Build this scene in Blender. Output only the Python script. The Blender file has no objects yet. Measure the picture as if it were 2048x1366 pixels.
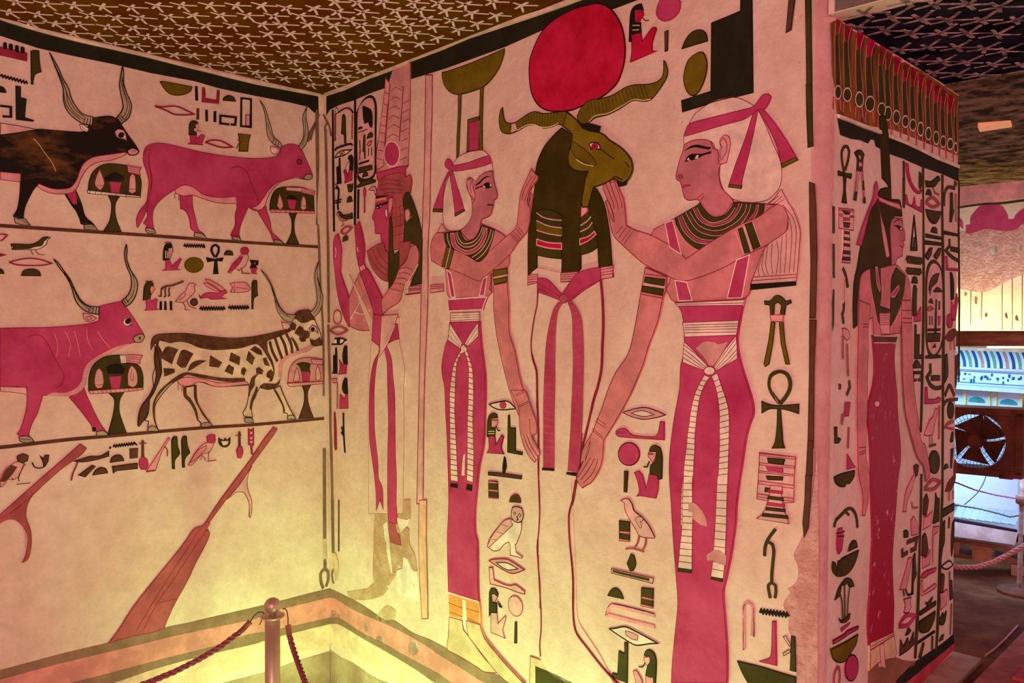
# Painted tomb chamber: two decorated walls meeting in a corner, a door jamb on the right and the room behind it.
import bpy, bmesh, math, random
from mathutils import Vector as V, Matrix
from mathutils.geometry import delaunay_2d_cdt
random.seed(7)
scn = bpy.context.scene
COL = scn.collection
CAM=V((0.0000,0.0000,1.5000)); CR=V((1.0000,0.0003,0.0079)); CU=V((-0.0079,0.0341,0.9994)); CF=V((0.0000,0.9994,-0.0341))
WALL={'L':(V((-0.6797,3.1662,0.4561)),V((0.7316,0.6817,0.0000)),V((-0.0049,0.0053,1.0000)),V((0.6817,-0.7316,0.0073))), 'C':(V((-0.6797,3.1662,0.4561)),V((0.6814,-0.7319,-0.0000)),V((-0.0090,-0.0084,0.9999)),V((-0.7319,-0.6813,-0.0123))), 'R':(V((0.6433,1.7388,0.8061)),V((0.6909,0.7229,0.0000)),V((-0.0046,0.0044,1.0000)),V((0.7229,-0.6909,0.0063))), 'F':(V((2.0931,4.0189,2.1109)),V((0.6814,-0.7319,-0.0000)),V((0.0000,0.0000,1.0000)),V((-0.7319,-0.6814,0.0000)))}
CEIL_O=V((-0.7053,3.1606,2.2953)); CEIL_N=V((-0.0072,-0.0352,-0.9994)); CEIL_A=V((1.0000,0.0000,-0.0072)); CEIL_B=V((0.0003,-0.9994,0.0352)); PASS_Z=2.1109

# ---------------------------------------------------------------- camera, world, lights, exposure
cam = bpy.data.cameras.new('camera'); cam.lens = 1700/2048*36; cam.sensor_width = 36; cam.clip_start = 0.02
camo = bpy.data.objects.new('camera', cam); COL.objects.link(camo)
camo.matrix_world = Matrix(((CR.x, CU.x, -CF.x, CAM.x), (CR.y, CU.y, -CF.y, CAM.y), (CR.z, CU.z, -CF.z, CAM.z), (0, 0, 0, 1)))
scn.camera = camo
wd = bpy.data.worlds.new('world'); scn.world = wd; wd.use_nodes = True
bg = wd.node_tree.nodes['Background']; bg.inputs[0].default_value = (1.0, 0.50, 0.54, 1); bg.inputs[1].default_value = 0.66
scn.view_settings.view_transform = 'Standard'; scn.view_settings.look = 'None'; scn.view_settings.gamma = 1.0
scn.view_settings.use_curve_mapping = False; scn.view_settings.exposure = 0.0
def wpt(w, u, v, n=0.0):                     # point on a wall: u along it, v up it, n out of it (metres)
    o, U, Vv, N = WALL[w]; return o + U*u + Vv*v + N*n
def AT(px, py, d): return CAM + (CF + CR*((px-1024)/1700) + CU*((683-py)/1700))*d   # a point seen along a sight line at a measured depth
def area(name, loc, direction, sx, sy, power, col):
    L = bpy.data.lights.new(name, 'AREA'); L.shape = 'RECTANGLE'; L.size = sx; L.size_y = sy; L.energy = power; L.color = col
    o = bpy.data.objects.new(name, L); COL.objects.link(o); o.location = loc
    o.rotation_euler = V(direction).to_track_quat('-Z', 'Y').to_euler(); return o
def strip_lamp(name, w, u0, u1, out, z, power, col, lift=0.9):   # floor lamp strip standing along a wall, turned to it
    o, U, Vv, N = WALL[w]; p = wpt(w, (u0+u1)/2, 0, out); p.z = z
    d = -N + V((0, 0, lift)); L = area(name, p, d, u1-u0, 0.05, power, col)
    x = U.normalized(); zz = -d.normalized(); y = zz.cross(x)
    L.matrix_world = Matrix(((x.x, y.x, zz.x, p.x), (x.y, y.y, zz.y, p.y), (x.z, y.z, zz.z, p.z), (0, 0, 0, 1)))
YEL = (0.52, 1.0, 0.36)
strip_lamp('floor_lamp_left_wall', 'L', -0.54, -0.20, 0.40, 0.06, 2.5, YEL, 1.0)
strip_lamp('floor_lamp_main_wall', 'C', 0.28, 1.70, 0.52, 0.06, 13.0, YEL, 1.1)
area('room_fill', (-0.5, -1.3, 1.30), (0.08, 1.0, 0.0), 2.2, 1.7, 72.0, (1.0, 0.52, 0.58))  # broad pink fill added behind the camera to lift the walls, no fixture
area('passage_fill', (1.75, 1.2, 1.95), (-0.55, 0.55, -0.5), 0.6, 0.3, 1.2, (1.0, 0.46, 0.50))  # small pink fill added to brighten the end wall, no ceiling fixture here
area('far_lamp_yellow', tuple(wpt('F', 0.05, -0.72, 0.16)), (0.55, 0.5, 0.55), 0.9, 0.05, 3.0, (1.0, 0.9, 0.3))
area('far_lamp_panel', tuple(AT(1995, 925, 2.98)), (0.25, 0.3, -0.9), 0.35, 0.12, 4.5, (0.20, 0.42, 1.0))
area('far_lamp_blue', tuple(wpt('F', 0.05, -0.62, 0.95)), (0.45, 0.45, -0.75), 0.7, 0.2, 10.0, (0.30, 0.66, 1.0))

# ---------------------------------------------------------------- materials
MATS = {}
def mat(name, rgb, var=0.12, scale=9.0, rough=0.72, bump=0.12, bscale=60.0, rgb2=None, mix=(0.42, 0.62), spec=0.08, metal=0.0, stretch=None):
    m = bpy.data.materials.new(name); m.use_nodes = True; nt = m.node_tree; n = nt.nodes; l = nt.links
    b = n['Principled BSDF']; b.inputs['Roughness'].default_value = rough; b.inputs['Specular IOR Level'].default_value = spec
    b.inputs['Metallic'].default_value = metal
    geo = n.new('ShaderNodeNewGeometry'); pos = geo.outputs['Position']
    if stretch:
        mp = n.new('ShaderNodeMapping'); mp.inputs['Scale'].default_value = stretch; l.new(pos, mp.inputs['Vector']); pos = mp.outputs['Vector']
    nz = n.new('ShaderNodeTexNoise'); nz.inputs['Scale'].default_value = scale; nz.inputs['Detail'].default_value = 8; nz.inputs['Roughness'].default_value = 0.65
    l.new(pos, nz.inputs['Vector'])
    rp = n.new('ShaderNodeValToRGB'); rp.color_ramp.elements[0].position = mix[0]; rp.color_ramp.elements[1].position = mix[1]
    l.new(nz.outputs['Fac'], rp.inputs['Fac'])
    c2 = rgb2 or tuple(c*(1-var) for c in rgb)
    c1 = rgb if rgb2 else tuple(min(1, c*(1+var)) for c in rgb)
    rp.color_ramp.elements[0].color = (*c2, 1); rp.color_ramp.elements[1].color = (*c1, 1)
    l.new(rp.outputs['Color'], b.inputs['Base Color'])
    if bump:
        n2 = n.new('ShaderNodeTexNoise'); n2.inputs['Scale'].default_value = bscale; n2.inputs['Detail'].default_value = 6
        l.new(geo.outputs['Position'], n2.inputs['Vector'])
        bp = n.new('ShaderNodeBump'); bp.inputs['Strength'].default_value = bump; bp.inputs['Distance'].default_value = 0.01
        l.new(n2.outputs['Fac'], bp.inputs['Height']); l.new(bp.outputs['Normal'], b.inputs['Normal'])
    return m
def plaster():
    m = bpy.data.materials.new('plaster'); m.use_nodes = True; nt = m.node_tree; n = nt.nodes; l = nt.links
    b = n['Principled BSDF']; b.inputs['Roughness'].default_value = 0.6; b.inputs['Specular IOR Level'].default_value = 0.18
    geo = n.new('ShaderNodeNewGeometry'); pos = geo.outputs['Position']
    def noise(scale, detail=6, rough=0.6, dist=0.0):
        t = n.new('ShaderNodeTexNoise'); t.inputs['Scale'].default_value = scale; t.inputs['Detail'].default_value = detail
        t.inputs['Roughness'].default_value = rough; t.inputs['Distortion'].default_value = dist; l.new(pos, t.inputs['Vector']); return t.outputs['Fac']
    def ramp(fac, p0, p1, c0, c1):
        r = n.new('ShaderNodeValToRGB'); r.color_ramp.elements[0].position = p0; r.color_ramp.elements[1].position = p1
        r.color_ramp.elements[0].color = (*c0, 1); r.color_ramp.elements[1].color = (*c1, 1); l.new(fac, r.inputs['Fac']); return r.outputs['Color']
    def mix(fac, c1, c2, blend='MIX'):
        x = n.new('ShaderNodeMixRGB'); x.blend_type = blend
        for i, q in ((0, fac), (1, c1), (2, c2)):
            if isinstance(q, (int, float)): x.inputs[i].default_value = q
            elif isinstance(q, tuple): x.inputs[i].default_value = (*q, 1)
            else: l.new(q, x.inputs[i])
        return x.outputs['Color']
    g = lambda v: (v, v, v)
    base = ramp(noise(2.6, 7, 0.62, 0.6), 0.34, 0.64, (0.76, 0.54, 0.40), (0.84, 0.68, 0.50))
    fine = ramp(noise(22, 8, 0.7), 0.34, 0.66, (0.88, 0.84, 0.80), (1.08, 1.06, 1.04))
    col = mix(0.8, base, fine, 'MULTIPLY')
    col = mix(ramp(noise(7, 5, 0.6, 1.2), 0.58, 0.74, g(0), g(0.38)), col, (0.70, 0.43, 0.32))       # faint reddish handling stains
    col = mix(ramp(noise(60, 3, 0.5), 0.72, 0.80, g(0), g(0.55)), col, (0.40, 0.19, 0.12))            # small brown specks
    l.new(col, b.inputs['Base Color'])
    hgt = n.new('ShaderNodeMath'); hgt.operation = 'ADD'
    s1 = n.new('ShaderNodeMath'); s1.operation = 'MULTIPLY'; s1.inputs[1].default_value = 0.9; l.new(noise(9, 4, 0.5, 0.8), s1.inputs[0])
    l.new(s1.outputs[0], hgt.inputs[0]); l.new(noise(48, 6, 0.62), hgt.inputs[1])
    bp = n.new('ShaderNodeBump'); bp.inputs['Strength'].default_value = 0.30; bp.inputs['Distance'].default_value = 0.008
    l.new(hgt.outputs[0], bp.inputs['Height']); l.new(bp.outputs['Normal'], b.inputs['Normal'])
    return m
MATS['plaster'] = plaster(); MATS['sh'] = MATS['plaster']
PAL = {
 'k': (0.020, 0.014, 0.008), 'ol': (0.062, 0.050, 0.008), 'og': (0.160, 0.115, 0.006), 'br': (0.12, 0.05, 0.025), 'rd': (0.30, 0.028, 0.045),
 'mg': (0.50, 0.060, 0.105), 'sd': (0.52, 0.022, 0.050), 'dr': (0.42, 0.10, 0.095), 'pk': (0.78, 0.34, 0.33), 'lp': (0.76, 0.44, 0.36),
 'sk': (0.66, 0.24, 0.22), 'sf': (0.65, 0.22, 0.215), 'fc': (0.56, 0.19, 0.20), 'cr': (0.86, 0.72, 0.54), 'kr': (0.82, 0.62, 0.47),
 'gy': (0.46, 0.36, 0.22), 'cs': (0.82, 0.66, 0.42), 'rm': (0.20, 0.148, 0.006), 'wd': (0.050, 0.036, 0.003), 'yl': (0.82, 0.72, 0.30),
 'or': (0.82, 0.30, 0.08), 'tn': (0.72, 0.50, 0.27), 'dp': (0.66, 0.32, 0.27), 'kb': (0.022, 0.022, 0.010), 'db': (0.30, 0.17, 0.10),
 'dr2': (0.72, 0.28, 0.22), 'yb': (0.84, 0.57, 0.36), 'pe': (0.80, 0.46, 0.27), 'br2': (0.24, 0.135, 0.075), 'mg2': (0.52, 0.06, 0.09), 'dpb': (0.30, 0.13, 0.07)}
for k, c in PAL.items():
    MATS[k] = mat('paint_'+k, c, var=0.16, scale=14, bump=0.10, bscale=70, rough=0.6)
MATS['mg'] = mat('paint_mg', (0.62, 0.085, 0.185), rgb2=(0.42, 0.026, 0.09), scale=7, mix=(0.33, 0.70), rough=0.5, bump=0.12)
MATS['mgw'] = mat('paint_mgw', (0.36, 0.014, 0.040), rgb2=(0.85, 0.40, 0.36), scale=24, mix=(0.31, 0.40), rough=0.45, bump=0.25, bscale=60, spec=0.12)
MATS['sd'] = mat('paint_sd', (0.66, 0.016, 0.075), rgb2=(0.42, 0.004, 0.018), scale=12, mix=(0.3, 0.66), rough=0.6)
MATS['bk'] = mat('paint_bk', (0.20, 0.085, 0.018), rgb2=(0.018, 0.012, 0.008), scale=7, mix=(0.50, 0.72), stretch=(1, 1, 2.6))
MATS['sb'] = mat('paint_sb', (0.15, 0.07, 0.03), rgb2=(0.08, 0.035, 0.016), scale=40)
MATS['tn2'] = mat('paint_tn2', (0.64, 0.42, 0.24), rgb2=(0.50, 0.29, 0.16), scale=16, bump=0.35, bscale=90)
MATS['dp2'] = mat('paint_dp2', (0.74, 0.42, 0.35), rgb2=(0.60, 0.28, 0.23), scale=30, bump=0.9, bscale=95)
MATS['kf'] = mat('paint_kf', (0.36, 0.12, 0.02), rgb2=(0.11, 0.05, 0.008), scale=26, mix=(0.35, 0.65), stretch=(1, 1, 0.25))
MATS['star_ceiling'] = mat('star_ceiling', (0.150, 0.066, 0.0005), rgb2=(0.125, 0.036, 0.0005), scale=7, spec=0.0, rough=0.9, bump=0.3, bscale=40)
MATS['passage_ceiling'] = mat('passage_ceiling', (0.030, 0.032, 0.040), rgb2=(0.010, 0.010, 0.014), scale=9, rough=0.9, bump=0.4, bscale=50, spec=0.0)
MATS['dado'] = mat('dado', (0.50, 0.34, 0.20), rgb2=(0.34, 0.20, 0.11), scale=6, bump=0.4, bscale=22)
MATS['stone'] = mat('stone', (0.26, 0.085, 0.030), rgb2=(0.14, 0.040, 0.014), scale=7, bump=0.4, bscale=30, rough=0.85)
MATS['edge'] = mat('edge_plaster', (0.56, 0.26, 0.22), rgb2=(0.66, 0.38, 0.30), scale=8, bump=0.45, bscale=60)
MATS['metal'] = mat('barrier_metal', (0.52, 0.35, 0.22), var=0.06, rough=0.34, bump=0, spec=0.5, metal=0.35)
MATS['iron'] = mat('dark_iron', (0.05, 0.02, 0.025), rough=0.45, bump=0)
MATS['rope'] = mat('rope', (0.42, 0.13, 0.13), rgb2=(0.25, 0.06, 0.08), scale=120, rough=0.9, bump=0.4, bscale=300)
MATS['wood'] = mat('wood', (0.32, 0.13, 0.06), rgb2=(0.20, 0.07, 0.035), scale=12, rough=0.6, bump=0.2, stretch=(1, 1, 6))
MATS['paleplank'] = mat('pale_plank', (0.62, 0.40, 0.28), rgb2=(0.5, 0.29, 0.19), scale=14)
MATS['fan'] = mat('fan_paint', (0.16, 0.045, 0.02), rgb2=(0.09, 0.025, 0.012), scale=12, rough=0.5, bump=0.1)
MATS['white'] = mat('white_paint', (0.62, 0.74, 0.82), var=0.05, scale=10, bump=0.08)
MATS['bluewhite'] = mat('panel_white', (0.66, 0.70, 0.86), var=0.05, scale=5, bump=0.05)
MATS['teal'] = mat('teal_paint', (0.05, 0.30, 0.30), var=0.15); MATS['navy'] = mat('navy_paint', (0.02, 0.10, 0.24), var=0.15)
MATS['green'] = mat('green_paint', (0.16, 0.34, 0.22), var=0.15); MATS['salmon'] = mat('salmon_paint', (0.62, 0.28, 0.22), var=0.15)
def emis(name, rgb, s):
    m = bpy.data.materials.new(name); m.use_nodes = True; b = m.node_tree.nodes['Principled BSDF']
    b.inputs['Base Color'].default_value = (*rgb, 1); b.inputs['Emission Color'].default_value = (*rgb, 1); b.inputs['Emission Strength'].default_value = s; return m
MATS['tube'] = emis('lit_tube', (1.0, 0.62, 0.25), 1.6)

# ---------------------------------------------------------------- object helpers
def link(name, me, parent=None, loc=None):
    o = bpy.data.objects.new(name, me); COL.objects.link(o)
    if parent is not None: o.parent = parent
    if loc is not None: o.location = loc
    return o
def tag(o, label=None, cat=None, group=None, kind=None):
    for k, x in (('label', label), ('category', cat), ('group', group), ('kind', kind)):
        if x: o[k] = x
    return o
class MB:                                        # mesh builder in world space
    def __init__(s): s.v = []; s.f = []; s.m = []; s.mats = []
    def mi(s, k):
        if k not in s.mats: s.mats.append(k)
        return s.mats.index(k)
    def add(s, vs, fs, k):
        b = len(s.v); s.v += vs; i = s.mi(k)
        for f in fs: s.f.append([b+x for x in f]); s.m.append(i)
    def mesh(s, name, org):
        me = bpy.data.meshes.new(name); me.from_pydata([tuple(V(p)-org) for p in s.v], [], s.f)
        for k in s.mats: me.materials.append(MATS[k])
        me.polygons.foreach_set('material_index', s.m); me.validate(); me.update(); return me
    def build(s, name, parent=None, org=None):
        base = parent_world(parent); c = org if org is not None else (base if parent is not None else sum((V(p) for p in s.v), V())/len(s.v))
        return link(name, s.mesh(name, c), parent, c-base if parent is not None else c)
def parent_world(p):
    q = V((0, 0, 0))
    while p is not None: q = q + V(p.location); p = p.parent
    return q
def empty(name, loc):
    o = bpy.data.objects.new(name, None); o.empty_display_size = 0.05; COL.objects.link(o); o.location = loc; return o
def prism(mb, poly, d, k):                      # closed polygon of points pushed along d
    n = len(poly); a = [V(p) for p in poly]; b = [p+d for p in a]
    mb.add(a+b, [list(range(n)), list(range(2*n-1, n-1, -1))]+[[i, i+n, (i+1) % n+n, (i+1) % n] for i in range(n)], k)
def box(mb, c, x, y, z, k):                     # centre and three half-axis vectors
    c = V(c); x = V(x); y = V(y); z = V(z)
    prism(mb, [c-x-y-z, c+x-y-z, c+x+y-z, c-x+y-z], z*2, k)
def bevel_box(mb, c, x, y, z, k, b=0.12):       # box with chamfered edges
    bm = bmesh.new(); bmesh.ops.create_cube(bm, size=2)
    m = min(V(x).length, V(y).length, V(z).length)*b
    c = V(c); x = V(x); y = V(y); z = V(z)
    for q in bm.verts: q.co = c+x*q.co.x+y*q.co.y+z*q.co.z
    bmesh.ops.bevel(bm, geom=bm.edges[:], offset=m, segments=2, affect='EDGES', profile=0.5)
    bm.verts.index_update(); mb.add([q.co.copy() for q in bm.verts], [[q.index for q in f.verts] for f in bm.faces], k); bm.free()
def tube(mb, P, r, k, seg=10, closed=False):    # swept tube along points
    P = [V(p) for p in P]; n = len(P); vs = []; prev = None
    for i in range(n):
        t = (P[(i+1) % n]-P[i-1]) if closed else (P[min(i+1, n-1)]-P[max(i-1, 0)])
        t.normalize(); ref = prev if prev is not None else (V((0, 0, 1)) if abs(t.z) < 0.9 else V((1, 0, 0)))
        x = (ref-t*ref.dot(t)).normalized(); y = t.cross(x); prev = x
        rr = r[i] if isinstance(r, (list, tuple)) else r
        vs += [P[i]+x*math.cos(2*math.pi*j/seg)*rr+y*math.sin(2*math.pi*j/seg)*rr for j in range(seg)]
    fs = [[i*seg+j, i*seg+(j+1) % seg, ((i+1) % n)*seg+(j+1) % seg, ((i+1) % n)*seg+j] for i in range(n if closed else n-1) for j in range(seg)]
    if not closed: fs += [list(range(seg))[::-1], [(n-1)*seg+j for j in range(seg)]]
    mb.add(vs, fs, k)
def lathe(mb, base, axis, prof, k, seg=28):     # profile of (height, radius) about an axis
    axis = V(axis).normalized(); x = axis.orthogonal().normalized(); y = axis.cross(x); vs = []
    for h, r in prof: vs += [V(base)+axis*h+(x*math.cos(2*math.pi*j/seg)+y*math.sin(2*math.pi*j/seg))*r for j in range(seg)]
    n = len(prof); fs = [[i*seg+j, i*seg+(j+1) % seg, (i+1)*seg+(j+1) % seg, (i+1)*seg+j] for i in range(n-1) for j in range(seg)]
    fs += [list(range(seg))[::-1], [(n-1)*seg+j for j in range(seg)]]
    mb.add(vs, fs, k)
def smooth(o):
    for q in o.data.polygons: q.use_smooth = True
    return o

# ---------------------------------------------------------------- the room shell
def wall_poly(name, w, uv, thick, k='plaster', back=-1):
    mb = MB(); N = WALL[w][3]; prism(mb, [wpt(w, u, v) for u, v in uv], N*(-thick), k)
    o = mb.build(name, org=wpt(w, uv[0][0], uv[0][1])); tag(o, kind='structure'); return o
RC = 0.030                                       # radius of the worn outer corner
CORNER_U = 1.943
WOBJ = {}
WOBJ['L'] = wall_poly('wall_left', 'L', [(-3.0, -0.46), (0.0, -0.46), (0.0, 2.0), (-3.0, 2.0)], 0.25)
ctop, cbot = 1.940, 1.9485
WOBJ['C'] = wall_poly('wall_center', 'C', [(0.0, -0.46), (cbot+0.004-RC, -0.46), (ctop-0.003-RC, 2.1), (0.0, 2.1)], 0.25)
WOBJ['R'] = wall_poly('wall_right', 'R', [(RC, -0.26), (0.881, -0.26), (0.843, 1.33), (RC, 1.33)], 0.30)
WOBJ['F'] = wall_poly('wall_back', 'F', [(-2.2, -2.2), (1.6, -2.2), (1.6, 0.1), (-2.2, 0.1)], 0.2)
def corner_edge():
    mb = MB(); seg = 9
    NC, NR = WALL['C'][3], WALL['R'][3]; UC, UR = WALL['C'][1], WALL['R'][1]; K = WALL['R'][0]; VR = WALL['R'][2]
    vs = []; lv = [-0.90+0.06*i for i in range(40)]
    for v in lv:
        c0 = K+VR*v; jit = 0.0015*math.sin(v*23)+0.001*math.sin(v*57)
        a = c0-UC*(RC+0.002)+NC*0.0008; b = c0+UR*(RC+0.002)+NR*0.0008; m = c0+(UR-UC)*0.0+(NC+NR).normalized()*-0.004
        for j in range(seg):
            t = j/(seg-1); p = a*(1-t)**2+m*2*t*(1-t)+b*t*t; vs.append(p+(NC+NR).normalized()*jit*math.sin(math.pi*t))
    fs = [[i*seg+j, i*seg+j+1, (i+1)*seg+j+1, (i+1)*seg+j] for i in range(len(lv)-1) for j in range(seg-1)]
    mb.add(vs, fs, 'edge'); o = mb.build('trim_1'); tag(o, kind='structure'); smooth(o)
corner_edge()
def slab(name, pts, d, k):
    mb = MB(); prism(mb, pts, d, k); o = mb.build(name); tag(o, kind='structure'); return o
UL, UC = WALL['L'][1], WALL['C'][1]
def cplane(x, y): return V((x, y, CEIL_O.z-((x-CEIL_O.x)*CEIL_N.x+(y-CEIL_O.y)*CEIL_N.y)/CEIL_N.z))
q0 = CEIL_O+UL*0.02-UC*0.02; q1 = q0-UL*3.4; q2 = q1+UC*4.6; q3 = q0+UC*4.6+UL*0.0
CEIL = slab('ceiling', [cplane(q.x, q.y) for q in (q0, q1, q2, q3)], V((0, 0, 0.12)), 'star_ceiling')
K = wpt('R', 0, 0); PF = WALL['F'][0]
def lv(p, z): return V((p.x, p.y, z))
PASSC = slab('ceiling_passage', [lv(K+UC*0.003, PASS_Z), lv(K+UC*1.8, PASS_Z), lv(PF+UC*1.6, PASS_Z), lv(PF-UC*2.1, PASS_Z)], V((0, 0, 0.14)), 'passage_ceiling')
MATS['mottled'] = mat('mottled_ceiling', (0.42, 0.28, 0.16), rgb2=(0.05, 0.045, 0.025), scale=16, mix=(0.40, 0.66), rough=0.9, spec=0.0, bump=0.3)
slab('ceiling_patch', [lv(K+UC*1.8-WALL['C'][3]*0.72, PASS_Z-0.004), lv(K-UC*0.6-WALL['C'][3]*0.72, PASS_Z-0.004), lv(PF-UC*2.0, PASS_Z-0.004), lv(PF+UC*1.6, PASS_Z-0.004)], V((0, 0, 0.01)), 'mottled')
slab('lintel', [lv(K-UC*0.01, PASS_Z-0.002), lv(K+UC*1.8, PASS_Z-0.002), lv(K+UC*1.8, 2.34), lv(K-UC*0.01, 2.34)], -WALL['C'][3]*0.06, 'plaster')
# lower, worn part of the two walls below the painted dado bands
def dado_base(w, u0, u1):
    mb = MB(); n = 24
    pts = [(u0, -0.455)]+[(u1, -0.455)]+[(u1+(u0-u1)*i/n, -0.238+0.004*math.sin(i*2.1)+0.003*math.sin(i*5.3)) for i in range(n+1)]
    prism(mb, [wpt(w, u, v) for u, v in pts], WALL[w][3]*0.0016, 'dado'); return mb.build('dado_base', WOBJ[w])
dado_base('L', -3.0, 0.0); dado_base('C', 0.0, 1.90)
slab('floor', [V((-3.2, -2.2, -0.1)), V((2.6, -2.2, -0.1)), V((2.6, 6.2, -0.1)), V((-3.2, 6.2, -0.1))], V((0, 0, 0.1)), 'stone')
FZ = 0.530                                      # raised floor of the passage
slab('floor_passage', [lv(K+UC*0.03-WALL['C'][3]*0.05, 0.0), lv(K+UC*1.8-WALL['C'][3]*0.05, 0.0), lv(PF+UC*1.6, 0.0), lv(PF-UC*2.1, 0.0)], V((0, 0, FZ)), 'stone')

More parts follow.
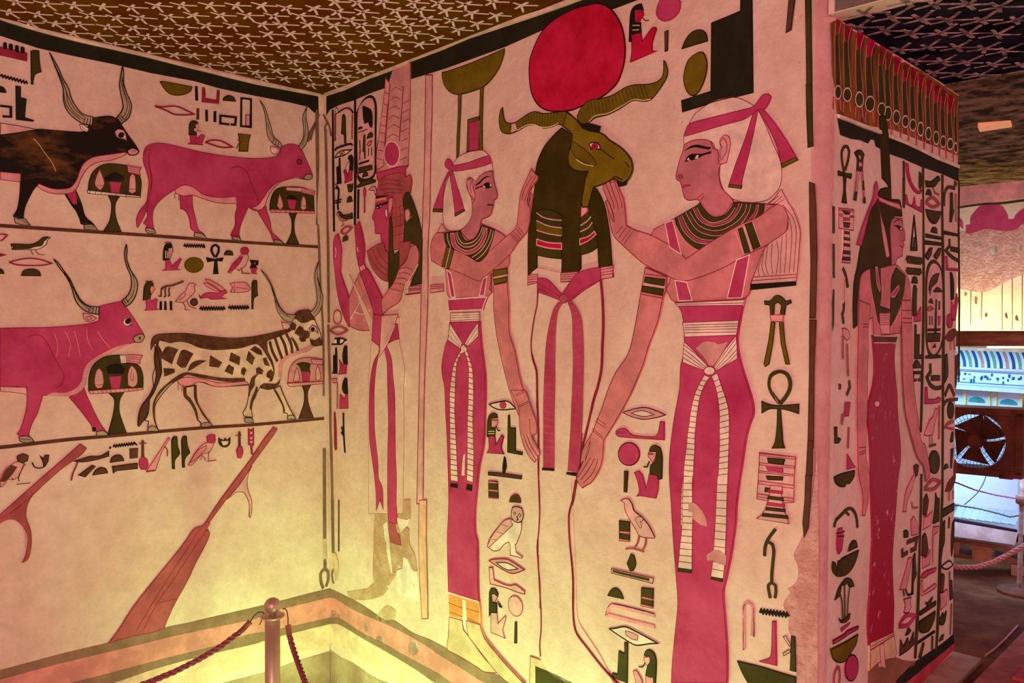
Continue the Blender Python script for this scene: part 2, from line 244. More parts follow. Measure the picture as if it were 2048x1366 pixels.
# ---------------------------------------------------------------- painted relief: outlines in wall millimetres
DATA = r"""
W L
w border_band
F kb -1295,1902 -1136,1890 -1063,1867 -967,1858 -865,1850 -758,1846 -644,1843 -524,1838 -396,1831 -284,1827 -174,1828 -41,1830 -40,1763 -64,1774 -83,1787 -160,1790 -297,1790 -417,1792 -501,1800 -645,1799 -758,1804 -866,1805 -967,1808 -1063,1822 -1136,1827 -1296,1836
Z 6
w edge_strip
s cs 9.3 -1295,1909 -1136,1892 -1062,1870 -967,1859 -865,1853 -758,1851 -644,1848 -524,1842 -396,1838 -284,1836 -174,1835 -33,1839
Z 0
w register_line
s br 10.7 -1249,1283 -1070,1281 -871,1281 -650,1281 -400,1279 -35,1280
w register_line
s br 10.9 -1258,644 -1078,644 -906,649 -733,649 -491,649 -291,644 -21,644
w dado_band
f db -1232,-5 -1086,-3 -913,1 -791,0 -618,4 -539,1 -497,1 -261,-2 -103,0 0,0 0,-34 -174,-32 -261,-33 -296,-43 -561,-32 -739,-30 -921,-27 -1086,-30 -1232,-31
w dado_band
f dr2 -1232,-31 -1086,-30 -921,-27 -739,-30 -561,-32 -296,-43 -261,-33 -174,-32 0,-34 0,-110 -150,-104 -258,-97 -342,-91 -454,-99 -622,-96 -778,-96 -851,-95 -1087,-92 -1233,-94
w dado_band
f db -1233,-94 -1087,-92 -851,-95 -778,-96 -622,-96 -454,-99 -342,-91 -258,-97 -150,-104 0,-110 0,-135 -144,-131 -258,-129 -296,-132 -477,-124 -643,-123 -778,-131 -1088,-122 -1234,-122
w dado_band
f yb -1234,-122 -1088,-122 -778,-131 -643,-123 -477,-124 -296,-132 -258,-129 -144,-131 0,-135 -1,-215 -174,-202 -253,-212 -297,-207 -410,-206 -481,-218 -816,-205 -1235,-199
W C
w border_band
F kb 15,1829 141,1827 300,1837 401,1837 544,1845 686,1846 829,1852 966,1850 1142,1847 1278,1848 1495,1854 1923,1858 1924,1823 1637,1809 1422,1802 1387,1801 1127,1807 987,1796 710,1790 543,1792 395,1791 299,1790 205,1784 96,1784 38,1778 13,1762
Z 6
w edge_strip
s cs 10.9 4,1838 141,1836 300,1844 401,1844 475,1847 544,1853 686,1854 829,1859 966,1859 1142,1854 1278,1854 1495,1859 1923,1863
Z 0
w plaster_loss
f tn2 123,19 196,43 258,65 299,93 364,102 385,95 357,67 280,31 186,4 156,3 129,10
w plaster_loss
f dp2 1886,536 1896,513 1893,480 1873,460 1880,454 1865,430 1865,416 1878,405 1875,380 1881,362 1891,356 1895,281 1894,118 1943,137 1941,278 1939,558 1933,765 1930,703 1916,616 1901,571
w plaster_loss
f tn2 304,-28 372,32 411,35 431,29 425,-4 365,-27
w dado_band
f db 0,0 64,1 209,-3 365,-20 416,-6 525,-19 625,-15 752,-20 796,-19 867,-25 912,-25 1009,-29 1083,-36 1083,-83 890,-69 846,-66 757,-57 661,-50 625,-43 482,-34 365,-33 182,-38 39,-28 -1,-35
w dado_band
f dr2 -1,-35 39,-28 182,-38 365,-33 482,-34 625,-43 661,-50 757,-57 846,-66 890,-69 1083,-83 1083,-155 734,-120 658,-111 481,-108 364,-103 223,-105 79,-93 -2,-111
w dado_band
f db -2,-111 79,-93 223,-105 364,-103 481,-108 658,-111 734,-120 1083,-155 1083,-184 645,-149 523,-137 379,-130 223,-126 72,-119 -3,-136
w dado_band
f yb -3,-136 72,-119 223,-126 379,-130 523,-137 645,-149 1083,-184 1083,-300 451,-213 378,-209 222,-200 95,-197 -4,-217
w paint_loss
e cr 530,-69 560,-60 529,-95
w paint_loss
e cr 334,-96 357,-97 324,-108
w paint_loss
e cr 256,-258 288,-247 256,-285
w paint_loss
e cr 246,-80 258,-74 256,-93
w paint_loss
f cr -9,-94 16,-78 45,-76 73,-87 86,-93 1,-110
W R
w border_band
F kb 46,1105 279,1105 331,1106 432,1106 541,1105 659,1104 850,1102 856,1066 710,1070 554,1068 429,1071 333,1070 285,1074 257,1075 247,1088 229,1087 211,1075 168,1076 117,1071 63,1071
Z 4
w edge_strip
F cs 45,1109 107,1110 192,1111 278,1113 281,1106 193,1104 108,1104 48,1103
F cs 326,1111 432,1112 541,1111 658,1109 850,1108 850,1101 659,1100 541,1104 432,1106 324,1105
Z 0
w plaster_loss
f dpb 262,-122 312,-118 361,-125 417,-136 493,-167 566,-191 620,-205 550,-199 494,-198 451,-198 430,-205 261,-152
w dado_band
f kb 430,-205 467,-199 549,-194 667,-200 795,-207 884,-207 894,-234 797,-233 669,-230 563,-229 509,-229 390,-229 315,-212
w dado_band
f mg2 509,-229 563,-229 669,-230 797,-233 894,-234 897,-254 798,-257 733,-260 623,-265 497,-264 390,-229
w kheker_frieze
F kf 10,1287 41,1303 118,1298 190,1301 300,1298 419,1294 549,1303 692,1299 842,1296 847,1211 852,1136 366,1130 197,1113 43,1110 35,1150 22,1186
W L
w corner_strip
F cs -39,1838 -21,1841 -17,1763 -37,1760
W R
w kheker
f sd 34,1310 64,1312 62,1292 48,1260 31,1284
f ol 29,1267 54,1277 60,1173 32,1168
s pk 1.8 62,1308 47,1272 60,1172
s pk 1.6 30,1294 27,1257 33,1167
e ol/cr/2.4 47,1155 63,1158 47,1141
s pk 1.9 33,1138 31,1115
s sd 3.5 26,1143 24,1116
s pk 1.9 57,1143 62,1121
w kheker
f sd 81,1309 118,1312 116,1291 96,1257 75,1281
f ol 73,1264 105,1276 111,1179 76,1172
s pk 1.8 115,1308 95,1269 112,1177
s pk 1.6 75,1292 71,1253 78,1171
e ol/cr/2.5 94,1159 115,1163 95,1145
s pk 2.0 77,1141 73,1118
s sd 3.6 68,1146 65,1118
s pk 2.0 107,1147 114,1125
w kheker
f sd 145,1307 184,1310 182,1288 161,1254 139,1279
f ol 137,1261 170,1273 177,1182 140,1175
s pk 1.9 181,1306 160,1266 178,1180
s pk 1.7 139,1289 134,1250 141,1173
e ol/cr/2.6 159,1161 181,1165 160,1145
s pk 2.0 140,1142 137,1118
s sd 3.7 132,1147 129,1119
s pk 2.1 173,1148 180,1125
w kheker
f sd 203,1305 249,1309 246,1287 220,1250 195,1276
f ol 192,1257 232,1271 239,1185 195,1176
s pk 2.0 245,1305 219,1263 240,1183
s pk 1.8 195,1286 189,1246 197,1175
e ol/cr/2.7 218,1162 244,1167 218,1145
s pk 2.1 196,1141 192,1117
s sd 3.8 185,1146 181,1117
s pk 2.2 234,1148 243,1125
w kheker
f sd 272,1303 314,1305 311,1283 290,1247 266,1273
f ol 264,1255 299,1267 306,1182 267,1174
s pk 2.0 311,1301 289,1260 307,1180
s pk 1.8 266,1284 262,1243 269,1173
e ol/cr/2.8 287,1162 310,1166 288,1147
s pk 2.2 268,1144 264,1118
s sd 4.0 259,1148 256,1119
s pk 2.2 302,1149 309,1126
w kheker
f sd 310,1301 350,1303 348,1281 328,1245 306,1272
f ol 304,1253 336,1265 343,1180 307,1174
s pk 2.1 347,1299 328,1258 344,1179
s pk 1.9 306,1283 302,1242 309,1173
e ol/cr/2.8 326,1160 347,1163 326,1144
s pk 2.2 308,1141 305,1115
s sd 4.1 299,1145 297,1116
s pk 2.3 339,1146 347,1122
w kheker
f sd 363,1300 406,1302 404,1279 382,1242 358,1270
f ol 356,1251 391,1263 398,1182 359,1175
s pk 2.2 403,1298 381,1256 399,1180
s pk 1.9 357,1281 353,1239 360,1173
e ol/cr/2.9 379,1160 402,1164 380,1144
s pk 2.3 360,1141 356,1114
s sd 4.2 350,1145 347,1115
s pk 2.4 394,1146 402,1122
w kheker
f sd 421,1298 463,1300 461,1276 441,1239 417,1267
f ol 415,1248 449,1260 456,1179 419,1173
s pk 2.2 460,1295 440,1253 457,1178
s pk 2.0 417,1279 413,1236 420,1172
e ol/cr/3.0 438,1160 460,1164 439,1146
s pk 2.4 419,1142 416,1116
s sd 4.3 410,1147 407,1117
s pk 2.4 452,1148 460,1123
w kheker
f sd 472,1296 514,1298 512,1274 493,1236 469,1265
f ol 467,1246 500,1257 507,1179 470,1172
s pk 2.3 511,1293 492,1251 508,1177
s pk 2.0 468,1277 464,1233 472,1171
e ol/cr/3.1 489,1160 511,1164 490,1146
s pk 2.4 471,1143 468,1116
s sd 4.5 462,1147 459,1117
s pk 2.5 503,1148 511,1122
w kheker
f sd 526,1294 568,1296 566,1272 547,1233 523,1263
f ol 521,1243 555,1254 561,1180 525,1174
s pk 2.3 565,1291 547,1248 563,1178
s pk 2.1 523,1275 519,1230 526,1172
e ol/cr/3.2 544,1159 565,1162 545,1142
s pk 2.5 526,1139 523,1112
s sd 4.6 517,1144 514,1113
s pk 2.6 558,1144 566,1118
w kheker
f sd 583,1292 627,1294 625,1269 605,1230 580,1261
f ol 578,1240 613,1252 620,1177 582,1171
s pk 2.4 624,1289 604,1245 621,1176
s pk 2.2 580,1273 576,1227 583,1169
e ol/cr/3.3 602,1157 624,1160 602,1141
s pk 2.6 583,1138 580,1110
s sd 4.7 574,1143 571,1111
s pk 2.6 616,1143 624,1116
w kheker
f sd 643,1291 686,1291 684,1266 666,1227 640,1258
f ol 638,1237 673,1249 680,1176 642,1171
s pk 2.5 683,1287 665,1242 681,1175
s pk 2.2 640,1271 636,1224 644,1169
e ol/cr/3.4 662,1155 684,1158 663,1138
s pk 2.7 643,1135 641,1106
s sd 4.9 634,1140 632,1108
s pk 2.7 676,1140 684,1112
w kheker
f sd 698,1289 743,1290 742,1264 722,1224 696,1256
f ol 694,1235 729,1246 736,1174 698,1168
s pk 2.6 740,1285 721,1240 738,1173
s pk 2.3 695,1269 692,1221 699,1167
e ol/cr/3.5 718,1154 741,1158 719,1139
s pk 2.7 699,1136 696,1107
s sd 5.0 689,1141 687,1108
s pk 2.8 733,1141 741,1113
w kheker
f sd 756,1287 805,1288 802,1262 781,1221 753,1253
f ol 751,1232 789,1244 797,1177 754,1170
s pk 2.6 801,1283 780,1237 798,1175
s pk 2.3 752,1266 748,1218 755,1169
e ol/cr/3.6 776,1156 801,1160 777,1141
s pk 2.8 755,1137 752,1108
s sd 5.1 745,1142 742,1109
s pk 2.9 792,1143 801,1114
w kheker
f ol 806,1231 831,1240 838,1170 810,1166
s pk 2.7 838,1280 828,1234 838,1169
s pk 2.4 806,1266 805,1217 811,1164
e ol/cr/3.6 824,1153 841,1155 825,1139
s pk 2.9 811,1137 809,1107
s sd 5.3 804,1142 803,1109
s pk 2.9 835,1140 842,1111
w paint_loss
f lp 253,1204 271,1203 296,1190 294,1175 272,1175 249,1181
w paint_loss
f lp 162,1137 179,1133 202,1117 205,1108 183,1110 166,1118
W L
o board_hieroglyph|red game-board sign with four dark pawns, at the left frame edge|hieroglyph
f rd -1063,1790 -995,1786 -996,1763 -1064,1766
f k -1055,1785 -1055,1801 -1051,1804 -1048,1802 -1048,1785
f k -1041,1785 -1041,1800 -1037,1803 -1033,1801 -1033,1784
f k -1026,1784 -1025,1799 -1022,1802 -1018,1800 -1018,1783
f k -1011,1783 -1011,1798 -1007,1801 -1003,1799 -1003,1783
o reed_leaf_hieroglyph|dark upright reed leaf sign at the top left of the left wall|hieroglyph
f ol/k/1.8 -985,1794 -975,1799 -964,1799 -963,1769 -959,1739 -976,1727 -981,1699 -985,1699
o water_hieroglyph|black zigzag water line between the red board sign and the throne sign|hieroglyph
z k 4.1 -1065,1708 -995,1700 9 2.7
o loaf_hieroglyph|half-hidden dark bread loaf cut off by the left frame edge above the black bull|hieroglyph
f k -1065,1678 -1057,1676 -1051,1667 -1051,1662 -1065,1661
o throne_hieroglyph|tall dark stepped throne sign above the back of the black bull|hieroglyph
F kb/k/1.8 -1025,1686 -1013,1686 -1014,1655 -999,1653 -1004,1599 -980,1594 -982,1591 -1025,1590
o house_hieroglyph|black open house outline cut off by the left frame edge beside the throne sign|hieroglyph
S k 6.1 -1066,1622 -1039,1623 -1039,1595 -1061,1593
o basket_hieroglyph|large olive half-round basket at the top of the text above the upper red cow|hieroglyph
f og/k/2.1 -614,1775 -606,1779 -510,1779 -516,1763 -541,1747 -570,1741 -594,1749
o stroke_hieroglyph|single black upright stroke between olive basket and red arms sign|hieroglyph
F k -499,1782 -492,1783 -491,1738 -498,1737
o raised_arms_hieroglyph|red pair of raised arms beside the olive basket|hieroglyph
f rd -475,1783 -468,1784 -465,1768 -466,1750 -427,1750 -424,1784 -416,1784 -419,1739 -477,1735
o loaf_hieroglyph|small dark bread loaf between red raised arms and tall black enclosure|hieroglyph
f ol/k/2.3 -405,1753 -400,1764 -383,1774 -366,1769 -360,1757
o enclosure_hieroglyph|tall black rectangular enclosure with a pink door, left of the upper cow's horns|hieroglyph
S k 6.2 -339,1774 -341,1676 -305,1678 -304,1774 -339,1772
p door
F pk/k/2.3 -324,1718 -309,1719 -309,1681 -325,1679
o mouth_hieroglyph|large red outlined mouth sign with a handle below the olive basket|hieroglyph
s rd 4.9 -632,1695 -606,1697 -566,1706 -533,1699 -504,1690 -534,1683 -570,1679 -598,1688 -630,1694
o stroke_hieroglyph|first of three short strokes below the single black stroke|hieroglyph|three plural strokes above the red cow
F br -494,1710 -487,1711 -488,1676 -495,1675
o stroke_hieroglyph|middle one of three short strokes above the kneeling red god sign|hieroglyph|three plural strokes above the red cow
F k -465,1710 -458,1711 -458,1675 -464,1674
o stroke_hieroglyph|last of three short strokes, next to the open house outline|hieroglyph|three plural strokes above the red cow
F k -436,1710 -429,1712 -429,1677 -437,1676
o house_hieroglyph|black house outline open at the bottom, beside the tall enclosure with pink door|hieroglyph
S k 7.0 -383,1675 -415,1674 -414,1700 -359,1703 -362,1677 -379,1676
o seated_god_hieroglyph|small kneeling red god with olive wig above the back of the upper red cow|hieroglyph
p body
f mg/rd/2.2 -518,1618 -497,1623 -496,1611 -479,1628 -469,1625 -479,1597 -476,1593 -526,1589 -516,1596
p head
f pk -509,1658 -494,1663 -489,1649 -497,1625 -511,1621
s k 1.7 -497,1637 -488,1638 -480,1637
p wig
f ol/k/2.2 -521,1620 -520,1652 -513,1666 -500,1669 -491,1663 -503,1653 -498,1647 -507,1642 -505,1634 -497,1631 -498,1622
o mouth_hieroglyph|small red outlined mouth sign beside the kneeling red god and the bundled basket|hieroglyph
s rd 5.1 -467,1603 -446,1613 -411,1615 -371,1600 -411,1594 -441,1598 -467,1603
o sheaf_hieroglyph|olive tied bundle sign with red ties left of the upper cow's ear|hieroglyph
F og/k/2.3 -351,1649 -307,1651 -314,1624 -317,1593 -349,1589 -346,1620
S rd 3.6 -347,1649 -307,1649
S rd 3.5 -355,1627 -340,1621 -317,1625
S rd 3.5 -358,1597 -348,1619
o bull|black mottled bull with tall dark horns walking along the upper register|cow
p body
f bk/k/1.9 -1067,1537 -1019,1553 -972,1570 -920,1574 -847,1581 -831,1600 -820,1625 -771,1641 -749,1636 -735,1620 -718,1595 -695,1566 -682,1545 -692,1532 -711,1529 -722,1536 -769,1523 -816,1509 -841,1491 -855,1468 -866,1434 -884,1409 -912,1401 -939,1401 -969,1411 -984,1391 -1004,1346 -1009,1324 -1011,1305 -1035,1309 -1036,1312 -1025,1333 -1018,1381 -1016,1431 -1068,1433
p leg
f bk/k/1.9 -898,1387 -879,1355 -867,1339 -857,1314 -855,1303 -843,1300 -822,1303 -809,1287 -822,1307 -843,1326 -853,1363 -870,1405
f mg -894,1390 -870,1401 -866,1360 -878,1361
p back_patch
f lp/k/1.8 -1066,1573 -1019,1572 -972,1569 -1019,1553 -1067,1539
p dewlap
f pk/rd/1.9 -722,1536 -769,1523 -816,1509 -841,1491 -855,1468 -866,1434 -884,1409 -912,1401 -939,1401 -969,1411 -974,1403 -959,1393 -939,1387 -915,1386 -884,1392 -867,1407 -852,1443 -834,1473 -805,1494 -761,1507 -722,1528
p belly
f pk/rd/1.8 -1068,1434 -1016,1435 -1017,1411 -1040,1411 -1068,1412
p muzzle
f pk/k/3.1 -718,1542 -701,1552 -682,1544 -690,1533 -705,1528 -717,1533
s k 1.6 -705,1542 -695,1545 -694,1540
q body/eye
f lp/rd/2.0 -755,1594 -746,1604 -729,1603 -722,1590 -720,1571 -727,1576 -742,1576 -751,1582
e k -736,1587 -727,1589 -737,1578
q body/ear
f cr/k/1.9 -857,1602 -844,1602 -830,1592 -833,1582 -847,1583 -854,1591
s rd 1.5 -850,1599 -844,1589 -833,1585
p hoof
f gy/k/1.8 -1035,1309 -1022,1305 -1008,1306 -1002,1299 -993,1287 -1013,1287 -1032,1291
s k 1.4 -1032,1304 -1012,1300 -998,1288
p hoof
f gy/k/1.9 -847,1300 -822,1302 -808,1286 -847,1287
s k 1.5 -846,1293 -818,1296
p shoulder_line
s lp 1.7 -982,1541 -967,1525 -951,1501 -934,1478 -923,1453
p horn
f gy/k/2.9 -937,1800 -929,1787 -914,1761 -901,1730 -886,1704 -878,1675 -864,1651 -847,1634 -818,1630 -820,1604 -847,1605 -875,1620 -892,1639 -900,1664 -901,1701 -911,1732 -924,1766
s k 2.0 -924,1770 -908,1733 -894,1698 -888,1662 -871,1635 -843,1617
s k 2.0 -928,1777 -901,1719 -884,1670 -867,1643 -840,1625
s k 2.0 -901,1697 -895,1661 -881,1637 -854,1616
S k 2.2 -840,1625 -845,1608
S k 2.2 -833,1625 -837,1605
S k 2.2 -825,1626 -828,1605
p horn
f gy/k/3.1 -730,1804 -727,1779 -727,1748 -718,1719 -705,1690 -706,1667 -715,1642 -736,1621 -749,1640 -736,1658 -730,1678 -735,1708 -740,1738 -735,1778
s k 2.2 -732,1767 -732,1736 -722,1703 -717,1680 -723,1656 -734,1639
s k 2.2 -730,1759 -726,1725 -711,1685 -713,1661 -727,1634
S k 2.3 -743,1643 -732,1629
S k 2.3 -738,1648 -727,1636
o offering_table|olive offering table with bread and pink bowl under the black bull's chin|offering table
p stand
f ol/k/2.0 -776,1396 -742,1396 -755,1372 -754,1330 -738,1286 -791,1284 -771,1321 -766,1371
p food_heap
f ol/k/2.0 -833,1400 -830,1434 -818,1464 -795,1486 -769,1495 -719,1496 -717,1474 -683,1474 -676,1447 -680,1402
f k -786,1450 -769,1464 -751,1470 -730,1460 -729,1445 -784,1439
p jar
f lp/rd/1.9 -800,1473 -792,1453 -787,1435 -790,1421 -799,1409 -810,1417 -815,1428 -810,1451
s rd 1.5 -811,1423 -799,1422 -790,1426
p jar
f lp/rd/2.0 -704,1471 -695,1464 -693,1416 -704,1408 -715,1413 -711,1462
s rd 1.6 -713,1421 -704,1423 -694,1423
p bowl
F mg/rd/2.0 -773,1438 -737,1440 -744,1405 -767,1405
p onion_bunch
f pk/rd/2.0 -719,1496 -675,1494 -682,1482 -679,1470 -717,1474
s rd 1.6 -715,1492 -679,1490
s rd 1.6 -716,1486 -681,1484
s rd 1.6 -716,1480 -682,1477
p tray
F cr/k/2.0 -838,1406 -679,1404 -680,1398 -835,1395
S k 1.5 -828,1405 -831,1395
S k 1.5 -812,1405 -815,1395
S k 1.5 -795,1405 -799,1395
S k 1.5 -751,1405 -755,1395
S k 1.5 -721,1404 -725,1395
o cow|dark red cow with thin ringed horns, in the upper register beside the corner|cow
p body
f mg/rd/2.2 -667,1543 -658,1563 -632,1577 -598,1580 -549,1576 -491,1570 -409,1567 -352,1568 -278,1574 -212,1589 -195,1606 -191,1624 -158,1641 -123,1640 -109,1624 -86,1582 -68,1545 -68,1529 -86,1521 -104,1521 -139,1521 -193,1500 -227,1469 -246,1437 -256,1410 -289,1391 -316,1402 -323,1387 -344,1338 -351,1307 -347,1292 -376,1295 -380,1299 -376,1310 -364,1336 -364,1370 -357,1396 -361,1434 -424,1424 -475,1429 -509,1449 -542,1453 -571,1434 -607,1406 -633,1376 -642,1347 -640,1311 -636,1298 -663,1302 -659,1312 -670,1319 -657,1342 -661,1373 -653,1402 -642,1455 -650,1505 -653,1541
p leg
f mg/rd/2.2 -553,1416 -551,1375 -534,1368 -522,1341 -518,1312 -506,1305 -507,1294 -476,1292 -466,1282 -476,1299 -493,1310 -501,1342 -511,1383 -513,1422
p leg
f mg/rd/2.4 -282,1390 -256,1351 -230,1311 -228,1300 -221,1290 -194,1293 -183,1282 -211,1308 -228,1320 -235,1355 -246,1389 -251,1410
p belly
f pk/rd/2.2 -571,1434 -542,1453 -509,1449 -475,1429 -424,1424 -361,1434 -357,1409 -424,1405 -467,1412 -513,1423 -542,1417 -567,1423
s rd 1.6 -569,1426 -572,1406
s rd 1.6 -557,1419 -558,1401
s rd 1.6 -544,1416 -546,1400
s rd 1.7 -530,1418 -530,1406
p throat
f pk/rd/2.4 -104,1521 -139,1521 -193,1500 -227,1469 -246,1437 -256,1410 -279,1393 -316,1402 -298,1403 -279,1414 -263,1435 -241,1468 -212,1495 -174,1513 -129,1528
p tail
f mg/rd/2.0 -667,1543 -668,1511 -658,1481 -652,1450 -655,1418 -661,1385 -682,1356 -692,1327 -689,1303 -675,1328 -661,1361 -653,1398 -647,1434 -646,1466 -652,1505 -653,1537 -644,1554 -655,1552
p shoulder_line
s rd 2.7 -379,1525 -365,1534 -343,1535 -322,1522 -307,1487 -291,1454 -278,1430 -282,1414
q body/eye
e rd/k/2.5 -121,1582 -111,1583 -121,1572
s rd 1.9 -131,1594 -119,1602 -106,1595
q body/ear
f lp/rd/2.4 -234,1621 -212,1622 -196,1614 -205,1600 -219,1595 -231,1603
e cr -219,1609 -208,1610 -219,1601
p muzzle
f gy/k/2.5 -101,1532 -84,1543 -67,1539 -69,1528 -86,1520 -103,1522
p horn
f gy/k/2.4 -273,1777 -254,1754 -242,1722 -230,1688 -221,1659 -192,1637 -191,1619 -226,1634 -245,1660 -249,1699 -256,1741
S k 1.8 -219,1655 -226,1634
S k 1.8 -209,1649 -216,1629
S k 1.9 -200,1643 -206,1624
s k 1.8 -245,1704 -235,1670 -212,1643
p horn
f gy/k/2.5 -87,1787 -94,1759 -88,1719 -84,1688 -93,1651 -114,1623 -123,1637 -106,1667 -103,1699 -107,1734 -103,1757
s k 1.9 -98,1745 -96,1696 -108,1644
p hoof
f gy/k/2.1 -665,1301 -654,1305 -636,1299 -633,1289 -654,1287 -664,1293
s k 1.6 -663,1296 -640,1293
p hoof
f gy/k/2.2 -507,1300 -481,1298 -464,1282 -508,1287
p hoof
f gy/k/2.3 -374,1297 -351,1294 -344,1282 -377,1287
p hoof
f gy/k/2.4 -221,1295 -197,1293 -184,1282 -223,1284
o offering_table|olive offering table with striped tray under the upper red cow's chin|offering table
p stand
f ol/k/2.5 -162,1394 -130,1397 -140,1371 -140,1326 -123,1284 -172,1284 -152,1325 -151,1370
p food_heap
f ol/k/2.4 -235,1399 -232,1434 -213,1471 -176,1486 -104,1491 -63,1478 -60,1409
f k -174,1444 -159,1457 -139,1456 -129,1444
p bread
f lp/rd/2.5 -175,1485 -107,1490 -109,1475 -171,1473
p jar
f lp/rd/2.4 -199,1460 -191,1442 -185,1416 -197,1402 -209,1414 -204,1441
p jar
f lp/rd/2.5 -104,1462 -95,1447 -93,1416 -105,1408 -116,1415 -112,1446
s rd 1.9 -114,1423 -94,1425
p bowl
F mg/rd/2.5 -170,1442 -133,1443 -139,1408 -162,1409
p onion_bunch
f pk/rd/2.5 -109,1490 -58,1482 -62,1466 -112,1472
s rd 1.9 -104,1485 -61,1475
s rd 1.9 -107,1478 -63,1471
p tray
f pk/rd/2.4 -237,1398 -227,1401 -60,1409 -59,1401 -232,1390
S rd 1.8 -218,1400 -212,1392
S rd 1.9 -198,1402 -193,1393
S rd 1.9 -179,1403 -173,1393
S rd 1.9 -159,1403 -153,1395
S rd 1.9 -140,1405 -134,1396
S rd 1.9 -120,1406 -114,1397
S rd 1.9 -99,1407 -93,1399
S rd 1.9 -79,1408 -73,1401
o mouth_hieroglyph|red mouth sign cut off by the left frame edge left of the dark swallow|hieroglyph
s rd 4.0 -1070,1237 -1061,1244 -1053,1255 -1064,1257 -1070,1256
o mouth_hieroglyph|red tip of a mouth sign at the left frame edge just below the swallow|hieroglyph
f rd -1071,1201 -1055,1198 -1071,1193
o swallow_hieroglyph|dark-backed swallow standing under the upper register line at the far left|hieroglyph
f cr/k/1.8 -1044,1227 -994,1232 -974,1241 -959,1255 -945,1257 -940,1254 -947,1248 -954,1231 -974,1218 -994,1216 -1041,1213
f ol/k/1.8 -1044,1229 -1036,1231 -994,1232 -974,1241 -959,1255 -943,1256 -957,1243 -964,1230 -984,1225 -997,1219 -1041,1215 -1039,1220
s rd 1.9 -994,1216 -987,1202
s rd 2.0 -981,1217 -974,1205 -956,1203
o mouth_hieroglyph|large red outlined mouth sign below the swallow|hieroglyph
s rd 4.1 -1049,1177 -1023,1186 -997,1191 -968,1189 -936,1179 -965,1172 -998,1170 -1030,1171 -1049,1177
o loaf_hieroglyph|dark bread loaf under the large red mouth sign above the lower red bull|hieroglyph
f ol/k/1.8 -1017,1140 -1013,1153 -999,1160 -981,1160 -970,1153 -967,1141
o loaf_hieroglyph|edge of a dark bread loaf at the left frame edge above the lower red bull|hieroglyph
f ol/k/1.7 -1071,1158 -1065,1154 -1062,1144 -1072,1144
o bull|lower red bull with grey horns, cut off by the left frame edge|cow
p body
f mg/rd/1.9 -1074,987 -1010,988 -943,989 -889,993 -839,999 -807,1008 -804,1053 -781,1060 -743,1069 -729,1054 -706,1021 -676,971 -670,957 -680,941 -695,940 -715,936 -745,922 -782,904 -812,889 -833,869 -844,842 -848,816 -863,794 -891,782 -939,785 -956,787 -966,787 -980,738 -997,702 -1004,673 -1000,665 -1030,675 -1034,680 -1026,690 -1013,733 -1007,769 -1008,817 -1076,819
p leg
f mg/rd/1.9 -893,777 -881,761 -863,736 -842,704 -830,684 -828,668 -819,671 -814,667 -796,665 -782,652 -806,690 -821,722 -835,757 -845,781 -852,805
e k -824,675 -819,674 -824,668
p belly
f lp/rd/1.8 -1076,820 -1009,813 -1007,793 -1044,801 -1076,806
p chest_edge
f pk -715,936 -745,922 -782,904 -812,889 -833,869 -844,842 -848,816 -863,794 -891,782 -939,785 -956,787 -939,794 -905,792 -877,802 -859,824 -853,851 -844,873 -822,893 -789,912 -752,929
p shoulder_line
s rd 2.1 -1002,961 -987,967 -967,963 -951,940 -934,899 -918,868 -908,845 -913,819 -932,805
p neck_folds
s pk 1.4 -903,977 -889,939 -895,898
s pk 1.5 -878,977 -868,939 -862,900
s pk 1.5 -843,984 -840,950 -826,919
s pk 1.5 -811,976 -793,945 -775,925
s pk 1.4 -933,973 -924,936 -927,902
q body/eye
e cr/rd/2.0 -723,1005 -710,1005 -724,992
e k -721,1007 -712,1007 -722,998
S k 1.9 -714,997 -709,990
q body/ear
f lp/rd/1.9 -853,1031 -839,1030 -814,1016 -825,1008 -839,1005 -850,1013
e pk/rd/1.9 -837,1016 -828,1016 -837,1010
p muzzle
f gy/k/2.0 -706,955 -691,965 -676,966 -670,957 -680,941 -695,939 -705,947
e k -686,953 -683,953 -686,949
p horn
f gy/k/2.9 -933,1192 -922,1184 -904,1157 -887,1131 -873,1098 -856,1068 -835,1054 -806,1051 -808,1027 -832,1032 -856,1045 -874,1071 -884,1109 -897,1138 -918,1168
s k 1.8 -904,1153 -880,1113 -867,1075 -842,1049 -832,1041
s k 1.8 -894,1135 -873,1094 -856,1064 -824,1045
S k 2.2 -831,1053 -837,1034
S k 2.2 -823,1051 -826,1032
S k 2.2 -814,1051 -817,1029
p horn
f gy/k/3.1 -724,1249 -722,1231 -723,1203 -712,1168 -695,1141 -691,1118 -698,1086 -713,1062 -729,1052 -740,1071 -721,1089 -711,1113 -711,1145 -724,1180 -730,1211 -728,1234
s k 1.9 -725,1219 -720,1184 -703,1145 -701,1113 -709,1086 -725,1066
S k 2.3 -734,1073 -725,1058
S k 2.3 -728,1079 -718,1064
p hoof
f gy/k/1.8 -1030,670 -1013,672 -1000,667 -991,653 -1012,651 -1028,657
s k 1.4 -1027,664 -1001,659
p hoof
f gy/k/2.0 -818,667 -796,667 -782,652 -819,653
o offering_table|olive offering table with striped tray below the lower red bull's chin|offering table
p stand
f ol/k/2.0 -780,783 -735,783 -748,760 -749,720 -729,655 -784,655 -768,714 -763,761
p food_heap
f ol/k/2.0 -838,796 -837,834 -826,869 -801,891 -775,900 -741,901 -730,877 -692,868 -677,835 -677,791
f k -788,863 -768,874 -745,871 -732,857 -736,842 -783,844
p jar
f lp/rd/1.9 -808,862 -799,850 -795,817 -800,802 -811,799 -820,807 -822,830 -816,855
s rd 1.5 -820,812 -809,810 -797,812
p jar
f lp/rd/2.0 -711,867 -698,852 -693,820 -699,802 -710,797 -723,805 -724,833 -719,857
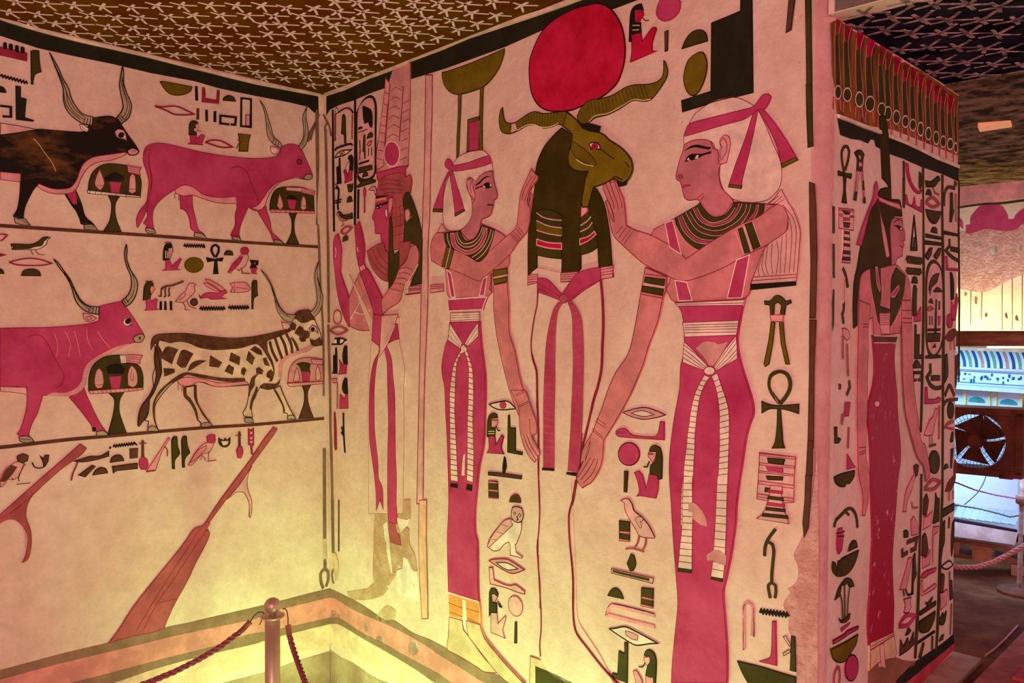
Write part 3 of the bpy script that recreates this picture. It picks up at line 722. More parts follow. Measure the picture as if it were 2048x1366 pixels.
s rd 1.6 -710,856 -716,829 -708,817 -706,844
p bowl
F mg/rd/2.0 -779,835 -742,836 -748,796 -773,796
p onion_bunch
f pk/rd/2.0 -742,900 -707,901 -677,897 -685,883 -685,871 -730,877
s rd 1.6 -730,895 -682,892
s rd 1.6 -728,889 -684,885
s rd 1.6 -728,883 -686,877
f cr -745,899 -730,899 -728,877 -742,877
p tray
f lp/rd/2.0 -840,794 -769,795 -677,795 -678,788 -735,784 -834,784
S rd 1.5 -827,794 -824,784
S rd 1.5 -814,794 -811,784
S rd 1.5 -802,794 -798,785
S rd 1.5 -789,794 -785,785
S rd 1.5 -776,795 -772,785
S rd 1.5 -763,795 -759,785
S rd 1.5 -750,795 -746,785
S rd 1.5 -737,795 -733,785
S rd 1.6 -724,795 -720,786
S rd 1.6 -710,795 -706,786
S rd 1.6 -697,795 -693,786
o seated_god_hieroglyph|kneeling red figure with beaded dark wig under the upper register line|hieroglyph
p body
f mg/rd/2.1 -601,1209 -591,1209 -581,1186 -554,1213 -550,1210 -566,1178 -553,1175 -611,1170 -601,1177
p head
f lp/rd/2.1 -593,1250 -583,1253 -578,1241 -583,1222 -589,1206 -595,1218
s k 2.4 -591,1244 -581,1246
p wig
f k -609,1204 -608,1229 -604,1249 -597,1258 -582,1259 -579,1249 -593,1242 -591,1232 -591,1205
s cr 3.5 -601,1235 -602,1211
s cr 3.6 -594,1234 -595,1211
S br 3.2 -605,1261 -584,1263
o water_hieroglyph|black zigzag water line above the round olive disc sign|hieroglyph
z k 4.2 -542,1255 -471,1258 9 3.3
S k 4.2 -477,1260 -472,1251
o disc_hieroglyph|round olive disc beside the black ankh in the upper text of the left wall|hieroglyph
e og/ol/2.2 -508,1193 -477,1194 -509,1168
o ankh_hieroglyph|black ankh between the olive disc and the owl in the left wall text|hieroglyph
p loop
s k 6.9 -437,1222 -449,1244 -444,1259 -433,1264 -423,1256 -424,1241 -434,1222
p cross
F k -466,1220 -438,1216 -407,1222 -411,1210 -429,1211 -425,1167 -442,1166 -437,1211 -462,1205
o loaf_hieroglyph|small dark bread loaf between the ankh and the owl above the spotted cow|hieroglyph
f ol/k/2.3 -404,1232 -398,1244 -387,1248 -375,1244 -373,1232
o owl_hieroglyph|pinkish owl with round head beside the jug sign on the left wall|hieroglyph
f lp/rd/2.3 -392,1173 -381,1192 -358,1219 -343,1235 -320,1238 -317,1226 -329,1197 -338,1190 -354,1180 -368,1188 -383,1169
f mg/rd/2.3 -390,1173 -377,1199 -349,1227 -336,1231 -350,1204 -377,1180
e mg/rd/2.3 -331,1249 -316,1250 -331,1236
s rd 2.3 -354,1187 -352,1178
s rd 3.6 -343,1192 -341,1172 -311,1172
o jug_hieroglyph|dark handled jug with red foot beside the upper left owl|hieroglyph
f k -311,1218 -280,1218 -281,1203 -290,1200 -291,1207 -285,1211 -294,1212 -297,1207 -285,1192 -311,1191 -304,1206
f mg -309,1191 -285,1192 -290,1179 -286,1171 -306,1172 -306,1180
o seated_god_hieroglyph|kneeling red figure with plain olive wig at the start of the lower text row|hieroglyph
p body
f mg/rd/2.1 -666,1083 -652,1083 -648,1067 -638,1078 -629,1077 -634,1049 -626,1043 -669,1041 -663,1047
p head
f pk/rd/2.1 -653,1117 -642,1123 -637,1109 -644,1099 -652,1087
S k 2.4 -650,1119 -640,1120
p wig
f ol/k/2.1 -673,1074 -670,1114 -663,1130 -649,1132 -640,1127 -649,1119 -652,1107 -649,1091 -656,1079
S br 3.2 -666,1134 -643,1135
o triple_loop_hieroglyph|brown sign of three hanging curls on a sloping stick|hieroglyph
s br 6.5 -617,1110 -602,1120 -582,1123 -544,1138
s br 4.0 -626,1088 -617,1087 -616,1108 -612,1116
s br 4.0 -608,1084 -603,1088 -604,1108 -601,1116
s br 4.1 -595,1087 -590,1091 -592,1108 -589,1116
o stroke_hieroglyph|left one of three strokes below the sign of three curls|hieroglyph|three plural strokes under the curls
F k -620,1070 -615,1070 -615,1044 -621,1044
o stroke_hieroglyph|middle one of three strokes below the sign of three curls|hieroglyph|three plural strokes under the curls
F k -605,1071 -601,1071 -600,1044 -606,1044
o stroke_hieroglyph|right one of three strokes below the sign of three curls|hieroglyph|three plural strokes under the curls
F k -588,1071 -582,1071 -582,1043 -587,1044
o chick_hieroglyph|pink quail chick beside the small round pot on the left wall|hieroglyph
f lp/rd/2.2 -571,1070 -553,1093 -539,1105 -528,1128 -516,1133 -501,1128 -509,1123 -507,1106 -520,1089 -533,1077 -549,1068
s rd 2.5 -562,1074 -541,1089 -539,1099
s rd 2.5 -549,1068 -541,1060 -539,1044 -525,1044
s rd 2.5 -533,1075 -527,1056 -502,1048
o pot_hieroglyph|small round brown pot between the chick and the hare|hieroglyph
e br/k/2.2 -509,1069 -497,1069 -509,1058
S k 3.3 -516,1080 -501,1081
o hare_hieroglyph|crouching reddish hare with long upright ears in the left wall text|hieroglyph
f mg/rd/2.2 -493,1096 -486,1082 -461,1086 -452,1080 -397,1083 -417,1087 -406,1098 -395,1102 -400,1113 -417,1109 -426,1102 -456,1103 -478,1096 -489,1084
f pk/rd/2.2 -472,1148 -452,1145 -417,1125 -402,1113 -417,1110 -439,1124 -467,1140
f pk/rd/2.2 -478,1135 -460,1132 -435,1118 -421,1108 -439,1110 -469,1124
o fish_hieroglyph|pink fish-like bundle sign right of the hare|hieroglyph
f pk/rd/2.3 -385,1134 -368,1139 -327,1140 -311,1121 -318,1110 -346,1105 -384,1105 -375,1122
s rd 1.8 -368,1137 -370,1107
s rd 1.8 -364,1122 -323,1119
o reed_leaf_hieroglyph|tall dark reed leaf left of the spotted cow's left horn|hieroglyph
f ol/k/2.3 -304,1141 -295,1150 -286,1148 -285,1111 -283,1096 -298,1085 -301,1048 -305,1049
o water_hieroglyph|black zigzag water line under the crouching hare|hieroglyph
z k 5.1 -490,1049 -402,1050 10 3.4
o water_hieroglyph|black zigzag water line under the pink fish-like sign|hieroglyph
z k 5.3 -390,1053 -316,1054 8 3.5
o cow|black and cream spotted cow in the lower register beside the corner|cow
p body
f cs/k/2.8 -649,942 -643,956 -623,965 -546,967 -496,961 -392,949 -319,951 -254,960 -191,973 -162,979 -152,993 -156,1017 -131,1042 -96,1049 -78,1043 -55,1001 -34,955 -29,918 -61,914 -86,896 -142,884 -182,865 -194,836 -199,800 -216,774 -245,764 -278,773 -293,748 -307,722 -309,696 -305,670 -335,676 -342,688 -328,711 -321,741 -316,784 -411,783 -446,787 -497,804 -548,792 -568,814 -593,795 -621,764 -639,736 -641,712 -640,688 -630,655 -664,658 -661,686 -673,689 -661,714 -659,762 -645,793 -646,834 -628,890 -637,922
p back_patch
f sb -649,942 -643,956 -623,965 -546,967 -496,961 -392,949 -319,951 -254,960 -191,973 -147,979 -157,970 -186,957 -249,936 -245,900 -226,860 -221,824 -231,793 -245,792 -226,824 -235,855 -259,896 -282,923 -301,925 -347,913 -392,910 -445,909 -496,919 -530,934 -563,939 -591,935 -607,940 -623,944 -627,930 -616,909 -618,881 -616,840 -629,809 -641,777 -657,754 -649,781 -628,821 -630,873 -638,914 -635,934 -641,930 -651,914
p spot
f sb -608,919 -595,925 -563,914 -575,892 -584,866 -622,889
p spot
f sb -555,908 -542,913 -513,899 -526,878 -539,854 -555,854 -570,869
p spot
f sb -612,855 -576,851 -575,839 -596,831 -610,827
p spot
f sb -533,841 -522,866 -497,877 -469,874 -497,860 -514,849
p spot
f sb -456,892 -414,866 -426,849 -460,855
p spot
f sb -383,900 -350,883 -353,855 -390,872
p spot
f sb -392,859 -372,847 -378,822 -406,836
p spot
f sb -345,842 -336,847 -327,837 -336,818 -347,825
p spot
f sb -319,903 -296,879 -306,854 -328,872
p spot
f sb -313,908 -296,919 -273,905 -268,887 -287,892
p spot
f sb -292,840 -280,845 -264,832 -270,819 -290,824
p spot
f sb -250,825 -235,835 -223,819 -233,798 -252,810
p spot
f sb -266,874 -254,878 -240,847 -259,852
p belly_patch
f sb -572,824 -543,837 -514,834 -463,823 -410,813 -334,809 -332,800 -393,799 -454,810 -505,821 -535,829 -564,814 -597,799 -629,764 -641,737 -640,692 -632,655 -644,688 -647,721 -645,745 -629,776 -605,799
p udder
f pk/rd/2.2 -569,812 -556,819 -531,822 -480,812 -419,797 -332,798 -320,787 -411,783 -446,787 -480,802 -506,802 -522,793 -547,793 -562,801
s rd 1.6 -564,805 -566,781
s rd 1.7 -552,796 -554,776
s rd 1.7 -527,795 -527,779
s rd 1.7 -514,799 -510,778
p neck_stripes
s sb 9.2 -240,935 -230,900 -211,863
s sb 9.3 -220,948 -206,908 -192,872
s sb 9.4 -201,957 -182,921 -172,880
s sb 9.4 -176,961 -157,925 -152,889
s sb 9.5 -157,947 -137,920 -127,893
s cr 2.2 -230,931 -221,904 -206,877
s cr 2.2 -211,944 -194,908 -184,881
s cr 2.3 -189,952 -169,916 -162,887
s cr 2.3 -167,957 -147,925 -140,893
p chest_shade
f pk -29,915 -61,914 -86,896 -142,883 -182,864 -194,836 -199,800 -206,814 -206,845 -192,872 -147,893 -97,908 -66,921
f sb -278,776 -264,786 -216,783 -202,796 -209,779 -245,767
p face_patch
f sb -142,963 -132,979 -122,989 -109,983 -106,972 -86,969 -81,960 -86,944 -96,944 -99,933 -114,931 -124,940 -122,951
f sb -161,993 -147,1002 -137,992 -142,974 -157,977
f sb -156,1017 -131,1042 -96,1049 -78,1043 -60,1011 -76,1011 -91,1004 -116,1001 -136,1015
f sb -81,942 -61,935 -40,946 -29,918 -61,914 -76,923
q body/eye
f lp/k/2.5 -86,978 -71,992 -53,983 -47,960 -60,969 -78,967
e k -70,977 -62,977 -70,970
q body/ear
f lp/rd/2.4 -195,1004 -166,997 -161,988 -171,977 -189,979
p leg
f cs/k/3.4 -548,788 -546,759 -527,737 -511,707 -502,677 -492,668 -490,655 -453,656 -472,683 -489,709 -504,744 -506,794
f sb -548,788 -546,759 -527,737 -511,707 -503,679 -498,676 -506,715 -527,754 -537,763 -539,788
f sb -514,790 -512,749 -498,718 -481,688 -455,656 -472,683 -489,709 -504,744 -506,792
p leg
f cs/br/3.8 -228,766 -207,729 -192,701 -190,679 -175,673 -171,657 -141,654 -158,681 -173,709 -192,751 -202,776
f br -228,766 -207,729 -192,701 -188,676 -183,683 -188,705 -204,738 -219,763
p foreleg_patch
f sb -316,784 -306,810 -283,822 -297,805 -299,783 -313,762 -318,745
f sb -288,774 -293,748 -307,722 -312,696 -316,706 -309,736 -297,761 -292,776
p tail
f br/k/2.1 -645,793 -659,766 -680,739 -690,712 -694,676 -691,672 -677,691 -661,722 -657,758 -639,789 -624,829 -628,890 -637,922 -640,882 -636,833
p horn
f gy/k/2.4 -274,1186 -252,1167 -229,1126 -215,1082 -200,1051 -176,1033 -136,1029 -156,1002 -186,1011 -210,1042 -220,1082 -229,1117 -248,1152
s k 1.9 -234,1126 -215,1073 -196,1037 -161,1020
s k 1.9 -229,1126 -205,1064 -171,1026
p horn
f gy/k/2.5 -45,1227 -52,1195 -47,1158 -36,1121 -28,1089 -39,1047 -65,1020 -81,1038 -60,1057 -52,1084 -55,1121 -62,1162 -58,1194
s k 2.0 -52,1167 -39,1112 -44,1066 -68,1033
p hoof
f gy/k/2.1 -663,666 -650,671 -636,663 -630,651 -666,654
p hoof
f gy/k/2.2 -490,663 -477,667 -460,665 -452,654 -473,651 -492,654
p hoof
f gy/k/2.3 -337,670 -323,672 -309,666 -303,652 -335,655
p hoof
f gy/k/2.5 -173,666 -158,668 -146,662 -141,652 -174,653
o offering_table|faded pink offering table with dark lettuce under the spotted cow's chin|offering table
p stand
f br/k/2.5 -112,771 -77,771 -90,745 -87,703 -67,651 -126,652 -105,704 -103,746
p food_heap
f dp/rd/2.5 -170,785 -165,826 -147,857 -112,872 -66,872 -27,864 -26,783
f ol -137,852 -107,858 -76,850 -82,832 -77,820 -117,822 -122,838
p jar
f lp/rd/2.5 -133,840 -126,820 -122,792 -134,785 -148,791 -141,820
p jar
f lp/rd/2.6 -48,844 -40,825 -35,793 -46,786 -57,791 -56,826
p bowl
F mg/rd/2.5 -115,819 -79,819 -83,787 -110,786
p onion_bunch
f pk/rd/2.5 -76,868 -27,863 -29,843 -71,850
p tray
f lp/rd/2.5 -173,782 -158,783 -27,783 -29,774 -118,771 -163,770
o owl_hieroglyph|dark-headed owl above the leftmost steering oar|hieroglyph
f lp/rd/1.8 -1079,554 -1066,581 -1053,590 -1037,598 -1024,594 -1014,588 -1026,569 -1031,555 -1047,546 -1060,551 -1073,531 -1079,530
f br/rd/1.8 -1079,546 -1066,577 -1050,590 -1036,583 -1050,561 -1067,545
f br/k/1.8 -1035,614 -1021,620 -1006,612 -1009,598 -1023,592 -1034,601
s k 2.1 -1018,590 -1026,569 -1033,553 -1031,540
s k 2.1 -1038,532 -1002,532
s k 1.8 -1050,554 -1046,546
o basket_hieroglyph|round basket with one dark side right of the left owl|hieroglyph
s k 2.8 -996,591 -990,577 -977,572 -963,576 -953,594
f br/k/1.8 -975,609 -966,599 -961,609 -951,608 -956,585 -965,576 -968,592
o steering_oar|dark red steering oar with hooked loop slanting down to the left frame edge|oar
p shaft
f dr/rd/1.8 -864,633 -847,618 -861,600 -921,560 -972,517 -1016,479 -1048,455 -1081,433 -1090,434 -1080,450 -1038,486 -982,534 -928,579
p brace
f dr/rd/1.8 -972,517 -996,495 -1011,467 -1015,438 -1012,422 -1004,396 -1001,362 -1005,325 -1013,305 -1025,300 -1016,320 -1012,349 -1015,383 -1026,411 -1046,430 -1065,430 -1081,423 -1084,438 -1048,455 -1016,479
s lp 2.1 -1081,423 -1062,431 -1042,427 -1023,403 -1013,371 -1016,335
o loaf_hieroglyph|dark bread loaf under the curved flail-like sign on the left wall|hieroglyph
f br/k/2.0 -829,533 -822,546 -808,554 -791,548 -786,534
o crocodile_hieroglyph|dark horizontal animal-tail sign with a long hanging stroke|hieroglyph
f br/k/1.9 -883,582 -861,587 -836,592 -807,590 -782,602 -782,586 -808,581 -837,577 -861,577
s rd 4.4 -872,581 -879,562 -887,544 -891,524
o knife_hieroglyph|dark slanting block left of the lower loaf under the animal-tail sign|hieroglyph
F br/k/1.9 -831,564 -822,559 -851,530 -870,538
o water_hieroglyph|black zigzag water line at the top of the lowest left wall text|hieroglyph
z k 3.9 -769,616 -702,618 9 2.7
S k 4.6 -776,615 -780,609
S k 3.9 -704,621 -697,612
o loaf_hieroglyph|dark bread loaf between the animal-tail sign and the small square mat|hieroglyph
f br/k/2.0 -778,566 -773,581 -756,588 -743,582 -737,567
o mat_hieroglyph|small brown square mat beside the left lute sign|hieroglyph
F br -719,603 -694,602 -695,572 -718,572
o basin_hieroglyph|dark oblong pool sign under a loaf beside the left lute sign|hieroglyph
F br/k/2.0 -772,553 -697,555 -696,537 -760,538 -769,532
o lute_hieroglyph|reddish lute sign with cross top, left of the small red oar|hieroglyph
f mg/rd/2.1 -689,564 -680,574 -667,565 -663,545 -670,531 -684,533 -691,548
F br -682,625 -677,625 -676,572 -683,573
S rd 4.0 -691,617 -668,616
o small_oar_hieroglyph|small red steering oar between the lute and two reed leaves|hieroglyph
F pk/rd/2.1 -668,527 -628,583 -598,627 -593,624 -616,588 -622,577 -639,526
s rd 3.3 -612,600 -602,587 -602,566
S rd 5.6 -670,525 -641,525
o reed_leaf_hieroglyph|left of two tall brown reed leaves beside the small red oar|hieroglyph|pair of reed leaves on the left wall
f ol/k/2.1 -587,618 -579,629 -569,627 -567,595 -561,570 -577,551 -578,522 -585,523
o reed_leaf_hieroglyph|right of two tall brown reed leaves, next to the standing owl|hieroglyph|pair of reed leaves on the left wall
f ol/k/2.2 -554,617 -546,628 -538,626 -535,596 -527,570 -544,551 -545,523 -552,524
o owl_hieroglyph|pale outlined owl between the reed leaves and the round basket|hieroglyph
f lp/rd/2.2 -533,529 -509,569 -483,593 -464,598 -442,598 -453,575 -464,564 -488,558 -509,539 -522,528
f pk/rd/2.2 -528,535 -505,572 -471,590 -473,577 -501,551
f mg/rd/2.2 -470,619 -457,624 -441,621 -440,599 -453,594 -468,600
s rd 2.2 -484,557 -492,542
s rd 2.2 -453,575 -464,560 -464,538
s rd 3.1 -469,535 -438,535
s rd 2.2 -482,553 -473,537
o basket_hieroglyph|round dark bowl with pale inside in the lowest text row|hieroglyph
f ol/k/2.3 -428,609 -420,604 -409,599 -405,607 -399,598 -387,607 -389,586 -401,576 -416,579 -426,590
f cr -420,598 -394,596 -398,585 -412,583
o lute_hieroglyph|red lute sign with cross top between the bowl and the comb sign|hieroglyph
f mg/rd/2.3 -365,562 -356,574 -344,571 -341,551 -349,532 -360,534
F br -357,624 -351,623 -350,571 -358,572
S rd 3.6 -368,612 -346,613
o comb_hieroglyph|red comb-like block sign left of the right steering oar|hieroglyph
F mg/rd/2.4 -321,632 -315,627 -309,627 -301,632 -301,573 -307,569 -305,541 -310,542 -313,572 -321,577
S cr 5.4 -315,616 -307,616
S cr 5.4 -315,598 -307,598
S cr 5.4 -315,585 -307,585
o steering_oar|long reddish steering oar with forked brace leaning beside the corner|oar
p shaft
f dr/rd/2.3 -226,630 -211,622 -232,593 -303,511 -331,471 -364,431 -404,394 -458,332 -466,326 -484,300 -501,281 -471,334 -427,393 -368,462 -322,514 -265,587
p brace
f lp/rd/2.3 -308,501 -322,474 -327,444 -323,413 -311,380 -310,345 -316,319 -321,325 -319,364 -330,396 -341,411 -364,416 -386,404 -404,394 -364,431 -331,471
p blade
f dr/rd/2.2 -470,333 -488,318 -500,318 -517,312 -545,277 -587,230 -660,155 -715,94 -757,36 -788,0 -724,3 -693,2 -657,-1 -617,3 -605,31 -580,79 -538,145 -512,195 -477,252 -462,287 -468,303 -477,298 -460,325
s rd 2.5 -490,318 -554,232 -608,160 -660,86 -704,19
s rd 2.5 -477,298 -529,232 -587,156 -645,82 -681,19
s rd 2.2 -633,92 -576,91
s dr 6.6 -681,21 -609,26
o was_scepter_border|tall thin brown sky-support sceptre on the left wall, closest to the corner|border sceptre
f br2 -54,1360 -41,1361 -36,1278 -31,1131 -20,945 -20,729 -25,730 -27,946 -36,1131 -43,1269 -49,1474 -52,1770 -46,1785 -41,1736 -40,1544
p head
s br2 7.8 -83,1659 -80,1684 -52,1734 -39,1766
s br2 7.8 -75,1667 -57,1724 -50,1707 -47,1666
f br2 -26,531 -15,530 -15,194 -18,192 -18,117 -14,102 -15,80 -25,82 -24,118 -26,201
f tn -26,193 -15,191 -12,116 -26,118
p fork
s br2 10.1 -28,6 -37,32 -39,63 -29,75 -20,77 -9,67 -6,48 -9,27 -16,11
W C
o was_scepter_border|tall thin brown sky-support sceptre on the main wall, just right of the corner|border sceptre
f br2 1,1709 14,1712 19,1560 18,1415 24,1255 23,1002 12,1002 10,1255 10,1416 5,1562 3,1645
p head
s br2 7.6 -6,1766 11,1746 33,1721 47,1680
s br2 7.6 4,1704 4,1718 15,1728 29,1732
f br2 7,992 20,992 26,805 28,625 34,455 35,346 36,265 21,262 23,371 18,507 15,624 14,804
f br2 22,340 38,343 39,150 24,141
f tn 24,141 52,145 69,102 58,50 45,41 41,68 33,82
p fork
s br2 7.9 36,83 22,63 27,37 32,27
S br 5.1 75,349 71,157
o text_column_line|black column line beside the corner sceptre, left edge of the queen's text|text line
F k 55,1773 63,1772 63,1547 64,1335 55,1335 53,1556
o text_column_line|black column line left of the queen's name oval|text line
F k 203,1784 211,1784 213,1537 208,1465 203,1348 194,1348 199,1539
o hooked_staff_hieroglyph|pale bent-topped red staff sign at the top of the queen's left text column|hieroglyph
s k 4.8 98,1757 127,1763 156,1763 180,1754 196,1739
s pk 6.0 110,1753 139,1758 172,1754 190,1733
s rd 4.8 190,1733 187,1686 186,1649
s rd 7.4 76,1756 74,1658
f cr/k/3.2 79,1763 81,1774 90,1776 98,1766 98,1755 85,1754
o reed_leaf_hieroglyph|olive reed leaf inside the bent staff sign near the queen's crown|hieroglyph
f ol/k/3.2 125,1744 135,1744 143,1732 146,1641 137,1642 135,1672 117,1679
o eyebrow_line_hieroglyph|black bent line above the painted eye sign near the corner|hieroglyph
s k 7.3 72,1625 83,1632 137,1635 178,1634 190,1627
o eye_hieroglyph|painted eye with red iris below the black bent line near the corner|hieroglyph
f cr/k/4.9 71,1598 91,1613 125,1618 190,1613 166,1606 137,1599 103,1599
e or/k/3.2 122,1609 138,1607 122,1600
e k 122,1608 127,1607 122,1605
o throne_hieroglyph|black stepped throne beside the tiny kneeling figure below the painted eye|hieroglyph
f k 98,1595 106,1593 107,1567 112,1503 67,1502 85,1507 81,1565 98,1566
o seated_god_hieroglyph|tiny kneeling magenta figure with dark wig below the painted eye sign|hieroglyph
p body
f mg/rd/3.1 135,1501 140,1518 129,1544 138,1549 158,1523 169,1544 187,1542 184,1507
p head
f cr/rd/3.1 144,1553 161,1573 169,1570 169,1550 158,1528
p wig
f k 159,1585 165,1595 180,1596 192,1581 189,1539 168,1544 173,1570
o flail_hieroglyph|thin black hooked stalk with side shoots below the throne beside the corner|hieroglyph
s k 8.7 74,1487 82,1494 95,1481 90,1445 87,1428 91,1409
s k 4.9 68,1445 88,1443 113,1447
s k 4.9 68,1437 90,1436 111,1437
o crown_hieroglyph|small olive three-pronged stand below the tiny kneeling magenta figure|hieroglyph
f ol/k/3.1 153,1493 160,1494 164,1487 171,1495 176,1486 187,1495 188,1478 180,1467 161,1467
o loaf_hieroglyph|small brown bread loaf beside the hooked stalk near the corner|hieroglyph
f ol/k/3.1 150,1431 153,1444 163,1451 177,1450 185,1432
o duck_hieroglyph|little dark-backed duck in the queen's left text column|hieroglyph
f ol/k/3.2 91,1404 102,1403 116,1392 133,1388 166,1389 182,1392 186,1373 166,1372 133,1374 104,1384
s rd 3.7 91,1404 80,1395 91,1387 103,1374 133,1368 162,1372
s rd 2.9 120,1367 128,1355 107,1349
o mouth_hieroglyph|reddish mouth sign just under the little duck, between the queen's hands|hieroglyph
s dr 8.5 105,1330 128,1342 153,1346 182,1340 157,1328 132,1321 105,1330
o loaf_hieroglyph|small olive bread loaf between the queen's raised hands|hieroglyph
f ol/rd/3.2 117,1293 123,1309 142,1315 154,1309 152,1298
o cartouche|tall oval name ring with dark signs left of the queen's feathered crown|cartouche
p ring
s k 9.2 224,1738 228,1744 260,1769 291,1777 310,1775 329,1759 336,1730 331,1622 328,1524 322,1511 302,1499 272,1498 240,1505 225,1522 219,1551 219,1638 222,1739
p background
f lp 228,1740 260,1767 291,1773 310,1770 325,1757 330,1727 326,1524 314,1508 272,1502 240,1510 225,1529 223,1637
p tie
f ol/k/3.0 217,1517 232,1504 256,1495 287,1500 306,1500 306,1496 333,1491 329,1485 295,1482 220,1477 212,1482 240,1490 228,1500
p sign
f k 256,1752 264,1752 310,1731 319,1695 316,1671 303,1673 290,1692 267,1689 259,1713
p sign
f k 229,1684 255,1684 255,1676 227,1675
s rd 4.6 231,1666 286,1669
p sign
f ol/k/3.0 283,1637 289,1651 305,1656 319,1649 318,1639
p sign
f ol/k/3.0 262,1652 272,1652 273,1572 267,1571 263,1595 254,1599
p sign
s k 5.8 238,1639 240,1592
s rd 5.9 238,1601 237,1570
p sign
s rd 4.6 283,1614 293,1623 312,1625 304,1613 289,1611
p sign
S k 4.6 292,1604 291,1577
S k 4.6 311,1604 310,1576
p sign
S k 7.0 231,1557 296,1561
p sign
F ol/k/3.0 229,1544 303,1545 314,1542 314,1529 229,1524
p sign
f ol/k/3.0 252,1508 256,1519 268,1525 284,1522 289,1511
o stroke_hieroglyph|black upright stroke below the queen's name ring, left of the thin reddish staff|hieroglyph
F k 219,1471 228,1469 223,1368 214,1370
o staff_hieroglyph|thin reddish pointed staff sign in front of the queen's face|hieroglyph
f mg/rd/3.0 257,1465 264,1473 272,1461 270,1442 266,1438 264,1387 259,1387 261,1439 257,1448
o queen_relief|queen in a tall feathered crown raising both hands, beside the corner of the main wall|wall figure
p feather_crown
f dp/rd/2.8 447,1857 492,1859 535,1845 535,1773 531,1646 521,1527 518,1513 338,1511 339,1592 363,1655 388,1751
f pk/rd/2.9 396,1823 425,1793 414,1754 402,1695 390,1614 382,1532 341,1523 338,1568 365,1680 389,1779
s rd 2.2 373,1699 406,1692
s rd 2.2 365,1671 398,1662
s rd 2.2 361,1647 394,1638
s rd 2.2 353,1619 388,1608
s rd 2.2 345,1591 382,1582
s rd 2.2 337,1564 375,1553
s rd 2.2 381,1740 410,1728
s rd 2.2 388,1775 417,1764
s rd 2.1 494,1720 529,1726
s rd 2.1 491,1690 528,1696
s rd 2.1 487,1661 526,1666
s rd 2.1 483,1631 524,1637
s rd 2.1 481,1601 522,1605
s rd 2.1 479,1571 520,1575
s rd 2.1 479,1540 517,1546
s rd 2.2 417,1713 445,1720 477,1705
s rd 2.2 413,1683 441,1690 473,1675
s rd 2.2 409,1652 441,1660 473,1645
s rd 2.2 405,1622 437,1630 469,1615
s rd 2.2 424,1742 453,1749 481,1734
s rd 2.2 428,1772 453,1780 485,1764
s rd 5.5 421,1794 410,1724 402,1674 394,1613 388,1597
s rd 5.3 497,1776 487,1701 478,1642 472,1602
p sun_disc
e mg/cr/3.9 429,1566 474,1560 429,1524
p vulture_cap
f dr/rd/2.8 340,1507 333,1514 461,1520 520,1517 506,1505 507,1482 530,1488 540,1465 532,1429 512,1431 488,1419 491,1405 501,1359 500,1288 486,1263 465,1251 433,1249 430,1293 427,1359 438,1406 435,1422 402,1432 354,1436 332,1440 330,1449 344,1460 349,1481 340,1499
s rd 2.6 359,1484 407,1485 478,1471
s rd 2.6 355,1470 406,1471 488,1456
s rd 2.6 355,1455 413,1453 491,1441
s rd 2.6 384,1440 442,1438 488,1430
s rd 2.6 449,1413 452,1343 447,1271
s rd 2.6 470,1411 476,1341 465,1270
s rd 2.2 441,1385 491,1391
s rd 2.2 434,1354 494,1360
s rd 2.2 433,1323 497,1329
s rd 2.2 437,1294 497,1301
p cap_base
f mg/rd/2.8 335,1518 389,1516 461,1518 521,1518 506,1505 506,1482 488,1495 457,1500 400,1498 381,1494 355,1487 344,1498
p vulture_head
f pk/k/3.0 290,1461 306,1468 325,1471 336,1461 340,1446 330,1441 325,1456
p wig
f ol/k/2.8 412,1352 423,1359 433,1323 433,1248 436,1232 468,1246 469,1187 439,1147 406,1116 408,1304
f ol/k/2.7 491,1403 505,1432 526,1428 562,1371 585,1317 595,1277 594,1240 590,1134 529,1129 543,1155 574,1194 574,1244 554,1261 493,1274 501,1359
p face
f mg/rd/2.9 334,1436 347,1436 399,1432 409,1425 435,1422 427,1365 414,1356 407,1249 382,1250 367,1275 362,1299 362,1307 330,1309 326,1324 330,1328 325,1339 325,1354 314,1359 312,1368 329,1394 332,1411
f k 334,1435 395,1432 402,1413 409,1408 398,1403 369,1403 335,1396 333,1404 350,1407 402,1411 391,1428 336,1427
f or 334,1426 395,1428 398,1417 369,1420 334,1417
q face/eye
f cr/k/2.9 335,1394 343,1401 369,1403 376,1401 358,1393
e k 354,1399 361,1398 354,1394
q face/ear
f pk/rd/2.8 413,1416 424,1423 436,1420 436,1406 423,1374 414,1366 409,1387
q face/earring
f cr/rd/2.9 391,1385 400,1389 405,1379 405,1359 396,1359 390,1370
f lp/rd/2.7 504,1375 522,1378 532,1365 528,1351 542,1354 511,1335 504,1349
p collar
f dr/rd/2.9 278,1252 314,1265 352,1274 382,1276 389,1251 407,1240 402,1144 366,1153 321,1182 294,1213
s rd 3.4 291,1249 314,1216 351,1185 399,1165
s rd 3.4 314,1257 337,1224 366,1199 401,1183
s rd 3.4 337,1266 359,1235 401,1204
f dr/rd/2.8 472,1251 475,1271 534,1272 524,1234 503,1211 471,1189
p arm
f mg/rd/3.2 70,1314 90,1324 106,1292 114,1264 107,1197 106,1184 129,1143 161,1088 166,1039 168,997 157,988 127,1023 94,1080 76,1137 70,1176 60,1228 59,1285
s cr 5.0 74,1275 78,1255 72,1239
p arm
f mg/rd/3.0 202,1341 230,1359 249,1318 264,1263 261,1209 290,1183 335,1132 368,1087 368,1026 345,1023 319,1040 296,1083 266,1127 243,1171 228,1200 212,1244 209,1282
s cr 4.7 219,1268 226,1252
S cr 5.9 238,1199 245,1186
S cr 5.9 247,1202 255,1189
S cr 5.8 256,1205 265,1192
p sleeve
f sk/rd/2.8 406,1116 438,1141 471,1185 510,1211 534,1254 565,1258 578,1234 574,1196 550,1173 536,1151 502,1131 470,1078 412,1055 371,1034 365,1079 380,1095
s dr 4.2 474,1185 509,1188 544,1179
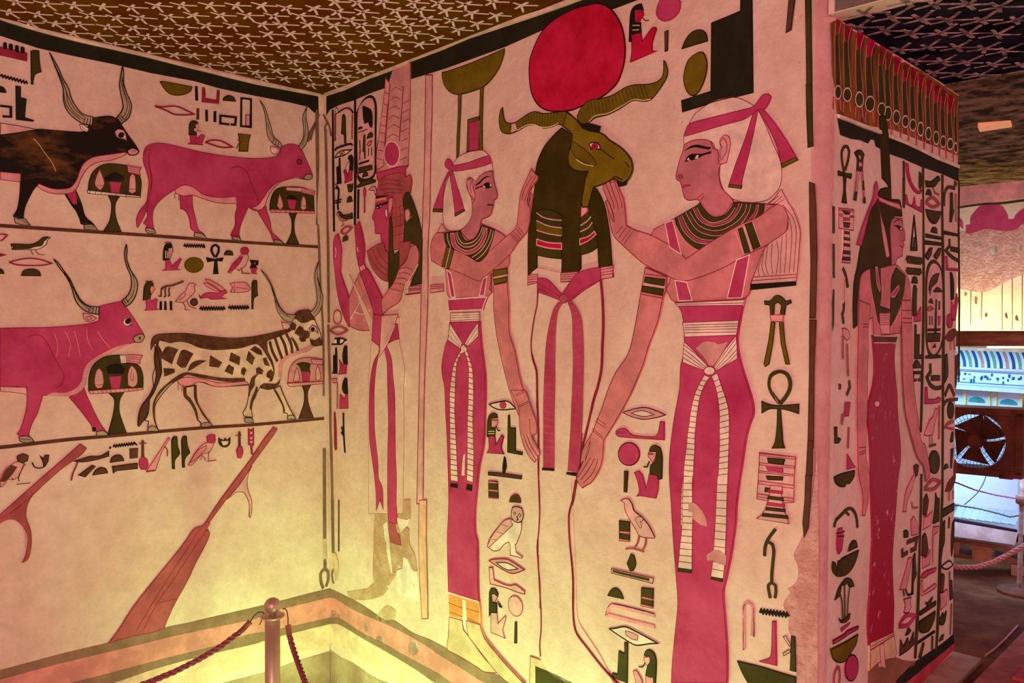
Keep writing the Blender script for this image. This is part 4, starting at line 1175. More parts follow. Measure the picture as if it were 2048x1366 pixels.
s dr 4.3 467,1169 502,1172 533,1163
s dr 4.3 453,1153 492,1154 516,1145
s dr 4.3 438,1137 477,1136 502,1129
s dr 4.3 420,1120 460,1115 484,1111
s cr 3.2 574,1196 526,1147 502,1129 484,1068 466,1037
p sleeve
f sk/rd/3.1 233,1180 258,1144 285,1101 308,1062 319,1040 322,979 295,978 228,977 168,990 161,1084 178,1113 207,1150
s dr 3.1 227,1154 250,1112 226,1079
s dr 3.1 206,1128 226,1090
s cr 3.8 201,1042 225,1036 257,1034 280,1040 296,1049
s cr 3.8 250,1112 226,1070 168,1013
p dress
f sh/dr/1.6 166,1176 297,972 310,942 301,922 286,820 280,744 279,651 279,336 310,341 482,372 493,665 491,789 499,845 484,899 468,956 469,1024 368,1030 311,1017
p sash
f mg/rd/3.0 316,1035 368,1030 363,986 354,929 344,888 331,848 321,785 318,722 319,646 323,609 339,523 341,473 365,439 368,377 368,364 349,394 324,354 323,420 308,506 287,592 285,652 286,719 295,808 318,872 349,906 349,926 305,944
p sash
f mg/rd/2.9 444,1004 460,1004 468,954 439,948 401,935 397,923 413,906 426,877 431,829 441,769 442,667 443,562 448,489 445,402 449,376 444,331 398,327 394,381 396,555 402,663 399,778 396,876 384,912 405,945
p front_fold
f lp/rd/2.9 366,1030 465,1036 444,999 405,938 351,889 356,936
s cr 3.3 444,999 401,940 353,894
p wig_band
F pk/rd/2.7 526,1126 585,1128 586,1106 522,1102
S rd 3.1 522,1119 586,1120
S rd 3.1 522,1113 586,1115
S rd 5.2 505,1100 586,1105
o partition_band|plain pink vertical strip between the queen and the white-kerchief goddess|painted border
p strip
f lp/rd/4.1 616,1788 651,1782 648,1655 644,1597 639,1488 635,1365 624,1247 623,1109 615,985 604,850 596,668 590,423 556,417 566,665 574,848 586,1110 591,1249 597,1368 606,1492 611,1641
f pe/rd/2.8 570,432 609,439 606,336 608,271 612,113 612,52 580,43 575,103 568,190 565,328
o oval_hieroglyph|faint outlined oval sign below the queen's lowered sleeve beside the corner|hieroglyph
s dr 5.0 78,1048 59,1041 50,1020 58,1002 79,997 99,1005 105,1023 97,1041 78,1048
o mouth_hieroglyph|reddish mouth sign below the faint outlined oval beside the corner|hieroglyph
s dr 8.8 27,972 50,982 85,988 115,985 144,975 109,964 75,960 50,964 27,972
o eye_hieroglyph|small dark-pupiled eye sign below the reddish mouth beside the corner|hieroglyph
f cr 44,922 64,944 94,946 138,940 104,925
s k 6.2 36,922 59,923 104,925 128,937 138,940 99,946 59,943
F k 72,943 97,945 94,924 74,924
o throne_hieroglyph|dark stepped throne sign under the small eye sign beside the corner|hieroglyph
f k 61,908 68,911 72,887 71,815 32,813 45,822 46,881 61,884
o seated_god_hieroglyph|upper of two tiny kneeling magenta figures beside the corner, next to the stepped throne|hieroglyph
f mg/rd/3.2 88,867 112,847 122,853 139,852 134,819 82,813 92,835
p wig
f k 118,910 126,920 140,919 142,853 117,852 110,878
o small_seat_hieroglyph|faded pink block sign above a thin stem, beside the corner|hieroglyph
f pk/rd/3.3 34,794 72,798 71,781 41,779
s dr 7.6 74,781 72,685
o seated_god_hieroglyph|lower of two tiny kneeling magenta figures beside the corner, above the striped staff|hieroglyph
f mg/rd/3.2 91,740 120,726 130,743 142,744 144,694 87,688
p wig
f k 111,786 124,803 138,801 142,746 120,745 106,762
o staff_hieroglyph|thin red pointed staff low beside the corner, left one of two|hieroglyph
f rd 47,669 54,673 61,629 63,539 54,530 47,551
o feathered_staff_hieroglyph|thin dark staff with barbs low beside the corner, right one of two|hieroglyph
s k 7.5 112,675 112,625 115,572 120,530
s k 7.5 98,621 108,609 100,600 115,591
o lower_dress_fragment|worn reddish-tan remains of the queen's lower dress above the dado by the corner|wall painting fragment
p faded_paint
f tn2 320,390 303,271 304,155 297,148 296,114 300,94 363,102 399,113 442,171 442,194 476,186 481,224 501,234 530,194 554,197 542,245 514,276 511,324 494,328 465,305 444,351 519,360 518,423
f cr 362,313 384,325 396,277 400,240 416,155 406,155 391,200 374,257
f tn2 305,264 370,261 383,249 372,104 300,94 297,153
p red_paint
f mg/rd/1.8 391,402 445,411 446,354 419,347 395,352
f dr/rd/1.4 393,344 427,348 444,301 461,297 468,262 435,260 405,261 397,297
p paint_loss
f cr 444,351 503,355 494,333 465,305
p paint_loss
f cr 442,171 476,186 481,224 501,224 530,194 554,194 569,118 557,99 500,93 441,98
o goddess_relief|goddess in white kerchief with basket crown, left of the ram-headed god|wall figure
p basket_crown
f og/k/2.4 698,1780 734,1778 857,1781 982,1790 980,1773 961,1742 934,1719 896,1701 857,1697 788,1697 746,1708 716,1731 701,1757
F og/k/2.5 776,1698 791,1698 789,1658 778,1518 767,1511 769,1572 776,1645
F og/k/2.4 878,1699 892,1700 887,1605 887,1517 872,1520 876,1611 874,1618
F og/k/2.4 821,1616 874,1618 873,1607 828,1605 828,1523 816,1522
F mg/rd/2.4 828,1605 869,1607 869,1521 828,1523
p kerchief
f kr/rd/2.4 754,1496 775,1511 816,1520 865,1520 893,1516 915,1500 926,1488 931,1473 934,1455 935,1452 923,1453 895,1450 873,1442 859,1429 847,1436 833,1444 821,1442 816,1432 818,1413 833,1389 841,1370 841,1342 835,1324 815,1304 785,1292 756,1290 725,1296 707,1311 701,1334 701,1363 707,1410 732,1463 742,1477 739,1487
p headband
f mg/rd/2.4 745,1492 769,1489 822,1490 879,1496 915,1499 923,1488 927,1475 879,1470 822,1469 778,1470 742,1474 729,1481 714,1490 711,1502 720,1512 733,1511 745,1498
f mg/rd/2.5 732,1475 738,1462 717,1450 704,1411 700,1361 652,1367 670,1395 701,1442 726,1471
f mg/rd/2.5 739,1474 751,1471 768,1433 792,1384 806,1348 759,1336 756,1368 744,1426 737,1459
F og/k/2.6 652,1366 700,1361 698,1353 650,1358
F og/k/2.5 759,1343 803,1353 808,1348 762,1335
p face
f fc/rd/2.4 859,1429 873,1442 895,1451 923,1453 934,1450 935,1433 942,1411 950,1392 953,1380 950,1371 937,1367 936,1360 935,1351 932,1344 928,1335 925,1328 914,1322 884,1317 878,1300 878,1293 866,1276 849,1262 820,1260 797,1274 788,1292 815,1304 835,1324 841,1342 841,1370 856,1378 850,1391 847,1410
s k 3.6 909,1356 922,1356 935,1353
q face/eyebrow
f k 857,1416 859,1421 878,1429 890,1436 906,1440 928,1436 906,1436 892,1431 881,1423
q face/eye
f k 857,1406 859,1411 887,1415 901,1421 917,1421 929,1411 928,1405 906,1404 884,1411
f cr 889,1413 896,1414 902,1407 895,1409
f cr 923,1416 928,1412 925,1408 922,1410
q face/ear
f pk/rd/2.4 817,1431 821,1442 833,1444 843,1438 846,1425 847,1410 854,1396 856,1385 847,1378 840,1379 836,1389 824,1405
s rd 2.8 821,1438 833,1441 839,1429 833,1415 841,1397
e lp/rd/2.4 842,1385 846,1385 842,1381
p body
f sf/rd/2.4 669,1289 710,1289 779,1289 826,1258 866,1268 883,1304 941,1284 989,1259 1013,1217 1005,1204 1004,1182 997,1172 998,1156 941,1123 933,1161 919,1113 930,1103 908,1089 820,1088 739,1088 721,1104 715,1177 668,1195 643,1205 638,1245 647,1270
p raised_arm
f sk/rd/2.2 693,1194 740,1175 805,1156 874,1135 891,1144 935,1167 1005,1207 1039,1239 1076,1266 1084,1285 1089,1300 1091,1334 1099,1355 1104,1370 1094,1368 1086,1346 1086,1334 1079,1352 1089,1382 1104,1394 1118,1406 1121,1416 1109,1424 1094,1440 1076,1414 1059,1389 1049,1369 1044,1341 1039,1303 1031,1281 1013,1270 989,1259 927,1225 916,1218 872,1193 820,1215 758,1237 700,1205
s rd 2.3 1054,1356 1069,1388 1099,1419
s rd 2.3 1066,1352 1084,1383 1111,1416
s rd 2.3 1076,1352 1091,1382 1118,1406
s rd 2.3 1084,1335 1089,1372 1096,1375
S rd 1.7 1013,1268 1044,1244
S rd 1.7 1021,1273 1050,1249
S rd 1.7 1031,1281 1059,1257
S rd 1.7 1039,1285 1066,1262
S rd 1.7 1009,1265 1040,1240
p collar
f ol/k/2.4 708,1287 785,1290 803,1265 820,1256 844,1259 861,1267 878,1288 886,1300 943,1282 938,1264 922,1232 905,1210 883,1195 869,1194 820,1213 758,1235 740,1242 719,1250 711,1270
s lp 3.0 772,1287 779,1268 797,1252 820,1249 846,1253 869,1265 883,1282 890,1294
s lp 3.0 765,1286 773,1259 797,1243 820,1239 849,1242 875,1257 889,1274 896,1292
f mg/lp/2.4 740,1285 758,1284 764,1256 782,1240 820,1228 858,1236 883,1253 897,1277 902,1290 911,1288 906,1264 886,1238 855,1223 820,1217 785,1228 755,1241 743,1262
s lp 2.9 842,1207 878,1222 906,1246 922,1270 928,1285
s lp 2.9 860,1199 894,1216 919,1240 933,1263 937,1280
S lp 3.9 724,1286 728,1263 740,1244
p armlet
F og/k/2.5 719,1245 737,1242 715,1184 698,1186
F lp 737,1242 743,1241 721,1179 714,1183
F og/k/2.5 743,1240 758,1235 732,1175 719,1177
p strap
F mg/cr/3.9 721,1175 743,1163 763,1088 742,1088
p strap
F mg/cr/3.6 891,1141 911,1151 897,1092 874,1092
S rd 5.3 927,1158 930,1109
p waistband
f mg/cr/3.8 725,1083 820,1087 909,1089 894,1064 890,1051 730,1046 728,1064
f cr/rd/2.4 738,1041 877,1045 875,1017 738,1011
s dr 1.9 740,1033 875,1037
s dr 1.9 740,1026 875,1030
s dr 1.9 740,1018 875,1023
p hanging_arm
f sk/rd/2.2 939,1123 997,1129 1003,1064 1005,987 1028,934 1048,864 1074,796 1084,770 1109,729 1111,708 1079,726 1053,741 1012,809 983,879 959,950 946,1004 938,1064
F og/k/2.3 938,1165 997,1171 996,1152 938,1147
F og/k/2.3 938,1140 997,1146 996,1132 941,1125
S lp 5.3 939,1144 997,1150
f sk/rd/2.2 1011,823 1072,827 1084,805 1095,782 1114,744 1117,726 1114,708 1099,704 1106,689 1128,663 1130,652 1123,649 1121,638 1114,637 1110,629 1091,639 1069,663 1057,688 1050,709 1046,751 1044,777 1023,808
s lp 3.4 1059,699 1076,669 1110,635
s lp 3.4 1071,703 1087,673 1117,640
s lp 3.3 1082,706 1099,680 1126,652
s rd 2.4 1065,701 1082,670 1114,637
s rd 2.3 1076,704 1095,674 1123,646
s rd 2.5 1088,750 1091,716 1104,688
S rd 1.7 1030,812 1069,827
S rd 1.7 1032,808 1072,823
S rd 1.7 1042,780 1084,798
S rd 1.7 1044,776 1086,794
p dress
f mg/rd/2.5 736,1013 877,1017 879,984 887,929 899,863 901,808 899,761 892,653 871,581 860,508 851,436 853,379 863,353 865,210 873,147 725,137 719,323 725,413 727,487 721,633 713,745 709,808 697,851 697,886 714,940 728,963
p belt
F cr/rd/2.5 738,1010 796,951 789,932 727,957 731,981
p belt
f cr/rd/2.4 870,1014 872,973 825,941 807,948 834,980
s dr 1.9 735,992 789,945
s dr 1.9 731,972 787,938
s dr 1.9 866,1000 816,946
s dr 1.9 872,984 823,943
p belt
f cr/rd/2.5 789,939 803,947 820,935 816,922 803,923 789,925
p sash
r cr/rd 2.7|792,929 771,907 753,877 744,842 736,795 736,747 736,679 737,591 739,524|807,923 789,914 771,887 764,841 762,797 759,749 763,682 769,595 774,526|26
p sash
r cr/rd 2.6|807,926 818,906 827,878 826,830 824,773 821,716 819,602 816,536|822,923 833,901 844,874 848,832 848,775 845,719 849,606 845,534|24
p sash
F k 737,514 773,518 773,504 737,502
p sash
F k 816,524 842,524 840,505 812,506
p paint_loss
f cr 801,608 808,615 807,583 805,548 792,546 796,582
p anklet
f or/cr/2.5 725,169 869,175 875,155 877,108 807,102 794,101 727,92
s cr 3.9 725,167 869,175
s og 2.0 725,136 794,136
s og 2.0 730,107 794,110 877,110
s og 1.9 807,140 875,145
f cr 794,163 808,163 814,118 818,64 803,74 796,99
p foot
f tn/rd/2.6 729,92 794,98 798,70 820,59 855,37 911,5 973,-9 898,-30 864,-26 784,-19 724,-17 717,-10 724,31
p foot
f tn/rd/2.4 812,103 877,108 882,94 899,70 949,42 1006,15 1068,-10 1013,-28 969,-21 932,-5 890,19 847,43 820,62
p shoulder_tail
f lp/rd/2.5 678,1291 701,1317 725,1294 710,1289
F pk/rd/2.6 642,1129 707,1131 708,1108 642,1104
S rd 3.0 642,1123 708,1125
S rd 3.0 642,1117 708,1119
o god_relief|ram-headed god wrapped as a white mummy under the large red sun disc|wall figure
p sun_disc
f sd/k/3.7 1333,1826 1300,1831 1252,1833 1198,1827 1156,1815 1128,1798 1104,1770 1086,1737 1083,1700 1089,1655 1104,1625 1128,1601 1166,1584 1235,1574 1287,1580 1334,1586 1372,1600 1400,1619 1419,1661 1421,1706 1411,1748 1391,1783 1366,1809
p shroud
f sh 1079,1167 1118,1166 1271,1142 1343,1159 1389,1157 1346,1135 1348,1015 1343,955 1334,919 1315,845 1286,744 1253,641 1243,604 1246,552 1253,465 1260,340 1264,250 1274,220 1347,156 1392,97 1206,36 1092,113 1115,173 1119,317 1122,478 1126,831 1122,890 1096,933 1091,972 1104,1037 1118,1076 1118,1128
p horn
f og/k/2.6 974,1626 966,1620 960,1599 962,1577 970,1560 986,1551 1009,1548 1040,1552 1074,1560 1111,1556 1136,1544 1168,1542 1196,1545 1217,1533 1234,1521 1260,1517 1280,1524 1270,1537 1227,1572 1203,1577 1161,1580 1136,1583 1107,1593 1082,1592 1048,1582 1025,1576 1002,1578 984,1587 978,1604
f lp 1013,1573 1027,1573 1036,1553 1011,1550
s yl 2.4 1036,1553 1074,1561 1104,1558 1133,1546 1168,1543 1196,1548
r -/ol 1.9|1048,1581 1082,1591 1111,1590 1140,1580 1175,1577 1203,1574|1052,1559 1082,1563 1111,1558 1140,1546 1172,1544 1196,1549|14
f og/k/2.2 1539,1640 1544,1635 1551,1616 1550,1603 1542,1590 1523,1571 1501,1555 1478,1556 1447,1563 1408,1551 1366,1542 1325,1541 1303,1532 1280,1532 1267,1543 1262,1554 1270,1567 1286,1581 1309,1589 1341,1586 1375,1587 1402,1593 1423,1599 1452,1600 1489,1594 1517,1594 1534,1602 1539,1616
s yl 2.1 1501,1556 1478,1558 1447,1565 1408,1554 1366,1545 1325,1546 1303,1534
r -/ol 1.7|1290,1578 1312,1586 1344,1583 1378,1584 1408,1592 1429,1595 1461,1596 1492,1590|1296,1539 1319,1549 1360,1550 1402,1559 1438,1569 1467,1565 1490,1562 1506,1565|18
p wig
f wd/k/2.5 1206,1534 1240,1513 1283,1490 1303,1413 1297,1401 1284,1355 1279,1312 1274,1271 1276,1161 1270,1155 1265,1127 1207,1126 1209,1201 1205,1298 1115,1305 1113,1289 1113,1166 1079,1149 1080,1258 1096,1334 1107,1397 1107,1423 1118,1460 1143,1494 1175,1517
f wd/k/2.3 1321,1365 1332,1359 1354,1324 1367,1281 1377,1228 1383,1169 1388,1136 1343,1137 1338,1171 1333,1231 1320,1275 1305,1305 1307,1331
p wig_tip
F pk/rd/2.0 1205,1151 1270,1152 1270,1129 1205,1126
S rd 2.0 1205,1146 1270,1146
S rd 2.0 1205,1140 1270,1140
S rd 2.0 1205,1134 1270,1134
p wig_tip
F pk/rd/2.1 1079,1147 1118,1150 1118,1126 1078,1120
S rd 2.1 1079,1141 1118,1143
S rd 2.1 1079,1135 1118,1137
S rd 2.1 1079,1128 1118,1130
p wig_tip
F pk/rd/1.9 1341,1160 1388,1164 1386,1134 1344,1130
S rd 1.9 1343,1154 1388,1159
S rd 1.9 1343,1147 1388,1151
S rd 1.9 1343,1140 1388,1144
p collar
f ol/k/2.1 1113,1320 1133,1325 1176,1318 1207,1303 1209,1188 1162,1193 1113,1202
f og 1113,1296 1161,1278 1209,1270 1209,1249 1161,1258 1113,1270
f sd/lp/3.2 1114,1246 1161,1234 1209,1230 1209,1213 1162,1218 1114,1229
s lp 3.2 1113,1318 1140,1303 1176,1294 1209,1290
s lp 3.2 1113,1296 1161,1278 1209,1270
s lp 3.2 1114,1270 1161,1257 1209,1249
f ol/k/1.9 1276,1288 1305,1305 1320,1275 1333,1231 1336,1212 1310,1201 1275,1195
f sd/lp/3.0 1274,1237 1304,1242 1325,1254 1331,1245 1304,1230 1274,1221
s lp 3.0 1276,1271 1300,1281 1313,1292
s lp 3.0 1275,1255 1304,1264 1318,1277
f pk/rd/2.0 1279,1318 1300,1317 1302,1307 1284,1294 1278,1295
p ram_head
f rm/k/2.7 1227,1571 1250,1555 1270,1537 1283,1523 1309,1510 1344,1500 1360,1490 1372,1479 1409,1456 1433,1434 1445,1417 1448,1396 1442,1381 1433,1372 1415,1367 1400,1375 1388,1380 1357,1371 1323,1366 1316,1352 1304,1317 1284,1318 1281,1336 1287,1359 1294,1390 1303,1408 1271,1412 1247,1422 1234,1438 1234,1462 1244,1490 1247,1509 1234,1523 1213,1536
f og/k/1.9 1250,1492 1270,1479 1300,1459 1319,1442 1332,1424 1326,1418 1300,1427 1271,1443 1257,1452 1240,1474
s yl 2.2 1261,1444 1287,1429 1322,1419
f k 1277,1531 1303,1530 1344,1516 1341,1503 1309,1510 1283,1521
s k 2.8 1385,1383 1397,1384 1409,1377 1418,1374
s k 2.2 1425,1417 1433,1409 1440,1401
s k 2.2 1309,1464 1347,1457 1369,1442 1391,1428
F k 1400,1374 1415,1367 1432,1369 1429,1361 1409,1359 1403,1362
q ram_head/eye
f cr/k/2.9 1306,1477 1319,1480 1335,1476 1343,1467 1344,1459 1332,1460 1314,1465
e sd/rd/1.9 1326,1469 1337,1467 1326,1461
e k 1325,1469 1329,1468 1325,1467
p sash
f mg/rd/2.0 1119,1136 1128,1140 1160,1133 1210,1094 1247,1131 1270,1150 1326,1160 1346,1160 1348,1129 1287,1101 1247,1079 1220,1072 1199,1079 1160,1090 1121,1100
s rd 2.2 1123,1123 1164,1107 1203,1087
s rd 2.3 1124,1110 1164,1097
s rd 2.1 1338,1124 1287,1108 1250,1084
p sash
e dr/rd/2.0 1218,1082 1234,1082 1218,1070
p sash
r mg/dr 4.8|1199,1073 1182,1054 1168,1019 1155,967 1150,916 1145,839 1143,783 1143,735 1143,619|1211,1069 1196,1049 1189,1019 1185,968 1184,918 1184,841 1182,786 1182,739 1182,623|24
p sash
r mg/dr 4.6|1234,1072 1247,1047 1251,1020 1252,970 1254,921 1251,846 1248,792 1245,733 1235,624|1244,1077 1267,1054 1281,1025 1287,971 1288,922 1286,849 1285,795 1282,737 1272,624|24
p sash
F k 1139,619 1182,622 1181,615 1136,611
p sash
F k 1230,619 1269,621 1260,613 1228,613
p outline
s rd 2.1 1119,1134 1117,1069 1106,1031 1095,979 1093,947 1099,914 1112,886 1115,849 1115,780
s rd 3.8 1346,1129 1353,1069 1355,1009 1352,956 1349,901 1336,852 1321,814 1317,798
s rd 3.4 1332,846 1317,799 1295,725 1285,695 1279,657 1269,618 1255,566 1249,539 1238,510 1237,495
s rd 2.2 1115,830 1117,779 1121,701 1121,622 1123,570 1127,492
s rd 2.2 1123,581 1127,503 1123,437 1117,396 1121,344 1127,292 1129,223
s rd 4.1 1262,602 1252,550 1240,515 1237,484 1242,422 1251,360 1254,298 1253,255
s rd 4.4 1246,397 1253,336 1253,259 1258,210 1270,188 1303,165 1352,132 1415,97
s rd 1.7 1121,370 1125,292 1132,215 1132,162 1127,120 1130,87
o eye_hieroglyph|painted eye with red iris beside the left goddess's lowered hand|hieroglyph
f cr/k/3.9 912,774 951,784 995,790 1030,771 979,763 943,763
e mg/rd/2.3 975,777 989,778 975,767
e dr 977,778 983,779 977,775
o seated_god_hieroglyph|kneeling bearded magenta figure under the eye beside the left goddess's skirt|hieroglyph
p body
f mg/k/2.3 911,680 938,684 943,657 967,689 977,685 967,653 977,635 903,629 913,641
p head
f pk/rd/2.3 926,734 949,738 953,723 944,712 932,707 922,710
s k 2.7 928,729 949,731
s k 3.6 944,714 953,701 962,701
p wig
f ol/k/2.3 904,677 906,718 914,741 932,750 947,746 949,738 926,734 924,706 940,708 938,684
S yl 1.8 911,694 938,697
S yl 1.8 911,687 938,690
o throne_hieroglyph|olive tall stepped throne beside the left goddess's lowered hand|hieroglyph
f ol/k/2.3 996,749 1001,750 1003,714 1026,716 1026,650 1054,650 1053,642 993,642
o pestle_hieroglyph|dark pointed pestle standing on a bar below the kneeling bearded figure|hieroglyph
f k 978,627 983,623 987,599 979,581 973,580 971,595
f br/k/2.3 909,573 983,579 1053,582 1051,573 979,569 909,564
o block_hieroglyph|short dark block with red bands left of the lower owl|hieroglyph
f ol/k/2.4 910,547 949,551 952,501 911,496
F pk/rd/2.4 910,547 949,549 949,544 910,540
F pk/rd/2.4 910,522 951,526 951,520 910,517
F pk/rd/2.4 911,500 952,504 952,501 911,496
o loaf_hieroglyph|olive bread loaf above the owl between left goddess and ram-headed god|hieroglyph
f ol/rd/2.3 1000,499 1006,514 1022,525 1038,524 1047,513 1046,504
o owl_hieroglyph|carved owl facing front between the left goddess and the ram-headed god|hieroglyph
p body
f cr/rd/2.9 1010,450 1053,450 1051,425 1032,384 1026,380 1030,359 1057,351 1055,347 1004,345 1004,375 998,382 978,370 958,350 933,342 916,346 904,349 916,377 950,414 978,441 1004,453
p wing
f lp/rd/2.4 978,441 1006,452 1016,435 986,410 950,380 925,359 912,348 904,350 925,384 954,417
s dr 1.8 970,429 998,426
s dr 1.8 946,402 974,402
s dr 1.8 925,375 950,378
p head
f lp/k/2.8 1014,486 1034,492 1053,490 1060,473 1055,456 1038,446 1018,449 1009,463
e cr/k/2.3 1024,471 1029,472 1024,468
e cr/k/2.3 1045,469 1050,469 1045,465
s k 3.5 1032,465 1038,456 1032,451
o mouth_hieroglyph|red mouth sign under the carved owl right of the left goddess|hieroglyph
f pk/rd/3.6 910,308 933,318 982,330 1010,329 1064,316 1037,302 1010,293 970,296
f cr/k/2.9 943,310 990,320 1039,313 998,300 970,302
o forearm_hieroglyph|reddish forearm sign below the mouth under the carved owl|hieroglyph
f lp/rd/3.2 912,289 929,292 935,257 978,254 1002,256 1022,264 1037,263 1065,255 1065,246 1037,244 986,245 916,240
o seated_god_hieroglyph|kneeling reddish figure with grey wig near the left goddess's ankle|hieroglyph
p body
f lp/rd/2.4 920,155 947,161 951,130 982,162 986,156 973,117 982,95 957,95 920,95
p head
f pk/rd/2.4 924,213 945,219 951,211 937,191 924,190
f k 947,199 970,182 957,182
p wig
f ol/k/2.4 912,142 913,213 920,227 939,230 951,219 947,210 935,215 924,210 928,188 945,189 945,161 920,156
o disc_hieroglyph|orange-pink oval disc beside the kneeling figure with grey wig, low on main wall|hieroglyph
e lp/rd/2.3 1026,202 1055,214 1036,175
o stroke_hieroglyph|short brown upright stroke under the orange-pink disc at the left goddess's feet|hieroglyph
F br/k/2.3 1024,155 1030,156 1030,95 1021,93
o pedestal|painted plinth with yellow dotted frame under the ram-headed god's feet|pedestal
p frame
F tn/rd/2.2 1087,75 1136,78 1236,77 1340,74 1084,-11
p panel
F ol 1108,53 1183,55 1257,52 1108,3
o goddess_relief|goddess in white kerchief with dark red hair ribbon, facing left toward the ram-headed god|wall figure
p kerchief
f kr/rd/1.5 1613,1482 1628,1501 1653,1513 1680,1522 1712,1523 1736,1519 1759,1508 1780,1493 1794,1476 1810,1444 1828,1403 1842,1374 1848,1346 1845,1317 1834,1302 1812,1288 1778,1286 1755,1289 1724,1302 1705,1323 1695,1351 1696,1372 1684,1413 1674,1431 1644,1441 1618,1441 1599,1435 1597,1450 1599,1461
p headband
f mg/rd/1.9 1614,1482 1669,1486 1729,1489 1776,1492 1787,1500 1800,1513 1813,1513 1820,1505 1814,1492 1803,1482 1787,1484 1778,1477 1755,1468 1705,1464 1656,1459 1600,1454 1603,1469
f mg/rd/1.9 1778,1477 1790,1484 1785,1457 1770,1395 1754,1340 1752,1323 1720,1332 1733,1367 1760,1429
f mg/rd/1.8 1790,1484 1803,1481 1832,1446 1861,1403 1883,1367 1846,1360 1839,1390 1823,1428
F og/k/1.5 1720,1332 1753,1325 1751,1319 1718,1326
F og/k/1.4 1846,1361 1878,1371 1884,1365 1848,1353
p face
f fc/rd/2.0 1599,1435 1618,1441 1644,1441 1669,1434 1679,1416 1689,1412 1694,1397 1693,1383 1699,1378 1694,1368 1695,1347 1702,1325 1726,1302 1734,1289 1727,1273 1710,1258 1681,1256 1661,1266 1645,1297 1638,1306 1612,1306 1601,1314 1597,1327 1595,1332 1596,1338 1591,1345 1589,1352 1579,1357 1577,1368 1587,1402 1595,1418
f k 1599,1420 1613,1428 1629,1431 1644,1428 1664,1421 1673,1420 1669,1415 1649,1420 1631,1425 1613,1424
s k 2.0 1593,1338 1606,1339 1618,1340
f mg 1593,1341 1604,1344 1617,1341 1606,1337 1597,1334
e dr/rd/1.7 1590,1363 1597,1362 1590,1358
s rd 1.6 1639,1310 1653,1318
s rd 1.6 1645,1303 1655,1311
q face/eye
f k 1602,1395 1608,1406 1619,1411 1634,1410 1649,1408 1673,1411 1673,1406 1652,1404 1634,1398 1619,1397
f cr 1608,1399 1612,1404 1616,1397
f cr 1630,1400 1634,1406 1640,1406 1637,1399
q face/ear
f pk/rd/1.6 1696,1432 1706,1441 1715,1440 1721,1433 1723,1418 1719,1398 1714,1380 1704,1378 1692,1381 1698,1390 1696,1409 1701,1415 1697,1421
s rd 1.8 1700,1417 1696,1428 1706,1435 1714,1423 1713,1403 1704,1392 1701,1386
p body
f sf/rd/1.9 1507,1231 1515,1246 1540,1255 1638,1291 1666,1261 1691,1257 1715,1272 1734,1291 1812,1280 1841,1274 1863,1260 1865,1240 1861,1219 1813,1188 1791,1141 1778,1111 1776,1094 1760,1078 1577,1072 1552,1102 1563,1130
p collar
f ol/k/1.6 1638,1293 1645,1298 1658,1281 1676,1265 1691,1262 1712,1266 1727,1280 1734,1291 1809,1281 1806,1261 1794,1248 1762,1240 1720,1222 1671,1202 1657,1192 1639,1193 1607,1214 1581,1250 1575,1268
s mg 3.6 1630,1288 1646,1263 1671,1248 1696,1247 1725,1255 1743,1276 1747,1287
s lp 1.4 1626,1286 1643,1259 1671,1244 1696,1242 1727,1251 1748,1272 1754,1286
s lp 1.5 1637,1287 1651,1265 1673,1251 1696,1251 1720,1259 1737,1279
s lp 1.4 1617,1280 1641,1248 1671,1234 1703,1232 1741,1247 1762,1268 1765,1284
s br 4.8 1612,1278 1638,1242 1669,1227 1706,1227 1746,1243 1767,1266 1769,1284
s lp 1.4 1606,1279 1633,1240 1669,1223 1703,1221 1751,1241 1771,1266 1776,1283
s mg 5.0 1590,1271 1607,1238 1636,1214 1669,1206 1691,1207
s lp 1.5 1585,1270 1599,1238 1633,1210 1671,1202
s lp 1.5 1595,1274 1615,1239 1641,1218 1671,1211 1696,1212
s mg 4.0 1767,1246 1785,1262 1791,1281
s lp 1.4 1772,1243 1790,1260 1795,1281
p raised_arm
f sk/rd/2.1 1429,1262 1454,1249 1512,1230 1580,1195 1607,1172 1617,1176 1671,1205 1743,1238 1791,1253 1805,1260 1833,1276 1855,1276 1866,1263 1864,1236 1858,1215 1815,1192 1767,1174 1696,1143 1602,1120 1543,1139 1487,1163 1422,1210 1389,1239 1376,1275 1367,1314 1361,1326 1367,1329 1376,1320 1388,1293 1392,1274 1379,1310 1354,1357 1354,1369 1363,1370 1370,1375 1382,1371 1391,1377 1400,1367 1409,1347 1420,1328 1426,1295
s rd 2.3 1363,1370 1376,1343 1388,1319 1391,1305
s rd 2.3 1376,1372 1388,1345 1400,1320 1405,1301
s rd 2.3 1390,1375 1402,1348 1412,1324 1416,1305
s rd 2.3 1361,1326 1376,1294 1389,1272
S rd 1.7 1396,1241 1419,1261
S rd 1.7 1404,1231 1432,1258
S rd 1.7 1415,1222 1443,1250
S rd 1.7 1422,1215 1451,1245
p armlet
F ol/k/1.5 1745,1231 1757,1235 1777,1180 1762,1177
F lp 1757,1235 1762,1238 1783,1184 1777,1180
F ol/k/1.5 1762,1240 1780,1244 1801,1191 1783,1184
S lp 2.3 1738,1227 1761,1175
S lp 2.3 1781,1244 1803,1190
p strap
F mg/cr/2.6 1547,1259 1570,1264 1595,1182 1561,1201
p strap
F mg/cr/2.6 1577,1123 1611,1118 1627,1075 1588,1074
p strap
F mg/cr/2.4 1742,1164 1775,1174 1757,1080 1719,1079
p lappet
f lp/rd/1.5 1843,1303 1849,1307 1864,1280 1877,1261 1888,1235 1893,1215 1891,1177 1888,1138 1885,1111 1778,1098 1780,1113 1791,1141 1813,1188 1861,1219 1865,1240 1860,1262 1843,1276 1816,1280 1832,1290
s rd 1.5 1819,1280 1843,1295
